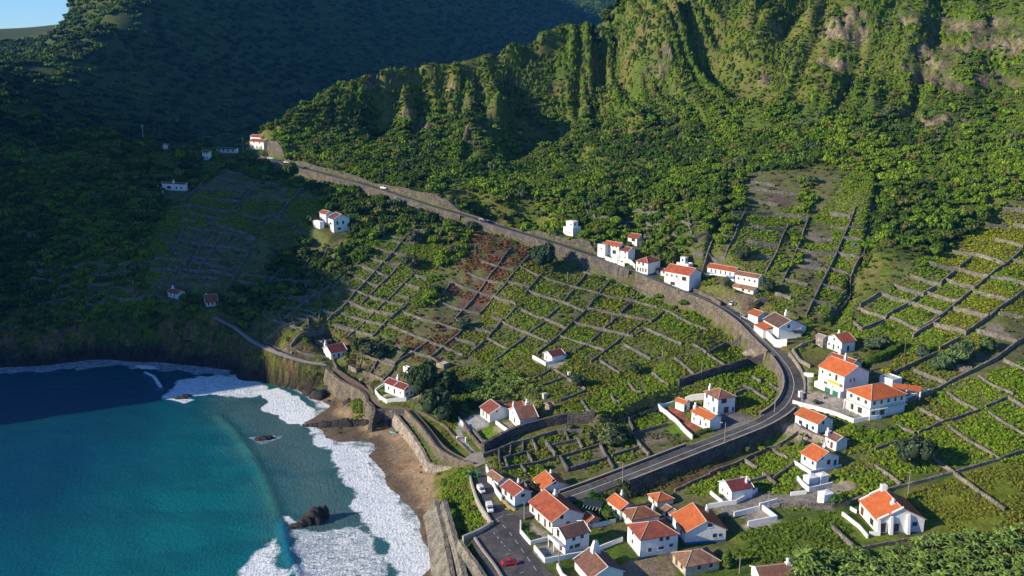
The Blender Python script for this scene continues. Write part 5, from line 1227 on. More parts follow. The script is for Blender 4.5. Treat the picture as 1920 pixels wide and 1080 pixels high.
pink_paint = simple_mat('pink_plinth_paint', (.48, .22, .17), .7, .2, 1.5)
green_paint = simple_mat('green_railing_paint', (.03, .16, .11), .6, .2, 1.5)
grey_flat = simple_mat('flat_roof_screed', (.50, .49, .47), .9, .2, .7)
yellow_m = simple_mat('yellow_panel', (.75, .42, .05), .6, .1, 1)

def roof_uv(o):
    me = o.data
    uv = me.uv_layers.new(name='UVMap')
    for p in me.polygons:
        n = p.normal
        h = Vector((n.x, n.y, 0))
        h = h.normalized() if h.length > 1e-3 else Vector((1, 0, 0))
        s = Vector((-h.y, h.x, 0))
        for li in p.loop_indices:
            c = me.vertices[me.loops[li].vertex_index].co
            uv.data[li].uv = (c.dot(h), c.dot(s))
def solid_roof(polys, th=.16):
    """thicken roof planes downward"""
    mb = MB()
    for P in polys:
        n = len(P)
        v = [tuple(p) for p in P] + [(p[0], p[1], p[2] - th) for p in P]
        f = [tuple(range(n)), tuple(reversed(range(n, 2 * n)))] + [(k, k + n, (k + 1) % n + n, (k + 1) % n) for k in range(n)]
        mb.add(v, f)
    return mb
def build_house(sp):
    key, C, L, Rr, topy, roof, rc, op = (list(sp) + [{}])[:8]
    c, th, lb, la, h, z0 = FRAMES[key]
    cx, cy = lb / 2, la / 2
    wc = Vector((c[0], c[1])) + Vector((math.cos(th), math.sin(th))) * cx + Vector((-math.sin(th), math.cos(th))) * cy
    root = empty('water_tank' if op.get('tank') and key != 'tank3' else ('ruin' if roof == 'ruin' else 'house'), (wc.x, wc.y, z0), th)
    tag(root, op['lab'], 'water tank' if (op.get('tank') and key != 'tank3') else ('ruin' if roof == 'ruin' else 'house'))
    wm = WALLS[op.get('wall', 'white')]
    X0, X1, Y0, Y1 = -cx, cx, -cy, cy
    hv = h
    body = MB()
    oh = .32; pitch = .50
    sink = -3.0
    if roof == 'ruin':
        t = .45
        body.box(X0, X1, Y0, Y0 + t, sink, hv * .9); body.box(X0, X1, Y1 - t, Y1, sink, hv)
        body.box(X0, X0 + t, Y0 + t, Y1 - t, sink, hv * 1.1); body.box(X1 - t, X1, Y0 + t, Y1 - t, sink, hv * .7)
        body.box(X0 + .1, X0 + lb * .35, Y0 + t, Y0 + t + .5, sink, hv * 1.15)
        body.build('wall', wm, root)
        mb = MB(); mb.tube((X0 + .3, 0, hv), (X1 - .2, .4, hv * .7), .1, .1); mb.tube((0, Y0, hv), (.3, Y1, hv), .1, .1)
        mb.build('beam', WIN['n'], root)
        mb = MB()
        mb.box(X0 + lb * .6, X0 + lb * .78, Y0 - .03, Y0 + .02, .4, 1.5); mb.build('doorway', glass_m, root)
        return root
    if roof == 'flat':
        body.box(X0, X1, Y0, Y1, sink, hv)
        body.build('wall', wm, root)
        mb = MB(); e = .18
        if op.get('tank'):
            mb.box(X0 - .12, X1 + .12, Y0 - .12, Y1 + .12, hv, hv + .14)
            mb.add([(X0 + .3, Y0 + .3, hv + .14), (X1 - .3, Y0 + .3, hv + .14), (X1 - .3, Y1 - .3, hv + .14), (X0 + .3, Y1 - .3, hv + .14), (0, 0, hv + .5)], [(0, 1, 4), (1, 2, 4), (2, 3, 4), (3, 0, 4)])
            mb.build('lid', wallwhite, root)
        else:
            mb.box(X0, X1, Y0, Y0 + e, hv, hv + .35); mb.box(X0, X1, Y1 - e, Y1, hv, hv + .35)
            mb.box(X0, X0 + e, Y0 + e, Y1 - e, hv, hv + .35); mb.box(X1 - e, X1, Y0 + e, Y1 - e, hv, hv + .35)
            mb.build('parapet', wm, root)
            mb = MB(); mb.box(X0 + e, X1 - e, Y0 + e, Y1 - e, hv - .05, hv + .05); mb.build('roof', grey_flat, root)
    elif roof in ('gy', 'gx'):
        if roof == 'gy':      # ridge parallel to the left hand wall (local y), gable over the right hand wall
            rise = lb / 2 * pitch
            body.box(X0, X1, Y0, Y1, sink, hv)
            body.add([(X0, Y0, hv), (X1, Y0, hv), (0, Y0, hv + rise), (X0, Y1, hv), (X1, Y1, hv), (0, Y1, hv + rise)], [(0, 1, 2), (4, 3, 5), (0, 2, 5, 3), (2, 1, 4, 5)])
            u = .08
            zl = hv - oh * pitch + u
            polys = [[(X0 - oh, Y0 - oh, zl), (0, Y0 - oh, hv + rise + u), (0, Y1 + oh, hv + rise + u), (X0 - oh, Y1 + oh, zl)][::-1],
                     [(0, Y0 - oh, hv + rise + u), (X1 + oh, Y0 - oh, zl), (X1 + oh, Y1 + oh, zl), (0, Y1 + oh, hv + rise + u)][::-1]]
            ridge = ((0, Y0 - oh, hv + rise + u), (0, Y1 + oh, hv + rise + u))
            verges = [((X0 - oh, Y0 - oh, zl), ridge[0]), (ridge[0], (X1 + oh, Y0 - oh, zl)), ((X0 - oh, Y1 + oh, zl), ridge[1]), (ridge[1], (X1 + oh, Y1 + oh, zl))]
        else:
            rise = la / 2 * pitch
            body.box(X0, X1, Y0, Y1, sink, hv)
            body.add([(X0, Y0, hv), (X0, Y1, hv), (X0, 0, hv + rise), (X1, Y0, hv), (X1, Y1, hv), (X1, 0, hv + rise)], [(1, 0, 2), (3, 4, 5), (0, 3, 5, 2), (2, 5, 4, 1)])
            u = .08; zl = hv - oh * pitch + u
            polys = [[(X0 - oh, Y0 - oh, zl), (X1 + oh, Y0 - oh, zl), (X1 + oh, 0, hv + rise + u), (X0 - oh, 0, hv + rise + u)],
                     [(X0 - oh, 0, hv + rise + u), (X1 + oh, 0, hv + rise + u), (X1 + oh, Y1 + oh, zl), (X0 - oh, Y1 + oh, zl)]]
            ridge = ((X0 - oh, 0, hv + rise + u), (X1 + oh, 0, hv + rise + u))
            verges = [((X0 - oh, Y0 - oh, zl), ridge[0]), (ridge[0], (X0 - oh, Y1 + oh, zl)), ((X1 + oh, Y0 - oh, zl), ridge[1]), (ridge[1], (X1 + oh, Y1 + oh, zl))]
        body.build('wall', wm, root)
        mb = solid_roof(polys); ro = mb.build('roof', ROOFS[rc], root); roof_uv(ro)
        mb = MB(); mb.tube(*ridge, .13, .13, 6)
        mb.build('ridge_tile', trim_m, ro)
        for a_, b_ in ((verges[0], verges[1]), (verges[2], verges[3])):
            vm = MB(); vm.tube(*a_, .11, .11, 5); vm.tube(*b_, .11, .11, 5)
            vm.build('verge', wallwhite if rc in ('dark', 'maroon', 'rust', 'brown') else trim_m, ro)
    else:  # hip
        body.box(X0, X1, Y0, Y1, sink, hv); body.build('wall', wm, root)
        u = .08; k = min(cx, cy); rise = k * .52; zl = hv - oh * .5 + u; zr = hv + rise + u
        if cx > cy: r0, r1 = (-cx + k, 0, zr), (cx - k + .01, 0, zr)
        else: r0, r1 = (0, -cy + k, zr), (0, cy - k + .01, zr)
        A, B, Cc, D = (X0 - oh, Y0 - oh, zl), (X1 + oh, Y0 - oh, zl), (X1 + oh, Y1 + oh, zl), (X0 - oh, Y1 + oh, zl)
        if cx > cy: polys = [[A, B, r1, r0], [B, Cc, r1], [Cc, D, r0, r1], [D, A, r0]]; hips = [(A, r0), (D, r0), (B, r1), (Cc, r1), (r0, r1)]
        else: polys = [[A, B, r0], [B, Cc, r1, r0], [Cc, D, r1], [D, A, r0, r1]]; hips = [(A, r0), (B, r0), (Cc, r1), (D, r1), (r0, r1)]
        ro = solid_roof(polys).build('roof', ROOFS[rc], root); roof_uv(ro)
        mb = MB()
        for a_, b_ in hips: mb.tube(a_, b_, .12, .12, 5)
        mb.build('ridge_tile', trim_m, ro)
    # openings: left hand wall is x = X0, right hand wall is y = Y0; u runs from the far end of the left wall to the corner, and from the corner on to the right
    for face, lst in (('L', op.get('wl', [])), ('R', op.get('wr', []))):
        for (u, z, w, hh, kd) in lst:
            wlen = la if face == 'L' else lb
            w = min(w, wlen * .3 if w < 1.6 else wlen * .42); z = z if (roof, face) in (('gy', 'R'), ('gx', 'L')) else min(z, max(.1, hv - hh - .15))
            isdoor = z < .35
            def place(mb, a0, a1, z0_, z1_, d0, d1):
                if face == 'L':
                    yc = Y1 - u * la
                    mb.box(X0 - d1, X0 - d0, yc + a0, yc + a1, z0_, z1_)
                else:
                    xc = X0 + u * lb
                    mb.box(xc + a0, xc + a1, Y0 - d1, Y0 - d0, z0_, z1_)
            fr = MB(); place(fr, -w / 2, w / 2, z, z + hh, -.05, .05)
            fo = fr.build('door' if isdoor and kd != 'g' else 'window', WIN[kd], root)
            if kd in ('g', 'w', 'b') or not isdoor:
                p = MB(); m_ = .12
                if kd in ('g', 'w'):
                    place(p, -w / 2 + m_, -.03, z + m_, z + hh - m_, .03, .07); place(p, .03, w / 2 - m_, z + m_, z + hh - m_, .03, .07)
                else:
                    place(p, -w / 2 + m_ * 1.6, w / 2 - m_ * 1.6, z + m_, z + hh - m_, .03, .07)
                p.build('pane', glass_m, fo)
            s_ = MB(); place(s_, -w / 2 - .1, w / 2 + .1, z - .12, z, -.03, .12)
            s_.build('sill', wallwhite, fo)
    # chimneys
    if op.get('ch'):
        u, v_, kd = op['ch']
        x = X0 + lb * u; y = Y0 + la * v_
        base = hv - .3
        topz = hv + (min(lb, la) / 2) * pitch + 1.0
        mb = MB()
        if kd == 'r':
            mb.box(x - .34, x + .34, y - .34, y + .34, base, topz - .7); mb.cyl((x, y), .32, .26, topz - .7, topz + .3, 12)
        elif kd == 'R':
            mb.box(x - .48, x + .48, y - .48, y + .48, base, topz - .6); mb.cyl((x, y), .38, .30, topz - .6, topz + .6, 12)
        else:
            mb.box(x - 1.0, x + 1.0, y - .7, y + .7, base - 1, topz - .2)
            mb.add([(x - 1, y - .7, topz - .2), (x + 1, y - .7, topz - .2), (x + 1, y + .7, topz - .2), (x - 1, y + .7, topz - .2), (x - .4, y - .35, topz + 1.8), (x + .4, y - .35, topz + 1.8), (x + .4, y + .35, topz + 1.8), (x - .4, y + .35, topz + 1.8)], [(0, 1, 5, 4), (1, 2, 6, 5), (2, 3, 7, 6), (3, 0, 4, 7), (4, 5, 6, 7)])
        ch = mb.build('chimney', wallwhite, root)
        mb = MB(); zt = {'r': topz + .3, 'R': topz + .6, 'B': topz + 1.8}[kd]
        mb.cyl((x, y), .22, .22, zt, zt + .12, 10); mb.build('chimney_cap', stone_dark, ch)
    if op.get('plinth'):
        hh = .55; d = .04
        mb = MB(); mb.box(X0 - d, X0, Y0 - d, Y1 + d, -.6, hh); mb.box(X0, X1 + d, Y0 - d, Y0, -.6, hh)
        mb.build('plinth', blue_paint if op['plinth'] == 'blue' else pink_paint, root)
    if op.get('balc') == 1:
        mb = MB(); mb.box(X0 - 1.6, X0, Y0 + .2, Y1, h * .55 - .15, h * .55); 
        for yy in (Y0 + .3, 0, Y1 - .3): mb.box(X0 - 1.6, X0 - 1.4, yy - .1, yy + .1, -.5, h * .55 - .15)
        bo = mb.build('balcony', wallwhite, root)
        mb = MB(); mb.box(X0 - 1.6, X0 - 1.5, Y0 + .2, Y1, h * .55, h * .55 + .8); mb.build('railing', WIN['w'], bo)
        # patio furniture on the slab
    if op.get('balc') == 2:
        mb = MB(); mb.box(X0 - 1.3, X0, Y0 + .5, 0, h * .48, h * .48 + .15)
        bo = mb.build('balcony', wallwhite, root)
        mb = MB(); mb.box(X0 - 1.3, X0 - 1.2, Y0 + .5, 0, h * .48 + .15, h * .48 + 1.05); mb.build('railing', yellow_m, bo)
        mb = MB(); mb.box(X0 - 1.5, X0 - .05, Y0 - .3, Y1, -1, h * .28); mb.build('garage', WALLS['white'], root)
        mb = MB(); mb.box(X0 - 1.58, X0 - 1.5, Y0 + .6, Y0 + 3, -.3, 1.6); mb.box(X0 - 1.58, X0 - 1.5, Y0 + 4, Y0 + 6.4, -.3, 1.6); mb.build('garage_door', green_paint, root)
    if op.get('band'):
        z = h * .5
        mb = MB(); mb.box(X0 - .9, X0, Y0 - .9, Y1, z - .2, z); mb.box(X0, X1, Y0 - .9, Y0, z - .2, z)
        bo = mb.build('balcony', WALLS['white'], root)
        mb = MB()
        for k in range(8):
            yy = Y0 - .8 + (la + .7) * k / 7; mb.box(X0 - .88, X0 - .82, yy - .03, yy + .03, z, z + .9)
        for k in range(11):
            xx = X0 - .8 + (lb + .7) * k / 10; mb.box(xx - .03, xx + .03, Y0 - .88, Y0 - .82, z, z + .9)
        mb.box(X0 - .9, X0 - .82, Y0 - .9, Y1, z + .86, z + .94); mb.box(X0 - .82, X1, Y0 - .9, Y0 - .82, z + .86, z + .94)
        mb.box(X0 - .9, X0 - .82, Y0 - .9, Y1, z + .4, z + .46); mb.box(X0 - .82, X1, Y0 - .9, Y0 - .82, z + .4, z + .46)
        mb.build('railing', green_paint, bo)
        for k in range(5):
            mb = MB(); yy = Y0 - .75 + (la + .6) * k / 4; mb.box(X0 - .86, X0 - .66, yy - .1, yy + .1, -1.5, z - .2)
            mb.build('column', wallwhite, root)
    if op.get('awn'):
        mb = MB(); mb.add([(X1 - 4.2, Y0, 2.9), (X1 - .4, Y0, 2.9), (X1 - .4, Y0 - 2.4, 2.4), (X1 - 4.2, Y0 - 2.4, 2.4), (X1 - 4.2, Y0, 3.0), (X1 - .4, Y0, 3.0), (X1 - .4, Y0 - 2.4, 2.5), (X1 - 4.2, Y0 - 2.4, 2.5)], [(0, 1, 2, 3), (7, 6, 5, 4), (0, 3, 7, 4), (3, 2, 6, 7), (2, 1, 5, 6)])
        mb.build('awning', WIN['d'], root)
        mb = MB(); mb.box(X0, X1 + 3.5, Y0 - 2.8, Y0, -3, 0.05); te = mb.build('terrace', WALLS['white'], root)
        mb = MB(); mb.box(X0, X1 + 3.5, Y0 - 2.8, Y0 - 2.72, .05, .9); mb.build('railing', green_paint, te)
        mb = MB(); mb.box(X1, X1 + 3, Y0 + 2, Y1, -2, h * .8); mb.build('annex', WALLS['white'], root)
        mb = MB(); mb.box(X0 - 4, X0 + .02, Y0 + 4, Y1 - .5, -3, h * .62); an = mb.build('annex', WALLS['white'], root)
        mb = solid_roof([[(X0 - 4.2, Y0 + 3.8, h * .62), (X0, Y0 + 3.8, h * .62 + .9), (X0, Y1 - .3, h * .62 + .9), (X0 - 4.2, Y1 - .3, h * .62)][::1]]); r_ = mb.build('annex_roof', ROOFS['orange'], an); roof_uv(r_)
    if op.get('turret'):
        mb = MB(); mb.box(0, 2.3, 0, 2.3, h, h + 2.3); mb.box(-.15, 2.45, -.15, 2.45, h + 2.3, h + 2.5); t_ = mb.build('turret', WALLS['white'], root)
        mb = MB(); mb.box(.7, 1.6, -.05, .02, h + .8, h + 1.7); mb.box(-.05, .02, .7, 1.6, h + .8, h + 1.7); mb.build('window', glass_m, t_)
    if op.get('upper'):
        mb = MB(); mb.box(X0 + 1.8, X1 - .2, Y0 + 1.6, Y1, h, h + 2.8); u_ = mb.build('upper_storey', WALLS['white'], root)
        mb = MB(); mb.box(X0 + 1.74, X0 + 1.8, Y0 + 2.6, Y0 + 3.4, h + .9, h + 1.9); mb.box(X0 + 2.6, X0 + 3.4, Y0 + 1.54, Y0 + 1.6, h + .9, h + 1.9); mb.build('window', glass_m, u_)
    if op.get('ribr'):
        mb = MB()
        z0_ = hv - oh * pitch + .1; zr_ = hv + lb / 2 * pitch + .12
        for yy in (0, Y1 + .2): mb.tube((X0 - oh, yy, z0_), (0, yy, zr_), .16, .16, 5)
        mb.build('parapet', wallwhite, root)
    if op.get('villa'):
        # stepped white parapets on the verges, buttresses on the gable side, box chimney by the ridge
        mb = MB()
        for (x0, x1, yy, dz) in ((X0 - .1, X0 + 2.6, Y0 - .1, .35), (X0 + 3.4, 0.2, Y0 - .1, .35), (X0 - .1, X0 + 2.2, Y1 - .2, .4), (X0 + 2.4, .2, Y1 + .1, .5)):
            za = hv + (x0 - X0) * pitch; zb = hv + (x1 - X0) * pitch
            mb.add([(x0, yy - .2, za - .3), (x1, yy - .2, zb - .3), (x1, yy + .2, zb - .3), (x0, yy + .2, za - .3), (x0, yy - .2, za + dz), (x1, yy - .2, zb + dz), (x1, yy + .2, zb + dz), (x0, yy + .2, za + dz)], [(4, 5, 6, 7), (0, 1, 5, 4), (1, 2, 6, 5), (2, 3, 7, 6), (3, 0, 4, 7)])
        mb.build('parapet', wallwhite, root)
        for xx in (X0 + .2, X0 + 3.3, X0 + 7.6):
            mb = MB(); hh_ = hv + max(0, min(xx - X0, X1 - xx)) * pitch * .6
            mb.add([(xx - .4, Y0 - 1.3, -1), (xx + .4, Y0 - 1.3, -1), (xx + .4, Y0 + .02, -1), (xx - .4, Y0 + .02, -1), (xx - .35, Y0 - .5, hh_), (xx + .35, Y0 - .5, hh_), (xx + .35, Y0 + .02, hh_ + .1), (xx - .35, Y0 + .02, hh_ + .1)], [(4, 5, 6, 7), (0, 1, 5, 4), (1, 2, 6, 5), (3, 0, 4, 7)])
            mb.build('buttress', wallwhite, root)
        mb = MB(); mb.box(-.9, .5, Y1 - 1.0, Y1 + .3, hv, hv + lb / 2 * pitch + 1.3); mb.build('chimney_block', wallwhite, root)
    return root
for sp in HOUSES: build_house(sp)

# carport with orange strip roof on white pillars
cp_ = empty('carport', G(1700, 742), R(-22)); tag(cp_, 'carport with orange tiled strip roof on white pillars beside the white yard', 'carport')
mb = solid_roof([[(-4.5, -1.3, 2.5), (4, -1.3, 2.5), (4, 1.4, 3.3), (-4.5, 1.4, 3.3)]]); r_ = mb.build('roof', ROOFS['orange'], cp_); roof_uv(r_)
for x in (-4.2, -.3, 3.7):
    mb = MB(); mb.box(x - .18, x + .18, -1.2, -.84, -1.5, 2.4); mb.build('pillar', wallwhite, cp_)
mb = MB(); mb.box(-4.5, 4, 1.2, 1.4, -1.5, 3.1); mb.build('back_wall', wallwhite, cp_)
# pergola / green net shade over the garden near the pink annex
pg = empty('pergola', G(1112, 962), R(-20)); tag(pg, 'dark green pergola with bare rafters in the hedged garden', 'pergola')
mb = MB(); mb.add([(-2.5, -1, 2.6), (2.3, -1, 2.2), (2.3, 2.4, 2.4), (-2.5, 2.4, 2.8), (-2.5, -1, 2.7), (2.3, -1, 2.3), (2.3, 2.4, 2.5), (-2.5, 2.4, 2.9)], [(3, 2, 1, 0), (4, 5, 6, 7), (0, 1, 5, 4), (1, 2, 6, 5), (2, 3, 7, 6), (3, 0, 4, 7)])
mb.build('roof', simple_mat('green_corrugated', (.03, .06, .055), .7, .4, 2), pg)
for k in range(6):
    mb = MB(); mb.box(-2.3 + k * .9, -2.2 + k * .9, -2.6, -1, 2.3, 2.42); mb.build('rafter', wallwhite, pg)
for (x, y) in ((-2.4, -2.5), (2.3, -2.5), (-2.4, 2.3), (2.2, 2.3)):
    mb = MB(); mb.box(x - .07, x + .07, y - .07, y + .07, -.5, 2.3); mb.build('post', WIN['n'], pg)
# reddish tiled yard roof next to the courtyard house
yr = empty('yard', G(962, 915), R(20)); 
tag(yr, 'bare brown walled yard behind the courtyard house', 'yard')
mb = MB(); mb.box(-3.5, 3.5, -1.8, 2.2, -.5, .08); mb.build('yard_floor', simple_mat('red_earth', (.17, .09, .06), .95, .3, 1), yr)
for (x0, x1, y0, y1) in ((-3.7, 3.7, 2.2, 2.5), (-3.7, -3.4, -1.8, 2.2), (3.4, 3.7, -1.8, 2.2)):
    mb = MB(); mb.box(x0, x1, y0, y1, -.8, 1.1); mb.build('yard_wall', stone_m, yr)
# ================================================================== PLANTS
def foliage_mat(name, inst):
    m, nt, b = nmat(name, .75, .15)
    la_ = nt.nodes.new('ShaderNodeAttribute'); la_.attribute_name = 'leafv'
    if inst:
        a = nt.nodes.new('ShaderNodeAttribute'); a.attribute_type = 'INSTANCER'; a.attribute_name = 'tint'; src = a.outputs['Color']
    else:
        src = nt.nodes.new('ShaderNodeObjectInfo').outputs['Color']
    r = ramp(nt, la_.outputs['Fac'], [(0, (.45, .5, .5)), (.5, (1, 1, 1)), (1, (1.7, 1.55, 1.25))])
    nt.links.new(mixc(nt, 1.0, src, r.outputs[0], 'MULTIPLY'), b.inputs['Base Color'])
    return m
leaf_inst = foliage_mat('foliage_mass', True)
leaf_obj = foliage_mat('foliage', False)
bark_m = simple_mat('bark', (.13, .10, .075), .9, .4, 3)
def leafmesh(name, seed, n, lobes, leaf, mat, core=.0, up=.25, aspect=1.5, drape=0.0):
    """many leaf sprays on the skins of overlapping lobes; lobes = (x, y, z, rx, ry, rz)"""
    g = np.random.default_rng(seed)
    lob = np.array(lobes, float)
    wgt = lob[:, 3] * lob[:, 4] + lob[:, 3] * lob[:, 5]; wgt /= wgt.sum()
    li = g.choice(len(lob), n, p=wgt)
    d = g.normal(size=(n, 3)); d[:, 2] = np.abs(d[:, 2]) * .9 + d[:, 2] * .25; d /= np.linalg.norm(d, axis=1)[:, None]
    rad = g.uniform(.78, 1.06, n)[:, None]
    c = lob[li, :3] + d * lob[li, 3:] * rad
    nr = d + g.normal(size=(n, 3)) * .45; nr[:, 2] += up; nr /= np.linalg.norm(nr, axis=1)[:, None]
    t = np.cross(nr, g.normal(size=(n, 3))); t /= np.linalg.norm(t, axis=1)[:, None] + 1e-9
    if drape:
        t = t * (1 - drape) + np.array([0, 0, -1.0]) * drape; t -= nr * np.sum(t * nr, 1)[:, None]; t /= np.linalg.norm(t, axis=1)[:, None] + 1e-9
    bt = np.cross(nr, t)
    sz = leaf * g.uniform(.6, 1.35, n)[:, None]
    v0 = c - t * sz * aspect / 2; v1 = c + bt * sz * .5 + nr * sz * .12; v2 = c + t * sz * aspect / 2; v3 = c - bt * sz * .5 + nr * sz * .12
    V = np.stack([v0, v1, v2, v3], 1).reshape(-1, 3); F = np.arange(4 * n).reshape(n, 4)
    lv = np.repeat(g.uniform(0, 1, n), 4)
    if core:  # dark core added inside the lobes to block light, darkened as inner shade
        cv = []; cf = []
        for L in lobes:
            b0 = len(cv)
            for i in range(5):
                ph = -math.pi / 2 + math.pi * i / 4
                for j in range(8):
                    a = 2 * math.pi * j / 8
                    cv.append((L[0] + L[3] * core * math.cos(ph) * math.cos(a), L[1] + L[4] * core * math.cos(ph) * math.sin(a), L[2] + L[5] * core * math.sin(ph)))
            for i in range(4):
                for j in range(8):
                    cf.append((b0 + i * 8 + j, b0 + i * 8 + (j + 1) % 8, b0 + (i + 1) * 8 + (j + 1) % 8, b0 + (i + 1) * 8 + j))
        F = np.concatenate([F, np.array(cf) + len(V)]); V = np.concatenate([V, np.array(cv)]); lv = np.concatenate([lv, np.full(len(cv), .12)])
    o = mesh_obj(name, V, F, mat, link=False)
    at = o.data.attributes.new('leafv', 'FLOAT', 'POINT'); at.data.foreach_set('value', lv.astype(np.float32))
    return o
def lobeset(seed, n, spread, zc, rr, zr=None):
    g = random.Random(seed); out = [(0, 0, zc, rr * 1.1, rr * 1.1, (zr or rr))]
    for k in range(n):
        a = 2 * math.pi * (k + g.random() * .6) / n
        d = spread * g.uniform(.7, 1.1)
        out.append((d * math.cos(a), d * math.sin(a), zc + g.uniform(-.28, .22), rr * g.uniform(.6, .95), rr * g.uniform(.6, .95), (zr or rr) * g.uniform(.6, .9)))
    return out
def protos(mat):
    P = {}
    for k in range(3):
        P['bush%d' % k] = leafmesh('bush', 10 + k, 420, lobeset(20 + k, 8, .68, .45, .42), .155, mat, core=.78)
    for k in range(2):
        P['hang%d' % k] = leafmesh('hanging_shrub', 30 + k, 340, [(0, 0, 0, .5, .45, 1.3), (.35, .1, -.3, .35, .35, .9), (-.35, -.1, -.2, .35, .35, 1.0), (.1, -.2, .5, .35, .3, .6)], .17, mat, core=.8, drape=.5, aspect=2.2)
    for k in range(2):
        P['vine%d' % k] = leafmesh('vine', 40 + k, 80, [(0, 0, .12, .6, .6, .22), (.35, .2, .1, .35, .35, .25), (-.3, -.25, .1, .35, .4, .2)], .19, mat, core=0, up=.5)
    P['reed'] = leafmesh('reed', 50, 120, [(0, 0, .7, .45, .45, .8), (.3, .2, .5, .3, .3, .6)], .22, mat, core=.5, drape=.75, aspect=3.5)
    return P
PI = protos(leaf_inst)

# occupancy of roads, houses, walls
OR = .75; OX0, OY0 = -260.0, 165.0; ONX, ONY = 960, 760
OCC = np.zeros((ONY, ONX), bool); OCW = np.zeros((ONY, ONX), bool)
_ox = OX0 + np.arange(ONX) * OR; _oy = OY0 + np.arange(ONY) * OR
OXX, OYY = np.meshgrid(_ox, _oy)
def mark(line, r, A):
    for a, b_ in zip(line[:-1], line[1:]):
        n = max(1, int(math.hypot(b_[0] - a[0], b_[1] - a[1]) / .7))
        for i in range(n + 1):
            x = a[0] + (b_[0] - a[0]) * i / n; y = a[1] + (b_[1] - a[1]) * i / n
            i0 = int((x - r - OX0) / OR); i1 = int((x + r - OX0) / OR) + 2; j0 = int((y - r - OY0) / OR); j1 = int((y + r - OY0) / OR) + 2
            if i1 < 0 or j1 < 0 or i0 >= ONX or j0 >= ONY: continue
            i0 = max(i0, 0); j0 = max(j0, 0)
            A[j0:j1, i0:i1] |= np.hypot(OXX[j0:j1, i0:i1] - x, OYY[j0:j1, i0:i1] - y) < r
def markpoly(P, A, pad=0.0):
    xs = [p[0] for p in P]; ys = [p[1] for p in P]
    i0 = max(int((min(xs) - 2 - OX0) / OR), 0); i1 = min(int((max(xs) + 2 - OX0) / OR) + 2, ONX); j0 = max(int((min(ys) - 2 - OY0) / OR), 0); j1 = min(int((max(ys) + 2 - OY0) / OR) + 2, ONY)
    if i1 <= i0 or j1 <= j0: return
    A[j0:j1, i0:i1] |= poly_sdist(OXX[j0:j1, i0:i1], OYY[j0:j1, i0:i1], P) < pad
mark(ROAD, 4.6, OCC); mark(LINK, 3.4, OCC); mark(PROM, 3.0, OCC); mark(UPATH, 2.0, OCC); mark(LANE, 2.4, OCC)
for P in PAD_PL: markpoly(P, OCC, .8)
for k, (c, th, lb, la, h, z0) in FRAMES.items():
    e1 = (math.cos(th), math.sin(th)); e2 = (-math.sin(th), math.cos(th))
    markpoly([(c[0] + e1[0] * a + e2[0] * b_, c[1] + e1[1] * a + e2[1] * b_) for a, b_ in ((0, 0), (lb, 0), (lb, la), (0, la))], OCC, 1.3)
for k, (c, th, lb, la, h, z0) in FRAMES.items():      # open ground in front of every house
    cx_ = c[0] + math.cos(th) * lb / 2 - math.sin(th) * la / 2; cy_ = c[1] + math.sin(th) * lb / 2 + math.cos(th) * la / 2
    L_ = math.hypot(cx_, cy_); rr_ = (min(lb, la) if cy_ < 400 else max(lb, la)) * .5 + .5; dd_ = max(lb, la) * .5 + (9 if cy_ > 400 else 6 if cy_ > 330 else 2.5)
    mark([(cx_, cy_), (cx_ - cx_ / L_ * dd_, cy_ - cy_ / L_ * dd_)], rr_, OCC)
for ln, w_ in OTHER_LINES: mark(ln, w_ / 2 + .8, OCC)
for ln in field_walls: mark(ln, .85, OCW)
YARDS = [[(1250,768),(1262,764),(1322,810),(1306,812)], [(1330,950),(1420,925),(1480,925),(1520,915),(1560,930),(1560,960),(1460,950),(1400,975),(1350,965)], [(1390,990),(1440,960),(1455,975),(1400,992)], [(1545,910),(1590,900),(1612,915),(1560,925)], [(1006,1035),(1045,1022),(1050,1045),(1022,1052)], [(980,985),(995,975),(1036,1003),(1030,1010),(1000,1015)], [(1165,1060),(1260,1045),(1280,1080),(1170,1085)], [(1490,750),(1590,780),(1640,790),(1700,765),(1720,740),(1690,720),(1640,720),(1540,720),(1500,700)], [(1300,785),(1360,765),(1440,790),(1400,800),(1330,812)], [(862,790),(900,775),(915,795),(885,812)], [(712,748),(758,752),(790,742),(740,735)], [(930,800),(955,790),(973,805),(952,812)], [(1465,800),(1490,790),(1540,825),(1530,832)], [(1000,675),(1035,690),(1060,680),(1045,672)], [(1345,590),(1375,575),(1400,595),(1385,600)],
 [(1240,918),(1300,890),(1420,838),(1395,862),(1330,893),(1262,922)], [(1400,835),(1430,815),(1475,822),(1440,845)], [(897,812),(925,800),(950,815),(925,828)], [(1240,790),(1262,790),(1308,826),(1298,832)], [(1595,985),(1560,965),(1590,960),(1640,1010),(1610,1035)], [(1570,860),(1610,850),(1625,858),(1590,875)], [(703,728),(722,716),(722,735),(710,740)], [(1105,1010),(1165,985),(1165,1010),(1108,1030)], [(1180,940),(1240,925),(1300,930),(1340,950),(1290,990),(1240,960)]]
for y_ in YARDS: markpoly(wpoly(y_), OCC, .3)
def occ(x, y, A):
    i = np.clip(((x - OX0) / OR + .5).astype(int), 0, ONX - 1); j = np.clip(((y - OY0) / OR + .5).astype(int), 0, ONY - 1)
    return A[j, i]
def inview(x, y, z, m=.07):
    dep = y * _cp + (CAM_H - z) * _sp
    u = x / dep; vv = (CAM_H - z) * _cp / dep - y * _sp / dep
    return (np.abs(u) < .565 + m) & (vv < .318 + m) & (vv > -.318 - 2.0 * m)
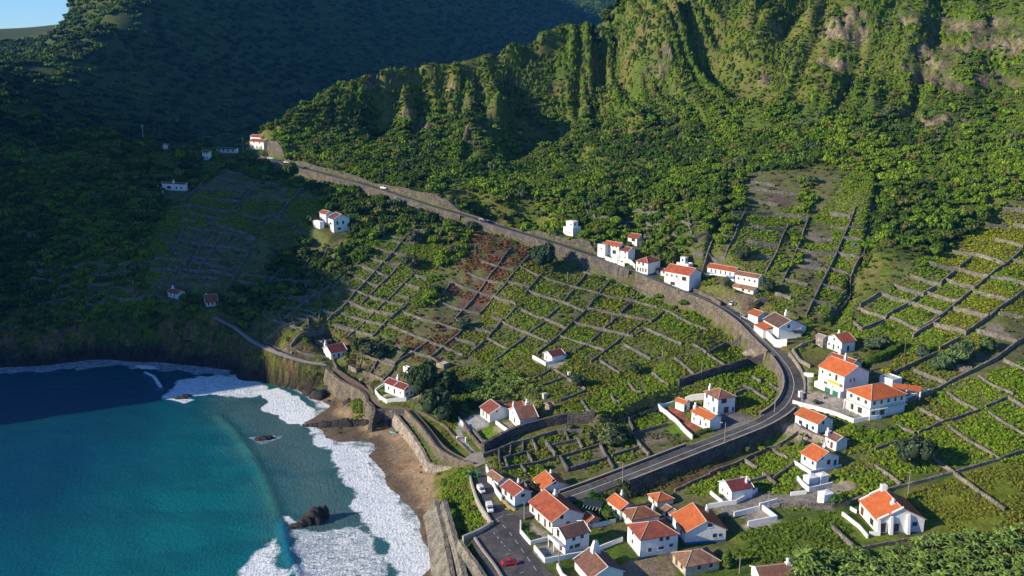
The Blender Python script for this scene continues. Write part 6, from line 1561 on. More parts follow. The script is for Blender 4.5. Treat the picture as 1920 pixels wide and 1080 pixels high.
def jgrid(x0, x1, y0, y1, st):
    xs = np.arange(x0, x1, st); ys = np.arange(y0, y1, st)
    X, Y = np.meshgrid(xs, ys); X = X.ravel(); Y = Y.ravel()
    X = X + rng.uniform(-.5, .5, len(X)) * st; Y = Y + rng.uniform(-.5, .5, len(X)) * st
    return X, Y
def inpoly_px(x, y, px): return inside(x, y, wpoly(px))
def gridval(A, x, y):
    i = np.clip(np.searchsorted(GX, x) - 1, 0, NX - 2); j = np.clip(np.searchsorted(GY, y) - 1, 0, NY - 2)
    return A[j, i]

def scatter(name, label, cat, pos, scl, tint, which, plist, tilt=None):
    """one mass of plants: points carrying a plant each"""
    n = len(pos)
    me = bpy.data.meshes.new(name); me.vertices.add(n); me.vertices.foreach_set('co', pos.astype(np.float32).ravel())
    def att(nm, ty, dat, key='value'):
        a = me.attributes.new(nm, ty, 'POINT'); a.data.foreach_set(key, dat.ravel())
    att('sc', 'FLOAT_VECTOR', scl.astype(np.float32), 'vector')
    rot = np.zeros((n, 3)); rot[:, 2] = rng.uniform(0, 2 * math.pi, n)
    if tilt is not None: rot[:, :2] = rng.uniform(-tilt, tilt, (n, 2))
    att('rt', 'FLOAT_VECTOR', rot.astype(np.float32), 'vector')
    att('tint', 'FLOAT_COLOR', np.c_[tint, np.ones(n)].astype(np.float32), 'color')
    att('wh', 'INT', which.astype(np.int32))
    o = bpy.data.objects.new(name, me); COL.objects.link(o)
    ng = bpy.data.node_groups.new(name, 'GeometryNodeTree')
    ng.interface.new_socket('Geometry', in_out='INPUT', socket_type='NodeSocketGeometry'); ng.interface.new_socket('Geometry', in_out='OUTPUT', socket_type='NodeSocketGeometry')
    gi = ng.nodes.new('NodeGroupInput'); go = ng.nodes.new('NodeGroupOutput'); jn = ng.nodes.new('GeometryNodeJoinGeometry')
    def named(nm, ty):
        nd = ng.nodes.new('GeometryNodeInputNamedAttribute'); nd.data_type = ty; nd.inputs['Name'].default_value = nm
        return [s_ for s_ in nd.outputs if s_.enabled][0]
    for k, pk in enumerate(plist):
        ob = PI[pk]
        oi = ng.nodes.new('GeometryNodeObjectInfo'); oi.inputs['Object'].default_value = ob; oi.inputs['As Instance'].default_value = True
        ip = ng.nodes.new('GeometryNodeInstanceOnPoints')
        cmp_ = ng.nodes.new('FunctionNodeCompare'); cmp_.data_type = 'INT'; cmp_.operation = 'EQUAL'
        ins = [s_ for s_ in cmp_.inputs if s_.enabled]
        ng.links.new(named('wh', 'INT'), ins[0]); ins[1].default_value = k
        ng.links.new(gi.outputs[0], ip.inputs['Points']); ng.links.new(cmp_.outputs[0], ip.inputs['Selection'])
        ng.links.new(oi.outputs['Geometry'], ip.inputs['Instance'])
        er = ng.nodes.new('FunctionNodeEulerToRotation'); ng.links.new(named('rt', 'FLOAT_VECTOR'), er.inputs[0]); ng.links.new(er.outputs[0], ip.inputs['Rotation'])
        ng.links.new(named('sc', 'FLOAT_VECTOR'), ip.inputs['Scale'])
        ng.links.new(ip.outputs[0], jn.inputs[0])
    ng.links.new(jn.outputs[0], go.inputs[0])
    md = o.modifiers.new('plants', 'NODES'); md.node_group = ng
    tag(o, label, cat, kind='stuff')
    return o

PAL = np.array([(.034, .068, .011), (.064, .120, .012), (.098, .175, .012), (.145, .225, .014), (.13, .135, .035), (.095, .125, .06)])
def tints(x, y, bias=0.0, seed=0, dry=.12):
    a = .55 * fbm(x / 45, y / 45, 3, 200 + seed) + .45 * fbm(x / 12, y / 12, 2, 300 + seed) + bias + rng.normal(0, .085, len(x))
    t = np.clip((a - .30) / .36, 0, .999) * 3
    i = t.astype(int); f = (t - i)[:, None]
    c = PAL[i] * (1 - f) + PAL[np.minimum(i + 1, 3)] * f
    r_ = rng.random(len(x)); c = np.where((r_ < dry)[:, None], PAL[4], c); c = np.where(((r_ > dry) & (r_ < dry * 1.35))[:, None], PAL[5], c)
    return c * rng.uniform(.8, 1.25, (len(x), 1))

# ---- woods on the mountain
WOOD_EX = SOIL_ZONES[:1] + SOIL_ZONES[1:2] + SOIL_ZONES[2:3] + SOIL_ZONES[5:6]
BUSH_BANDS = [[(1645,380),(1760,455),(1700,508),(1662,545),(1612,600),(1598,602),(1602,560),(1625,500),(1640,440)], [(700,372),(760,395),(830,400),(885,425),(880,465),(850,520),(830,570),(800,610),(765,620),(790,570),(820,500),(830,460),(760,450),(740,430),(690,460),(640,470),(560,540),(500,520),(540,460),(600,445),(660,400)],
              [(600,320),(690,355),(700,372),(640,370),(600,350),(540,345),(520,325)],
              [(1130,320),(1300,330),(1400,330),(1390,400),(1360,470),(1330,440),(1240,430),(1150,410),(1110,400)],
              [(1640,300),(1920,300),(1920,380),(1860,400),(1780,470),(1700,500),(1640,560),(1600,600),(1600,540),(1640,440)],
              [(1478,420),(1500,410),(1515,420),(1500,500),(1470,530),(1450,530),(1468,480)], [(1497,340),(1530,345),(1520,400),(1495,400)],
              [(640,640),(700,620),(740,640),(730,670),(690,690),(650,680)], [(1490,560),(1530,540),(1540,600),(1500,610)]]
x, y = jgrid(-330, 430, 365, 720, 2.35)
z = hgts(x, y)
keep = inview(x, y, z) & (z > 12)
x, y, z = x[keep], y[keep], z[keep]
ex = np.zeros(len(x), bool)
for zp in WOOD_EX: ex |= inpoly_px(x, y, zp)
band = np.zeros(len(x), bool)
for zp in BUSH_BANDS: band |= inpoly_px(x, y, zp)
# everything downhill of the road outside the bands is fields
# signed side of road
def road_side(x, y):
    best = np.full(len(x), 1e9); sd = np.zeros(len(x)); rk = np.zeros(len(x), int)
    for k in range(0, len(ROAD), 2):
        d = np.hypot(x - ROAD[k, 0], y - ROAD[k, 1]); m = d < best
        best = np.where(m, d, best); sd = np.where(m, (x - ROAD[k, 0]) * RN[k, 0] + (y - ROAD[k, 1]) * RN[k, 1], sd); rk = np.where(m, k, rk)
    return sd, rk
sd, rk = road_side(x, y)
up = (sd < 0) & (rk < K[1462])
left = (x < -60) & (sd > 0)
rock = gridval(ROCKM, x, y); slp = gridval(SL, x, y)
dens = fbm(x / 14, y / 14, 3, 210)
ok = (band | (up & ~ex) | (left & ~ex)) & ~occ(x, y, OCC) & ~(occ(x, y, OCW))
ok &= (rock < .35) | (rng.random(len(x)) < .12)
ok &= (dens > .36) | band & (dens > .3)
topm = (z > 146) & (slp < .35) & (y > 500)
ok &= ~topm | (rng.random(len(x)) < .12)
x, y, z, slp, band, left = x[ok], y[ok], z[ok], slp[ok], band[ok], left[ok]
hang = (slp > .78) & (z > 74) & (rng.random(len(x)) < smooth(70, 110, z) * .9 + .1)
big = rng.random(len(x)) ** 2.2
r = np.where(hang, rng.uniform(1.0, 2.3, len(x)), (1.25 + 2.5 * big) * np.where(z > 100, .72, 1.0))
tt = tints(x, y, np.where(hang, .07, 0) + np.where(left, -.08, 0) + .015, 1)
wh = np.where(hang, rng.integers(3, 5, len(x)), rng.integers(0, 3, len(x)))
zs = np.where(hang, r * rng.uniform(.7, 1.35, len(x)), r * rng.uniform(.65, 1.45, len(x)))
# the trees one can tell apart along the foot of the woods become things of their own
dist = np.hypot(x, y)
cand = np.where((~hang) & (r > 1.9) & (x > -150) & (y > 250))[0]
cand = cand[np.argsort(dist[cand] / r[cand])][:230]
single = np.zeros(len(x), bool); single[cand] = True
m = ~single & ~left
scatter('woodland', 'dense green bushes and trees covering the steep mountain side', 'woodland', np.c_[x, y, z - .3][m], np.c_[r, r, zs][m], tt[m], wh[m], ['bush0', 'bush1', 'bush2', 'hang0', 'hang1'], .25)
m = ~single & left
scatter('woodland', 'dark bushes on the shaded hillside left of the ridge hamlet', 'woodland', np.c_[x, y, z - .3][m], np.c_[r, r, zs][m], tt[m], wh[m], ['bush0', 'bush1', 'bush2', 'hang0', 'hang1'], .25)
WOODS = [(x[i], y[i], z[i], r[i], tt[i]) for i in cand]
print('woods', len(x))

# small undergrowth between the trees
x, y = jgrid(-330, 430, 300, 700, 2.6); z = hgts(x, y); kp = inview(x, y, z) & (z > 6); x, y, z = x[kp], y[kp], z[kp]
sd, rk = road_side(x, y); ex = np.zeros(len(x), bool)
for zp in WOOD_EX: ex |= inpoly_px(x, y, zp)
band = np.zeros(len(x), bool)
for zp in BUSH_BANDS: band |= inpoly_px(x, y, zp)
rock = gridval(ROCKM, x, y); slp = gridval(SL, x, y)
ok = (((sd < 0) & (rk < K[1462]) & ~ex) | band | ((x < -60) & (sd > 0) & ~ex)) & ~occ(x, y, OCC) & (rock < .5) & ((z < 146) | (slp > .35)) & (rng.random(len(x)) < .75)
# loose shrubs inside the fields
fieldbush = ex & ~occ(x, y, OCC) & (fbm(x / 9, y / 9, 3, 333) > .60) & (rng.random(len(x)) < .35)
ok |= fieldbush & ~occ(x, y, OCW)
x, y, z = x[ok], y[ok], z[ok]
r = rng.uniform(.8, 1.5, len(x))
scatter('undergrowth', 'low scrub filling the gaps between trees and walls', 'undergrowth', np.c_[x, y, z - .15], np.c_[r, r, r * .8], tints(x, y, .05, 2, .2), rng.integers(0, 3, len(x)), ['bush0', 'bush1', 'bush2'], .3)
print('under', len(x))

# ---- far mountain
x, y = jgrid(-950, 700, 690, 2600, 8.5); z = hgts(x, y); kp = inview(x, y, z, .04) & (z > 10)
rng_ = rng.random(len(x)); kp &= (fbm(x / 60, y / 60, 3, 220) > .25)
topf = (y > 1400) & (x < -600)
kp &= ~topf
x, y, z = x[kp], y[kp], z[kp]
r = rng.uniform(4.5, 8.0, len(x))
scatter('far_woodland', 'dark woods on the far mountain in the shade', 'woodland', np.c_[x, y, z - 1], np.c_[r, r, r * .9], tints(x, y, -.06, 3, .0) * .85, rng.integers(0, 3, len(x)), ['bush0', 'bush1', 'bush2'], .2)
print('far', len(x))

# ---- vines in the plots
VS = [(960,470,'R'),(930,500,'R'),(880,480,'R'),(905,540,'R'),(870,545,'R'),(850,580,'B'),(890,590,'B'),(985,520,'Y'),(950,560,'Y'),(925,590,'Y'),(1000,575,'G'),(980,600,'G'),(1040,530,'M'),(1060,510,'M'),(1090,500,'M'),(1020,545,'G'),(1050,555,'M'),(1080,560,'M'),(1110,540,'M'),(1150,555,'Y'),(1200,570,'M'),(1150,520,'M'),(1090,590,'M'),(1120,600,'O'),(1180,610,'O'),(1140,640,'M'),(1060,600,'M'),(1040,615,'M'),(1010,640,'M'),(1090,640,'G'),(1060,655,'M'),(980,630,'M'),(940,620,'M'),(1000,680,'O'),(950,690,'O'),(960,660,'G'),(900,630,'O'),(850,610,'R'),(830,640,'R'),(800,620,'R'),(800,640,'R'),(760,600,'O'),(790,665,'R'),(770,690,'B'),(880,650,'O'),(850,670,'M'),(740,690,'B'),(710,710,'B'),(700,690,'B'),
 (650,540,'G'),(700,500,'G'),(720,550,'G'),(760,550,'G'),(680,590,'G'),(740,600,'G'),(640,600,'G'),(790,540,'G'),(740,470,'G'),(800,470,'G'),(640,660,'O'),(620,560,'G'),(1240,600,'G'),(1280,590,'G'),(1300,640,'M'),(1250,640,'M'),(1350,650,'M'),(1380,640,'O'),(1370,665,'G'),(1400,660,'G'),(1330,690,'G'),(1290,690,'O'),(1250,700,'G'),(1220,670,'M'),(1200,700,'O'),(1180,690,'M'),(1200,720,'G'),(1230,740,'G'),(1160,740,'G'),(1130,760,'G'),(1100,770,'G'),(1080,750,'O'),(1120,720,'O'),(1070,740,'M'),(1400,730,'G'),(1440,740,'G'),(1380,760,'O'),(1215,600,'M'),(1240,560,'G'),(1300,600,'G'),(1350,610,'O'),
 (1210,790,'G'),(1230,820,'B'),(1160,830,'M'),(1120,860,'M'),(1170,860,'M'),(1080,840,'O'),(1040,850,'O'),(1000,840,'O'),(960,850,'O'),(970,870,'G'),(1060,815,'O'),(1090,875,'B'),(1130,880,'M'),(1060,830,'O'),(930,870,'O'),
 (1640,580,'G'),(1700,600,'G'),(1620,610,'G'),(1680,560,'G'),(1740,570,'G'),(1800,600,'Y'),(1780,540,'G'),(1840,560,'Y'),(1740,520,'G'),(1800,530,'Y'),(1860,500,'Y'),(1900,450,'Y'),(1850,470,'Y'),(1900,520,'G'),(1800,630,'Y'),(1880,620,'B'),(1900,580,'O'),(1900,400,'Y'),(1750,640,'G'),(1760,700,'M'),(1830,690,'B'),(1700,690,'O'),(1640,680,'B'),
 (1750,780,'O'),(1830,760,'G'),(1880,710,'G'),(1900,760,'G'),(1700,790,'G'),(1830,820,'G'),(1800,860,'G'),(1900,810,'G'),(1740,830,'G'),(1680,860,'G'),(1640,900,'G'),(1600,870,'O'),(1720,890,'G'),(1500,850,'G'),(1440,870,'G'),(1400,890,'G'),(1350,910,'G'),(1460,900,'G'),(1600,900,'G'),(1400,850,'O'),(1300,930,'G'),(1260,925,'B'),
 (1450,365,'B'),(1430,385,'B'),(1500,370,'B'),(1520,380,'B'),(1440,415,'G'),(1490,415,'G'),(1490,450,'G'),(1430,440,'G'),(1420,470,'G'),(1450,495,'G'),(1340,440,'O'),(1350,465,'G'),(1310,470,'G'),(1380,430,'G'),(1540,440,'B'),(1540,490,'B'),(1530,520,'B'),(1570,400,'G'),(1580,440,'G'),(1570,465,'G'),(1600,450,'G'),(1600,420,'G'),(1620,380,'G'),(1560,490,'G'),(1590,500,'G'),(1540,520,'G'),(1560,540,'G'),(1550,570,'G'),(1510,560,'G'),(1480,540,'M'),(1490,590,'M'),(1520,600,'G'),(1380,500,'O'),
 (430,340,'G'),(400,370,'G'),(380,400,'G'),(450,400,'G'),(400,450,'B'),(450,470,'B'),(520,420,'M'),(300,500,'G'),(560,390,'G'),(470,360,'B'),(500,580,'M'),(560,600,'G'),(440,550,'M')]
VK = dict(G=((.14, .24, .010), 1.1), Y=((.19, .235, .012), 1.1), M=((.13, .19, .018), .62), O=((.15, .19, .018), .9), R=((.20, .095, .045), .48), B=((.085, .11, .035), .10))
vp = np.array([G(a, b_)[:2] for a, b_, _ in VS]); vk = [k_ for *_, k_ in VS]
x, y = jgrid(-260, 360, 175, 480, 1.02); z = hgts(x, y); kp = inview(x, y, z, .05); x, y, z = x[kp], y[kp], z[kp]
inz = np.zeros(len(x), bool)
for zp in SOIL_ZONES: inz |= inpoly_px(x, y, zp)
inz &= ~occ(x, y, OCC) & ~occ(x, y, OCW)
bb = np.zeros(len(x), bool)
for zp in BUSH_BANDS: bb |= inpoly_px(x, y, zp)
inz &= ~bb
x, y, z = x[inz], y[inz], z[inz]
ni = np.empty(len(x), int)
for i in range(0, len(x), 5000):
    d = (x[i:i + 5000, None] - vp[None, :, 0]) ** 2 + (y[i:i + 5000, None] - vp[None, :, 1]) ** 2
    ni[i:i + 5000] = np.argmin(d, 1)
dn = np.array([VK[vk[k]][1] for k in ni]); cc = np.array([VK[vk[k]][0] for k in ni])
nz = fbm(x / 3.2, y / 3.2, 3, 240)
ok = (nz + rng.uniform(-.12, .12, len(x))) > (.74 - dn * .50)
x, y, z, cc, nz = x[ok], y[ok], z[ok], cc[ok], nz[ok]
cc = cc * rng.uniform(.65, 1.35, (len(x), 1)) * np.array([1, 1, 1]) + np.c_[rng.uniform(-.01, .035, len(x)), np.zeros(len(x)), np.zeros(len(x))]
cc = np.clip(cc, .01, 1)
s_ = rng.uniform(.65, 1.12, len(x))
print('vines', len(x))
scatter('vines', 'low grape vines covering the ground between the stone walls', 'vines', np.c_[x, y, z], np.c_[s_, s_, s_ * rng.uniform(.9, 2.2, len(x))], cc, rng.integers(0, 2, len(x)), ['vine0', 'vine1'], .2)

# ---- rough grass and weeds on banks, meadows and gardens
MEADOWS = [([(1370,1060),(1380,1000),(1560,960),(1680,1010),(1590,1040),(1500,1060)], 'g'), ([(1740,1000),(1690,930),(1790,895),(1920,860),(1990,860),(1990,1000),(1800,1010)], 'y'), ([(820,760),(880,790),(862,830),(830,840),(790,790)], 'y'),
           ([(1100,800),(1160,770),(1290,730),(1240,790),(1160,800)], 'd'), ([(1180,930),(1240,925),(1400,860),(1450,830),(1430,810),(1300,880),(1140,925)], 'o'), ([(655,700),(700,745),(660,735),(620,700)], 'y'), ([(480,650),(600,690),(625,715),(560,712),(500,690)], 'y'), ([(600,712),(640,712),(640,735),(605,738)], 'y'), ([(655,752),(690,750),(692,780),(668,785)], 'y'),
           ([(1240,950),(1330,960),(1480,930),(1350,990),(1260,980)], 'o'), ([(1060,770),(1110,800),(1060,800)], 'o'), ([(600,600),(720,640),(720,740),(640,700)], 'o'), ([(880,850),(930,880),(960,900),(900,880)], 'o'), ([(1040,940),(1180,930),(1150,990),(1110,1000)], 'g')]
allx = []
for zp, kd in MEADOWS:
    W = wpoly(zp); xs = [p[0] for p in W]; ys = [p[1] for p in W]
    x, y = jgrid(min(xs), max(xs), min(ys), max(ys), .78); ii = inside(x, y, W); x, y = x[ii], y[ii]
    z = hgts(x, y); k_ = ~occ(x, y, OCC) & ~occ(x, y, OCW) & (fbm(x / 5, y / 5, 3, 250) > .38) & (z > .8); x, y, z = x[k_], y[k_], z[k_]
    c = {'g': (.10, .165, .016), 'y': (.17, .185, .022), 'o': (.11, .12, .03), 'd': (.075, .085, .025)}[kd]
    c = np.array(c)[None] * rng.uniform(.6, 1.4, (len(x), 1)) * (1 + .35 * (rng.random((len(x), 3)) - .5) * [1, .4, 1])
    allx.append((np.c_[x, y, z], c))
pos = np.concatenate([a for a, _ in allx]); cc = np.concatenate([c for _, c in allx])
s_ = rng.uniform(.4, .85, len(pos))
scatter('rough_grass', 'tussocky rough grass and weeds on the banks and meadows', 'grass', pos, np.c_[s_, s_, s_ * rng.uniform(.8, 2.2, len(pos))], np.clip(cc, .01, 1), rng.integers(0, 2, len(pos)), ['vine0', 'vine1'], .4)
print('grass', len(pos))

# ---- creepers and bushes that lean on the road walls
px_ = []
for k in range(K[520], K[1430]):
    for sgn, pr_ in ((1, .9), (-1, .75)):
        if fbm(np.array([k / 5.0]), np.array([sgn * 3.0]), 2, 270)[0] < .44: continue
        for _ in range(3):
            if rng.random() > pr_: continue
            o_ = HALF + (rng.uniform(2.4, 4.2) if sgn > 0 else rng.uniform(1.6, 3.4)); t_ = rng.random()
            a_ = ROAD[k] * (1 - t_) + ROAD[k + 1] * t_
            px_.append((a_[0] + RN[k, 0] * sgn * o_, a_[1] + RN[k, 1] * sgn * o_))
px_ = np.array(px_); hf = np.zeros(len(px_), bool)
for k_, (c, th, lb, la, h, z0) in FRAMES.items():
    hf |= np.hypot(px_[:, 0] - (c[0] + math.cos(th) * lb / 2 - math.sin(th) * la / 2), px_[:, 1] - (c[1] + math.sin(th) * lb / 2 + math.cos(th) * la / 2)) < 9
px_ = px_[~hf]; zz_ = hgts(px_[:, 0], px_[:, 1]); r_ = rng.uniform(.8, 1.7, len(px_))
scatter('creepers', 'bushes and creepers leaning on the stone walls of the main road', 'creepers', np.c_[px_, zz_ - .2], np.c_[r_, r_, r_ * rng.uniform(.8, 1.5, len(px_))], tints(px_[:, 0], px_[:, 1], .03, 15, .2), rng.integers(0, 3, len(px_)), ['bush0', 'bush1', 'bush2'], .3)

# ---- bushy bank between the beach and the parking
def thicket(name, label, px, st, rr, bias, seed, flat=.8):
    W = wpoly(px); xs = [p[0] for p in W]; ys = [p[1] for p in W]
    x, y = jgrid(min(xs), max(xs), min(ys), max(ys), st); ii = inside(x, y, W); x, y = x[ii], y[ii]
    z = hgts(x, y); k_ = ~occ(x, y, OCC); x, y, z = x[k_], y[k_], z[k_]
    r = rng.uniform(rr[0], rr[1], len(x))
    if len(x): scatter(name, label, 'thicket', np.c_[x, y, z - .2], np.c_[r, r, r * flat * rng.uniform(.8, 1.3, len(x))], tints(x, y, bias, seed, .12), rng.integers(0, 3, len(x)), ['bush0', 'bush1', 'bush2'], .3)
thicket('thicket', 'bushy green thicket on the bank between beach wall and street', [(835,935),(850,890),(880,880),(893,905),(900,940),(914,965),(916,985),(880,1008),(862,1025),(848,985)], 1.25, (.9, 1.6), .14, 5)
thicket('thicket', 'green bushes between the rock heap and the lane head', [(828,905),(860,880),(885,868),(893,880),(893,905),(850,930),(832,935)], 1.4, (.8, 1.4), .12, 14)
thicket('thicket', 'scrub under the big dark trees above the promenade', [(830,790),(880,800),(880,770),(930,760),(960,770),(870,730),(850,745)], 1.9, (.9, 1.7), -.05, 6)
thicket('thicket', 'shaggy turf and bushes on the sea cliff below the path', [(482,655),(520,672),(560,690),(610,702),(600,715),(560,712),(500,690)], 1.5, (.8, 1.6), .2, 7)
thicket('thicket', 'green tuft of bushes on the black rock beside the cove', [(602,712),(628,708),(642,722),(632,738),(608,738)], 1.3, (.9, 1.5), .25, 8)
thicket('thicket', 'green tuft of bushes on the rock at the foot of the promenade', [(658,755),(680,748),(692,762),(690,782),(668,784)], 1.3, (.8, 1.4), .25, 9)
thicket('thicket', 'dark scrub on the earth bank below the upper vineyards', [(1118,790),(1165,768),(1270,732),(1290,740),(1250,775),(1160,795)], 1.8, (.8, 1.6), -.04, 10)
thicket('thicket', 'banana leaves and weeds under the white terrace of the big hipped house', [(1600,800),(1650,792),(1690,790),(1680,825),(1630,835)], 1.7, (.9, 1.6), -.02, 11)
thicket('thicket', 'weeds at the foot of the tall dark lane wall', [(955,848),(1000,826),(1100,808),(1180,800),(1100,812),(1000,835)], 1.8, (.7, 1.2), .0, 12)
thicket('thicket', 'green thicket below the vineyard road wall', [(1150,520),(1240,550),(1320,590),(1340,600),(1300,600),(1230,572),(1160,545)], 2.0, (.9, 1.5), .13, 13)

# ---- single trees and shrubs
CROWN = [leafmesh('crown', 60 + k, 900, lobeset(70 + k, 7, .52, .62, .50), .105, leaf_obj, core=.82).data for k in range(4)]
SMALLC = [leafmesh('crown', 80 + k, 420, lobeset(90 + k, 5, .48, .6, .52), .15, leaf_obj, core=.8).data for k in range(3)]
FEATHER = [leafmesh('crown', 85 + k, 950, lobeset(95 + k, 6, .5, .55, .48), .10, leaf_obj, core=.8, aspect=3.0, drape=.3).data for k in range(2)]
def trunk_mesh(seed):
    g = random.Random(seed); mb = MB()
    mb.tube((0, 0, -.6), (g.uniform(-.04, .04), 0, .42), .085, .055, 7)
    for k in range(4):
        a = 2 * math.pi * k / 4 + g.random(); mb.tube((0, 0, .28 + .05 * k), (.32 * math.cos(a), .32 * math.sin(a), .62 + .05 * k), .04, .02, 5)
    return mb.build('trunk', bark_m, link=False).data
TRUNK = [trunk_mesh(k) for k in range(3)]
def tree(name, loc, r, h, color, label, cat, group=None, kind='crown', rnd=None):
    g = random.Random(hash((round(loc[0], 1), round(loc[1], 1))) & 0xffff)
    root = empty(name, loc, g.uniform(0, 6.28)); tag(root, label, cat, group)
    src = {'crown': CROWN, 'small': SMALLC, 'feather': FEATHER}[kind]
    c = bpy.data.objects.new('crown', g.choice(src)); COL.objects.link(c); c.parent = root; c.scale = (r, r, h); c.color = (*color, 1)
    t = bpy.data.objects.new('trunk', g.choice(TRUNK)); COL.objects.link(t); t.parent = root; t.scale = (r, r, h)
    return root
DK, MD, BR, OL, SV, YE = (.030, .058, .020), (.055, .10, .022), (.10, .17, .018), (.10, .115, .045), (.10, .135, .075), (.30, .30, .03)
TREES = [
 (793,748,33,1.55,DK,'crown','tall dark evergreen, left one of the big trees beside the beach house'),
 (838,742,27,1.4,DK,'crown','dark evergreen crown at the back right of the big trees'),
 (822,790,37,1.35,(.04,.07,.03),'crown','broadest and nearest of the big dark trees beside the beach house'),
 (1018,506,27,1.35,(.035,.07,.035),'crown','large blue-green tree under the road wall by the reddish plots'),
 (1440,550,20,1.1,(.045,.07,.03),'crown','round dark tree right of the long low white house'),
 (1392,490,20,1.2,(.05,.075,.035),'crown','dark tree on the terraces above the porch house'),
 (1712,874,38,1.1,(.045,.07,.035),'crown','very large dark green bush alone in the southeastern vineyard'),
 (1768,694,25,1.1,(.07,.115,.05),'feather','feathery grey-green tree, lower left one of the trio by the stone walls'),
 (1802,676,26,1.2,(.075,.12,.045),'feather','feathery grey-green tree in the middle of the trio by the stone walls'),
 (1850,656,20,1.2,(.08,.13,.04),'feather','feathery green tree, right one of the trio by the stone walls'),
 (1642,654,26,.85,(.07,.105,.055),'feather','wide low grey-green shrub uphill of the clipped hedge'),
 (1728,668,16,1.2,(.06,.10,.05),'feather','dense dark shrub beside the tall palm'),
 (1662,704,14,1.0,(.26,.25,.03),'small','yellow-leaved ornamental bush in the walled garden'),
 (1652,714,7,1.0,(.2,.2,.04),'small','little yellow bush at the garden wall'),
 (1084,724,19,1.1,(.045,.075,.035),'crown','dark round tree casting a long shadow below the solitary house'),
 (1192,702,17,1.0,(.045,.08,.03),'crown','dark bush by the rubble in the middle vineyard'),
 (700,672,27,.95,(.06,.085,.045),'crown','large grey-green bush right of the cliff path house'),
 (672,657,20,1.0,(.05,.08,.03),'crown','darker bush behind the cliff path house'),
 (733,660,11,1.0,(.09,.16,.02),'small','small bright green round bush in the dark plot'),
 (585,421,15,1.1,(.085,.115,.05),'small','pale round tree left of the porch house on the slope'),
 (770,506,22,1.0,(.07,.085,.055),'crown','grey round bush among the small bright plots'),
 (778,455,20,1.0,(.075,.09,.06),'crown','grey-green bush above the small bright plots'),
 (1146,832,30,.95,(.085,.115,.045),'feather','big olive shrub in the small plots, middle of three'),
 (1112,830,23,.95,(.09,.115,.045),'feather','olive shrub in the small plots, left of three'),
 (1172,818,22,.9,(.075,.11,.04),'feather','olive shrub in the small plots, right of three'),
 (868,614,20,.8,(.06,.085,.045),'feather','dark olive bush draped over the central vineyard wall'),
 (820,614,8,.8,(.09,.11,.07),'small','small grey shrub in the dry reddish plot'),
 (1000,924,14,1.25,(.085,.085,.03),'small','brownish garden tree between the corner house and the orange roof'),
 (1017,880,9,1.1,(.06,.11,.03),'small','green round bush against the field wall behind the village'),
 (1066,806,9,1.2,(.13,.14,.10),'small','silvery little olive tree beside the dark-roofed house'),
 (1567,946,19,.95,(.06,.12,.018),'small','bright rounded bush next to the little garage'),
 (1010,1012,7,1.2,(.05,.08,.03),'small','dark pot shrub on the front terrace'),
 (988,986,5,.9,(.08,.16,.02),'small','low clipped green shrub behind the front terrace wall'),
 (1530,758,8,1.1,(.07,.08,.04),'small','small dark tree in front of the green garage doors'),
 (545,332,17,1.5,MD,'small','bushy tree at the upper road wall catching the sun'),
 (562,350,14,1.3,MD,'small','second bushy tree just below the upper road wall'),
 (497,312,11,1.3,OL,'small','olive bush in the sun below the ridge road'),
 (421,301,11,.9,OL,'small','bush in front of the gabled villa on the ridge'),
 (1070,452,10,.8,(.14,.17,.02),'small','yellow-green shrub in front of the stepped cube house'),
 (1225,480,8,1.0,MD,'small','bush behind the small hipped roadside house'),
 (1370,1062,14,1.0,(.06,.10,.02),'small','leafy bush beside the cypress'),
 (1478,836,7,1.2,(.05,.09,.04),'small','spiky dark shrub at the corner of the lawn'),
 (1428,846,9,1.0,(.30,.27,.03),'small','yellow flowering shrub beside the mown lawn'),
 (1506,836,9,1.3,(.07,.11,.05),'small','agave-like shrub below the pink-topped wall'),
 (1400,845,9,1.0,(.1,.13,.03),'small','green shrub at the foot of the dark road wall'),
 (760,660,10,1.0,MD,'small','green bush left of the dry plots'),
 (940,545,3,1,MD,'small','tiny bush on the central wall crossing'),
 (1235,560,12,.8,BR,'small','bright green bush below the tan road wall'),
 (1282,572,12,.8,(.08,.15,.02),'small','bright green bush right below the roadside lamp'),
 (1700,726,9,1.0,(.07,.14,.025),'small','green bush right behind the carport'),
 (1420,575,9,1.2,(.05,.08,.035),'small','dark bush below the grey-roofed shed'),
 (1458,628,6,1.2,(.09,.10,.05),'small','climbing plant on the roadside house terrace'),
 (1500,622,8,1.0,(.28,.05,.12),'small','magenta bougainvillea behind the roadside house'),
]
for px, py, rp, hk, colr, kd, lab in TREES:
    g = G(px, py); t = math.hypot(g[1] * _cp + (CAM_H - g[2]) * _sp, 0)
    r = rp * t / FPX * (1.12 if rp > 24 else .98)
    tree('tree' if rp > 13 else 'shrub', (g[0], g[1], g[2] - .1), r, r * hk * 1.05, colr, lab, 'tree' if rp > 13 else 'shrub', None, kd)
for (x_, y_, z_, r_, c_) in WOODS:
    tree('tree', (x_, y_, z_ - .2), r_, r_ * random.uniform(.85, 1.3), tuple(c_), 'bushy green tree in the woodland at the foot of the mountain', 'tree', 'trees along the lower edge of the mountain woodland', 'small')
# cypress
cg = G(1362, 1068); root = empty('cypress', cg); tag(root, 'narrow dark cypress beside the weathered stone house', 'tree')
cyp = leafmesh('crown', 99, 900, [(0, 0, .5, .12, .12, .52), (.03, 0, .25, .15, .15, .25)], .06, leaf_obj, core=.85); cyp.data.name = 'cypress_crown'
c = bpy.data.objects.new('crown', cyp.data); COL.objects.link(c); c.parent = root; c.scale = (8, 8, 5.2); c.color = (.07, .11, .02, 1)
t = bpy.data.objects.new('trunk', TRUNK[0]); COL.objects.link(t); t.parent = root; t.scale = (2, 2, 2)
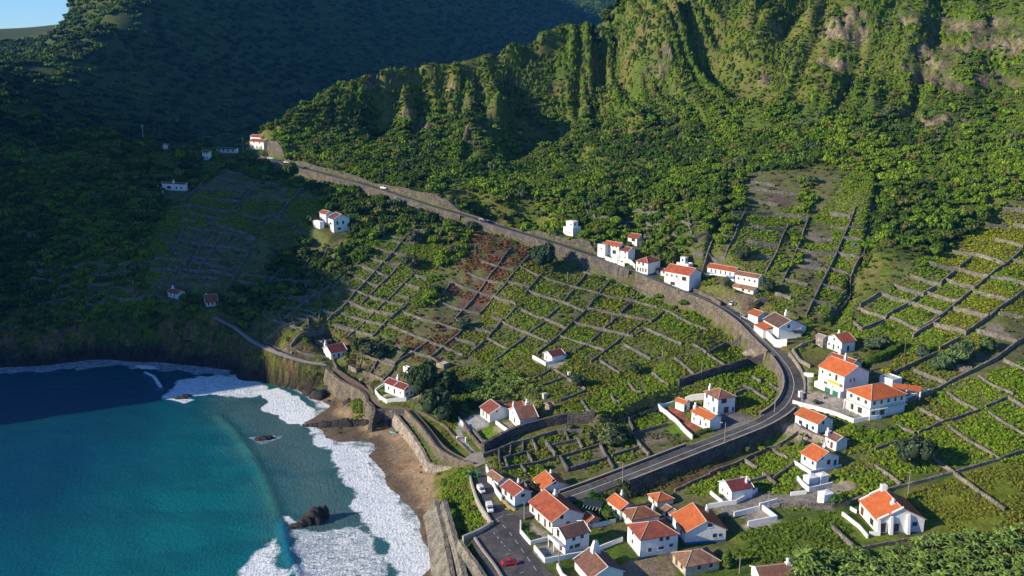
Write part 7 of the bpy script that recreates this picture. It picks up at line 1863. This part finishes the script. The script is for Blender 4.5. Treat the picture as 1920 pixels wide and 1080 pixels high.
# clipped hedges
def hedge(px, w, h, color, label):
    ln = ground_line(px, .7); g = np.random.default_rng(5)
    V = []; lv = []
    n2 = normals2(ln); n = len(ln) * 90
    k = g.integers(0, len(ln), n); s = g.uniform(-1, 1, n); q = g.uniform(0, 1, n); side = g.random(n) < .55
    off = np.where(side, np.sign(s), s) * w / 2; zz = np.where(side, q * h, h)
    c = np.c_[ln[k, 0] + n2[k, 0] * off + g.normal(0, .25, n), ln[k, 1] + n2[k, 1] * off + g.normal(0, .25, n), ln[k, 2] + zz]
    t = g.normal(size=(n, 3)); t /= np.linalg.norm(t, axis=1)[:, None]; b_ = np.cross(t, g.normal(size=(n, 3))); b_ /= np.linalg.norm(b_, axis=1)[:, None]
    sz = .16
    Q = np.stack([c - t * sz, c + b_ * sz, c + t * sz, c - b_ * sz], 1).reshape(-1, 3)
    F = np.arange(4 * n).reshape(n, 4)
    # solid heart
    hv = []; hf = []
    for i in range(len(ln)):
        a = n2[i] * w * .45
        hv += [(ln[i, 0] - a[0], ln[i, 1] - a[1], ln[i, 2] - .3), (ln[i, 0] - a[0], ln[i, 1] - a[1], ln[i, 2] + h * .95), (ln[i, 0] + a[0], ln[i, 1] + a[1], ln[i, 2] + h * .95), (ln[i, 0] + a[0], ln[i, 1] + a[1], ln[i, 2] - .3)]
        if i: A = 4 * (i - 1); B = 4 * i; hf += [(A + j, A + j + 1, B + j + 1, B + j) for j in range(3)]
    F = np.concatenate([F, np.array(hf) + len(Q)]); Q = np.concatenate([Q, np.array(hv)])
    o = mesh_obj('hedge', Q, F, leaf_obj); o.color = (*color, 1)
    at = o.data.attributes.new('leafv', 'FLOAT', 'POINT'); at.data.foreach_set('value', np.concatenate([np.repeat(g.uniform(0, 1, n), 4), np.full(len(hv), .2)]).astype(np.float32))
    tag(o, label, 'hedge', kind='thing')
hedge([(1620,690),(1645,678),(1668,668),(1690,652)], 1.6, 2.6, (.08, .14, .015), 'long clipped green hedge climbing past the walled garden')
hedge([(1108,935),(1122,945),(1134,962),(1146,982)], 2.4, 2.0, (.055, .13, .014), 'bright clipped hedge in the garden beside the pergola')
hedge([(984,1002),(998,1016)], 1.0, .9, (.08, .17, .015), 'short clipped hedge inside the front terrace wall')
hedge([(1308,816),(1332,808)], 1.2, 1.0, (.07, .12, .02), 'low hedge at the road end of the brick courtyard')
hedge([(1180,925),(1160,905)], .8, .7, (.07, .10, .02), 'low weedy hedge beside the road end')

# banana plants
def banana_mesh(seed, n=9):
    g = random.Random(seed); V = []; F = []; lv = []
    for k in range(n):
        a = 2 * math.pi * k / n + g.uniform(-.3, .3); L = g.uniform(.8, 1.15); el = g.uniform(.5, 1.2); w = .16
        p = Vector((0, 0, .95)); d = Vector((math.cos(a) * math.cos(el), math.sin(a) * math.cos(el), math.sin(el))); side = Vector((-math.sin(a), math.cos(a), 0))
        b0 = len(V); m = 5
        for i in range(m + 1):
            ww = w * math.sin(math.pi * (.12 + .88 * i / m) ** .8) if i < m else .02
            V += [tuple(p - side * ww), tuple(p + Vector((0, 0, .05))), tuple(p + side * ww)]; lv += [g.random()] * 3
            if i:
                A = b0 + 3 * (i - 1); B = b0 + 3 * i; F += [(A, A + 1, B + 1, B), (A + 1, A + 2, B + 2, B + 1)]
            p = p + d * L / m; d = (d + Vector((0, 0, -.42))).normalized()
    o = mesh_obj('leaves', V, F, leaf_obj, link=False)
    at = o.data.attributes.new('leafv', 'FLOAT', 'POINT'); at.data.foreach_set('value', np.array(lv, np.float32))
    return o.data
BAN = [banana_mesh(k) for k in range(4)]
mbs = MB(); mbs.tube((0, 0, -.3), (0, 0, 1.0), .09, .06, 7); BST = mbs.build('stem', simple_mat('banana_stem', (.16, .14, .06), .9, .3, 3), link=False).data
def bananas(px, st, label, group, limit, cat='banana plant', sc=(1.6, 2.6)):
    W = wpoly(px); xs = [p[0] for p in W]; ys = [p[1] for p in W]
    x, y = jgrid(min(xs), max(xs), min(ys), max(ys), st); ii = inside(x, y, W); x, y = x[ii], y[ii]
    z = hgts(x, y); k_ = ~occ(x, y, OCC) & inview(x, y, z, .02); x, y, z = x[k_][:limit], y[k_][:limit], z[k_][:limit]
    for a, b_, c_ in zip(x, y, z):
        root = empty('banana_plant', (a, b_, c_), random.uniform(0, 6.28)); tag(root, label, cat, group)
        s = random.uniform(*sc)
        l = bpy.data.objects.new('leaves', random.choice(BAN)); COL.objects.link(l); l.parent = root; l.scale = (s, s, s * .9); k = random.uniform(.7, 1.3)
        l.color = (.115 * k, .18 * k, .035 * k, 1)
        t_ = bpy.data.objects.new('stem', BST); COL.objects.link(t_); t_.parent = root; t_.scale = (s, s, s * .9)
    print('bananas', len(x))
bananas([(1470,1110),(1500,1048),(1560,1045),(1610,1042),(1680,1032),(1760,1012),(1850,1008),(1980,985),(2000,1110)], 2.15, 'banana plant in the plantation at the lower right corner', 'banana plants at the lower right corner', 290)
bananas([(868,722),(905,690),(935,690),(960,705),(990,718),(1005,735),(1000,762),(960,768),(900,762),(870,748)], 2.5, 'banana plant in the grove between the big dark trees and the solitary house', 'banana plants in the middle grove', 200, sc=(1.5, 2.3))
bananas([(1480,1060),(1510,1040),(1525,1085),(1490,1090)], 1.6, 'tall pale-leaved banana plant beside the roof at the bottom edge', 'tall banana plants at the bottom edge', 10, sc=(2.6, 3.4))
bananas([(1275,572),(1330,568),(1300,590)], 2.6, 'banana clump in the vineyard under the roadside houses', 'banana clump under the road', 8)
# palms
def palm(px, py, toppy, label, rr=1.7):
    g = G(px, py); dr = ray(px, toppy); tt = math.hypot(g[0], g[1]) / math.hypot(dr[0], dr[1]); h = CAM_H + dr[2] * tt - g[2]
    root = empty('palm_tree', g); tag(root, label, 'palm tree')
    mb = MB(); n = 7
    for k in range(n): mb.tube((.02 * k, 0, h * k / n - (.4 if k == 0 else 0)), (.02 * (k + 1), 0, h * (k + 1) / n), .22 - .01 * k, .21 - .01 * k, 8)
    mb.build('trunk', bark_m, root)
    V = []; F = []; lv = []; gg = random.Random(px)
    for k in range(18):
        a = 2 * math.pi * k / 18 + gg.uniform(-.15, .15); el = gg.uniform(-.1, .9); p = Vector((.14, 0, h)); d = Vector((math.cos(a) * math.cos(el), math.sin(a) * math.cos(el), math.sin(el))); side = Vector((-math.sin(a), math.cos(a), 0))
        b0 = len(V)
        for i in range(6):
            w = .22 * math.sin(math.pi * min(1, .15 + i / 6)) + .03
            V += [tuple(p - side * w - Vector((0, 0, .12))), tuple(p), tuple(p + side * w - Vector((0, 0, .12)))]; lv += [gg.random()] * 3
            if i: A = b0 + 3 * (i - 1); B = b0 + 3 * i; F += [(A, A + 1, B + 1, B), (A + 1, A + 2, B + 2, B + 1)]
            p = p + d * rr / 5; d = (d + Vector((0, 0, -.28))).normalized()
    o = mesh_obj('crown', V, F, leaf_obj, root); o.color = (.10, .13, .03, 1)
    at = o.data.attributes.new('leafv', 'FLOAT', 'POINT'); at.data.foreach_set('value', np.array(lv, np.float32))
palm(1695, 671, 630, 'slender tall palm in the walled garden', 1.9)
palm(1503, 832, 815, 'small palm below the pink-topped terrace wall', 1.5)
palm(1136, 978, 962, 'little palm beside the hedge and pergola', 1.4)
# ================================================================== ROCKS
rock_m, nt, b = nmat('black_basalt', .8, .3)
v = geopos(nt); t = tex(nt, 1.6, 6, .7, v); r_ = ramp(nt, t.outputs[0], [(.35, (.012, .011, .012)), (.6, (.045, .038, .036)), (.75, (.10, .08, .07))]); nt.links.new(r_.outputs[0], b.inputs['Base Color']); bump(nt, b, t.outputs[0], .9, .5)
def rock(name, label, cat, lumps, seed, parts=False, grp=None):
    """lumps = (px, py, z, rx, ry, rz)"""
    g = np.random.default_rng(seed); VV = []; FF = []; base = 0
    for (px, py, z, rx, ry, rz) in lumps:
        c = PZ(px, py, z); n1_, n2_ = 16, 24
        ph = np.linspace(-math.pi / 2, math.pi / 2, n1_)[:, None]; a = np.linspace(0, 2 * math.pi, n2_, endpoint=False)[None]
        X = np.cos(ph) * np.cos(a); Y = np.cos(ph) * np.sin(a); Z = np.sin(ph) + 0 * a
        k = .62 + .85 * fbm(X * 1.7 + Z * 1.1 + seed, Y * 1.7 - Z * .8 + px, 4, seed)
        k = np.round(k * 7) / 7 * .5 + k * .5
        P = np.stack([c[0] + X * k * rx, c[1] + Y * k * ry, c[2] + Z * k * rz], -1).reshape(-1, 3)
        i = np.arange(n1_ * n2_).reshape(n1_, n2_); j = np.roll(i, -1, 1)
        f = np.stack([i[:-1], j[:-1], j[1:], i[1:]], -1).reshape(-1, 4)
        VV.append(P); FF.append(f + base); base += len(P)
    o = mesh_obj(name, np.concatenate(VV), np.concatenate(FF), rock_m)
    tag(o, label, cat, grp, 'thing')
rock('sea_stack', 'black basalt sea stack standing alone in the surf', 'rock', [(588,974,.5,2.5,1.6,3.0),(603,968,.6,1.8,1.4,3.3),(573,981,.3,2.0,1.3,1.8),(558,987,0,2.0,1.0,1.0),(596,980,.2,1.5,1.2,1.6),(545,992,-.1,1.3,.8,.6)], 1)
rock('rock', 'low black rock washed by foam in the middle of the bay', 'rock', [(490,824,-.1,2.4,1.3,1.0),(505,822,-.1,1.8,1.1,.9)], 2)
rock('rock', 'small black rock just breaking the surface left of the foamy one', 'rock', [(450,828,-.5,1.8,.9,.7)], 3)
rock('rock', 'dark rock in the white water near the shaded cliff', 'rock', [(338,748,-.2,3.0,1.4,1.1),(352,744,-.2,2.2,1.2,1.0)], 4)
rock('rock_jetty', 'long black rock spur running from the stone ramp into the surf', 'rock', [(672,797,.4,3.4,1.8,2.0),(652,797,.5,3.2,1.8,2.2),(632,797,.4,3.2,1.7,1.9),(612,798,.3,3.0,1.6,1.7),(592,799,.0,2.8,1.5,1.3),(574,800,-.2,2.0,1.2,.9),(688,797,.8,2.0,1.6,2.0)], 5)
rock('rock_outcrop', 'black rocky outcrop with a green tuft between the two coves', 'rock', [(600,742,.8,3.6,2.6,2.6),(585,738,.4,3.4,2.0,2.0),(620,735,1.2,3.8,2.6,3.0),(638,730,2,3,2.4,3.2)], 6)
rock('rock_outcrop', 'black rock below the curved sea wall with a green tuft on top', 'rock', [(662,770,1.0,2.6,2.2,2.6),(675,778,1.0,2.4,2,2.4),(655,760,1.2,2.2,2,2.4),(683,765,1.6,2,2,2.6)], 7)
for k in range(26):
    u = k / 25; px = 435 + 105 * u + random.uniform(-5, 5); py = 697 + 26 * u + random.uniform(-5, 4)
    s = random.uniform(.7, 1.7)
    rock('boulder', 'dark boulder on the stony shore under the sea cliff', 'boulder', [(px, py, .2, s, s * .8, s * .6)], 20 + k, grp='dark boulders on the stony shore')
for k in range(30):
    px, py = random.choice([(600, 752), (645, 745), (660, 788), (690, 806), (640, 806), (800, 872), (812, 890), (826, 915), (575, 738), (765, 812)])
    px += random.gauss(0, 11); py += random.gauss(0, 4); s = random.uniform(.2, .75)
    g_ = G(px, py)
    if g_[2] > 4.2: continue
    rock('beach_stone', 'small dark stone lying on the sand of the beach', 'stone', [(px, py, max(g_[2], 0), s, s * .8, s * .6)], 90 + k, grp='small dark stones on the beach')
rock('rock_outcrop', 'dark rock heap at the top end of the beach by the bushy bank', 'rock', [(828,898,2.4,1.8,1.4,1.6),(838,890,3.0,1.6,1.4,1.6)], 60)
rock('rubble_heap', 'heap of pale rubble beside the road wall above the inner vineyard', 'rubble', [(1412,662,20.6,3.6,2.6,1.6),(1424,672,20.4,2.4,2,1.3)], 61)
bpy.data.objects['rubble_heap'].data.materials[0] = stone_pale
hay = rock('earth_mound', 'ochre mound of earth and straw beside the lower road wall', 'mound', [(1232,905,9.4,3.4,2.6,2.6)], 62)
bpy.data.objects['earth_mound'].data.materials[0] = simple_mat('ochre_earth', (.26, .15, .06), .95, .3, 1)

# ================================================================== VEHICLES
def paint(name, c): return simple_mat(name, c, .25, .03, 1, spec=.6)
tyre_m = simple_mat('tyre_rubber', (.02, .02, .02), .8, .2, 4); rim_m = simple_mat('wheel_rim', (.4, .4, .4), .4, .1, 4)
lamp_red = simple_mat('tail_lamp', (.35, .02, .02), .3, .1, 3); lamp_clear = simple_mat('head_lamp', (.7, .7, .68), .2, .1, 3)
def loft(sections):
    """sections: list of (x, halfwidth_low, halfwidth_mid, halfwidth_top, z0, z1, z2)"""
    mb = MB(); V = []
    for (x, a, b_, c, z0, z1, z2) in sections:
        V += [(x, -a, z0), (x, -b_, z1), (x, -c, z2), (x, c, z2), (x, b_, z1), (x, a, z0)]
    F = []
    for k in range(len(sections) - 1):
        A = 6 * k; B = A + 6
        for j in range(6): F.append((A + j, A + (j + 1) % 6, B + (j + 1) % 6, B + j))
    F.append(tuple(range(5, -1, -1))); e = 6 * (len(sections) - 1); F.append(tuple(range(e, e + 6)))
    mb.add(V, F); return mb
def car(px, py, head, col, label, kind='car', z=None, s=1.0):
    g = PZ(px, py, z) if z is not None else G(px, py)
    root = empty('van' if kind == 'van' else 'car', g, head); root.scale = (s, s, s); tag(root, label, 'van' if kind == 'van' else 'car')
    pm = paint('car_paint_' + label.split()[0], col)
    if kind == 'van':
        body = loft([(-1.95, .78, .82, .72, .3, .9, 1.65), (-1.7, .8, .84, .76, .25, .9, 1.78), (.4, .8, .84, .76, .25, .9, 1.8), (1.0, .8, .84, .74, .25, .9, 1.62), (1.25, .8, .83, .76, .25, .85, 1.05), (1.85, .78, .8, .7, .28, .7, .92), (2.05, .7, .72, .65, .35, .6, .75)])
        cab = None; wz = [(.35, 1.03, .98, 1.5)]
    else:
        body = loft([(-2.0, .7, .76, .66, .35, .62, .85), (-1.85, .78, .82, .72, .25, .62, .95), (-.9, .8, .84, .76, .22, .62, .98), (.9, .8, .84, .76, .22, .62, .95), (1.75, .78, .82, .7, .25, .58, .80), (2.02, .68, .72, .6, .35, .55, .68)])
        cab = loft([(-1.65, .70, .68, .62, .9, .98, 1.02), (-1.1, .72, .70, .58, .9, 1.1, 1.36), (.2, .72, .70, .58, .9, 1.1, 1.38), (1.0, .72, .70, .62, .88, .94, .98)])
    body.build('body', pm, root)
    if cab:
        cb = cab.build('cabin', glass_m, root)
        mb = MB(); mb.box(-1.0, .15, -.56, .56, 1.36, 1.41); mb.build('roof', pm, root)
        for sgn in (-1, 1):
            for xx in (-.42,):
                mb = MB(); mb.box(xx - .04, xx + .04, sgn * .70 - .03, sgn * .70 + .03, .9, 1.34); mb.build('pillar', pm, root)
    else:
        for sgn in (-1, 1):
            mb = MB(); mb.box(.35, 1.0, sgn * .83 - .02, sgn * .83 + .02, 1.0, 1.45); mb.build('side_window', glass_m, root)
        mb = MB(); mb.add([(.86, -.70, 1.80), (.86, .70, 1.80), (1.36, .74, 1.06), (1.36, -.74, 1.06), (.80, -.70, 1.70), (.80, .70, 1.70), (1.2, .74, 1.0), (1.2, -.74, 1.0)], [(0, 3, 2, 1), (0, 4, 7, 3), (1, 2, 6, 5), (0, 1, 5, 4), (3, 7, 6, 2)]); mb.build('windscreen', glass_m, root)
        mb = MB(); mb.box(-1.99, -1.72, -.6, .6, 1.1, 1.6); mb.build('rear_window', glass_m, root)
    for xx in (-1.25, 1.25):
        for sgn in (-1, 1):
            mb = MB(); mb.cyl((xx, .31), .31, .31, sgn * .68 - .1, sgn * .78 + .05 * sgn, 14, axis='y'); w = mb.build('wheel', tyre_m, root)
            mb = MB(); mb.cyl((xx, .31), .17, .17, sgn * .80, sgn * .845, 10, axis='y'); mb.build('rim', rim_m, w)
    for sgn in (-1, 1):
        mb = MB(); mb.box(1.88, 2.03, sgn * .56 - .13, sgn * .56 + .13, .52, .68); mb.build('headlight', lamp_clear, root)
        mb = MB(); mb.box(-2.03, -1.9, sgn * .6 - .1, sgn * .6 + .1, .6, .82); mb.build('tail_light', lamp_red, root)
car(956, 1058, R(14), (.60, .012, .02), 'red car parked on the seaward side of the village street', z=8.83)
car(902, 921, R(-68), (.72, .72, .70), 'white small car on the parking lane, the farther of the two', 'van', z=8.98, s=.88)
car(918, 956, R(-80), (.78, .78, .76), 'white van on the parking lane, the nearer of the two', 'van', z=8.83, s=1.0)
car(1396, 598, R(-58), (.42, .46, .50), 'silver car parked beside the little orange-roofed house', z=None)
car(508, 298, R(-10), (.75, .76, .78), 'white car on the ridge road just below the hamlet', z=70.1)
car(539, 306, R(-20), (.7, .7, .7), 'white car farther down the ridge road near the olive bush', z=68.5)
car(720, 354, R(-30), (.72, .74, .74), 'white car on the upper road above the bushes', z=60.6)
car(905, 414, R(-35), (.02, .02, .025), 'dark car driving on the upper road under the woods', z=51.3)
car(1372, 571, R(60), (.62, .66, .66), 'pale car half inside the roadside stone shelter', z=None)
# kayaks
def kayak(px, py, z, head, cols, label, L=3.6):
    root = empty('kayak', G(px, py), head); tag(root, label, 'kayak')
    for nm, x0, x1, c in (('bow', 0, L / 2, cols[0]), ('stern', -L / 2, 0, cols[1])):
        n = 7; S = []
        for k in range(n):
            x = x0 + (x1 - x0) * k / (n - 1); w = .36 * max(.04, (1 - (abs(x) / (L / 2)) ** 2.2)); S.append((x, w * .5, w, w * .75, .02, .22, .34 + .1 * (abs(x) / (L / 2)) ** 2))
        loft(S).build(nm, simple_mat('kayak_' + nm + '_' + label.split()[0], c, .4, .05, 1), root)
    mb = MB(); mb.cyl((0, 0), .28, .28, .33, .37, 12); mb.build('cockpit', tyre_m, root)
kayak(716, 804, 2.5, R(5), ((.75, .09, .02), (.85, .45, .03)), 'yellow and orange kayak lying at the foot of the boat stairs', 4.4)
kayak(738, 812, 2.75, R(-28), ((.02, .45, .55), (.02, .55, .62)), 'turquoise kayak on the sand beside the lower sea wall', 3.4)

# ================================================================== POLES, MAST, SMALL THINGS
pole_m = simple_mat('weathered_pole', (.30, .27, .24), .8, .2, 2)
def pole(px, py, toppy, label, lamp=False, wires=False, th=.13, name='utility_pole'):
    g = G(px, py); dr = ray(px, toppy); tt = math.hypot(g[0], g[1]) / math.hypot(dr[0], dr[1]); h = CAM_H + dr[2] * tt - g[2]
    root = empty(name, g); tag(root, label, 'lamp post' if lamp else 'pole')
    mb = MB(); mb.tube((0, 0, -1), (0, 0, h), th, th * .7, 8); mb.build('post', pole_m, root)
    if lamp:
        mb = MB(); mb.tube((0, 0, h - .3), (-1.1, -.2, h + .1), .05, .04, 5); ar = mb.build('arm', pole_m, root)
        mb = MB(); mb.box(-1.6, -1.0, -.33, -.05, h + .02, h + .16); mb.build('lamp_head', lamp_clear, root)
    else:
        mb = MB(); mb.box(-.5, .5, -.04, .04, h - .4, h - .3); mb.build('crossarm', pole_m, root)
    return (g[0], g[1], g[2] + h)
P1 = pole(1167, 908, 867, 'lamp post beside the lower road, nearest the dark wall', True)
P2 = pole(1358, 838, 792, 'lamp post beside the road by the brick courtyard house', True)
P3 = pole(1452, 774, 748, 'pole at the outside of the road bend')
P4 = pole(983, 976, 941, 'pole at the street corner by the front terrace', th=.16)
P5 = pole(1048, 1070, 1034, 'pole in front of the roadside patio', th=.16)
pole(920, 893, 871, 'thin lamp post at the head of the parking lane', True)
pole(1440, 957, 920, 'pole on the grey village yard')
pole(1702, 930, 884, 'pole by the field wall above the villa')
pole(1386, 1076, 1042, 'pole in the meadow by the cypress')
P6 = pole(1157, 521, 482, 'tall pole against the tan road wall, left one', th=.17)
P7 = pole(1270, 562, 520, 'tall pole against the tan road wall, right one', th=.17)
pole(1064, 532, 510, 'thin post in the top row of vineyard plots')
pole(1147, 608, 588, 'thin post in the middle vineyard plots')
pole(1242, 670, 647, 'thin post in the right-hand vineyard plots')
pole(1315, 712, 680, 'yellowish post above the big dark basalt wall')
pole(891, 478, 460, 'post beside the reddish plots')
pole(1114, 470, 448, 'pole on the uphill road side left of the roadside cluster')
pole(1037, 452, 425, 'pole on the uphill road side below the stepped cube house')
pole(1261, 503, 472, 'pole behind the large blue-footed house')
pole(457, 289, 258, 'pole at the ridge hamlet crossroads')
pole(570, 345, 330, 'pole below the upper road wall')
pole(369, 300, 281, 'pole left of the ridge hamlet')
pole(702, 696, 680, 'pole in the dry plot behind the promenade')
pole(1388, 600, 568, 'pole beside the silver parked car')
pole(718, 332, 315, 'thin pole on the wooded side of the upper road', th=.1)
pole(855, 390, 373, 'thin pole on the upper road under the woods', th=.1)
pole(1010, 800, 784, 'pole in the garden behind the dark lane wall', th=.1)
# antenna mast
g = G(269, 262); root = empty('antenna_mast', g); tag(root, 'antenna mast with panel antennas on the dark knoll', 'mast')
mb = MB(); mb.tube((0, 0, -1), (0, 0, 15), .55, .3, 8); mb.build('mast', simple_mat('mast_paint', (.45, .45, .46), .6, .1, 1), root)
for k in range(3):
    a = 2.1 * k; mb = MB(); mb.box(.8 * math.cos(a) - .2, .8 * math.cos(a) + .2, .8 * math.sin(a) - .12, .8 * math.sin(a) + .12, 12.6, 14.8); mb.build('antenna', wallwhite, root)
# power line wires
wire_m = simple_mat('cable', (.03, .03, .03), .6, .1, 1)
def wires(a, b_, label, sag=.8):
    mb = MB(); n = 10
    for off in (-.4, .4):
        pts_ = [(a[0] + (b_[0] - a[0]) * k / n, a[1] + (b_[1] - a[1]) * k / n, a[2] + (b_[2] - a[2]) * k / n - .3 - sag * 4 * (k / n) * (1 - k / n)) for k in range(n + 1)]
        for p, q in zip(pts_[:-1], pts_[1:]): mb.tube((p[0] + off, p[1], p[2]), (q[0] + off, q[1], q[2]), .015, .015, 3)
    o = mb.build('power_cable', wire_m); tag(o, label, 'cable', kind='thing')
wires(P6, P7, 'overhead cables between the two tall poles at the tan road wall')
wires(P4, P5, 'overhead cables across the village street corner')
wires(P2, P3, 'overhead cables from the courtyard lamp post to the bend pole')
# white gate boxes, barrels, small white things
def block(px, py, dims, head, mat, label, name, cat, lid=None):
    g = G(px, py); root = empty(name, g, head); tag(root, label, cat)
    a, b_, c = dims; mb = MB(); mb.box(-a / 2, a / 2, -b_ / 2, b_ / 2, -.8, c); mb.build('body', mat, root)
    mb = MB(); mb.box(-a / 2 - .06, a / 2 + .06, -b_ / 2 - .06, b_ / 2 + .06, c, c + .1); mb.build('top', lid or mat, root)
block(858, 826, (.7, .7, 1.3), .4, wallwhite, 'white meter box on a post by the lane', 'meter_box', 'box')
block(874, 828, (.5, .5, 1.4), .4, wallwhite, 'white gate pillar on the lane wall', 'gate_pillar', 'pillar')
block(675, 719, (.5, .5, 1.5), .3, wallwhite, 'white pillar on the curving promenade wall', 'gate_pillar', 'pillar')
block(1067, 704, (.9, .9, 1.2), .3, wallwhite, 'white pump box left of the dark tree below the solitary house', 'pump_box', 'box')
block(1021, 747, (1.3, 1.3, 1.8), .5, simple_mat('pale_green_box', (.45, .5, .36), .8, .1, 1), 'pale green garden hut among the banana plants', 'garden_hut', 'hut')
block(546, 664, (.5, .5, .8), .3, wallwhite, 'small white box beside the cliff path', 'meter_box', 'box')
block(1500, 745, (1, 1, 2), .2, wallwhite, 'white gate pillar at the drive off the bend', 'gate_pillar', 'pillar')
block(1516, 706, (3.2, .5, 1.2), R(-20), wallwhite, 'white wall block at the top of the drive', 'wall_block', 'wall')
for k, (a, b_) in enumerate(((1602, 394), (1602, 461))):
    g = G(a, b_); root = empty('water_barrel', g); tag(root, ('upper' if k == 0 else 'lower') + ' bright blue water barrel on the hillside terraces', 'barrel')
    mb = MB(); mb.cyl((0, 0), .5, .5, -.3, 1.0, 12); mb.build('body', simple_mat('barrel_blue', (.02, .12, .6), .5, .1, 1), root); mb = MB(); mb.cyl((0, 0), .52, .5, 1.0, 1.1, 12); mb.build('lid', blue_paint, root)
# no entry style post sign by the lower road and the wooden info post at the street
g = G(1134, 906); root = empty('road_sign', g); tag(root, 'small red and white sign post on the lower road kerb', 'road sign')
mb = MB(); mb.tube((0, 0, -.2), (0, 0, 1.5), .05, .05, 6); mb.build('post', pole_m, root); mb = MB(); mb.cyl((0, 1.3), .35, .35, -.06, -.02, 14, axis='y'); mb.build('plate', lamp_red, root)
g = G(907, 988); root = empty('wooden_post', g); tag(root, 'brown wooden gate post at the parapet corner', 'post')
mb = MB(); mb.box(-.1, .1, -.1, .1, -.3, 2.0); mb.build('post', WIN['n'], root); mb = MB(); mb.box(-.1, .9, -.08, .08, 1.85, 2.0); mb.build('crosspiece', WIN['n'], root)
# recycling bins at the lane head
for k, (a, c) in enumerate(((881, (.03, .15, .08)), (887, (.02, .04, .05)), (898, (.03, .22, .12)))):
    g = PZ(a, 893, 9.1); root = empty('bin', g, .3); tag(root, ('left dark green', 'middle black', 'right bright green')[k] + ' wheeled bin at the head of the parking lane', 'bin')
    m_ = simple_mat('bin_plastic', c, .5, .1, 1); mb = MB(); mb.box(-.5, .5, -.4, .4, 0, 1.1); mb.build('body', m_, root); mb = MB(); mb.box(-.55, .55, -.45, .45, 1.1, 1.2); mb.build('lid', m_, root)

# ================================================================== AIR
hz, nt, b = nmat('sea_air', 1, 0)
nt.nodes.remove(b)
pv = nt.nodes.new('ShaderNodeVolumePrincipled')
pv.inputs['Color'].default_value = (.08, .38, 1.0, 1); pv.inputs['Density'].default_value = .000042; pv.inputs['Anisotropy'].default_value = 0.0
nt.links.new(pv.outputs[0], nt.nodes['Material Output'].inputs['Volume'])
mb = MB(); mb.box(-2800, 2800, -450, 3500, -60, 420)
haze = mb.build('haze', hz); tag(haze, 'thin blue air over the bay', 'haze', kind='stuff')
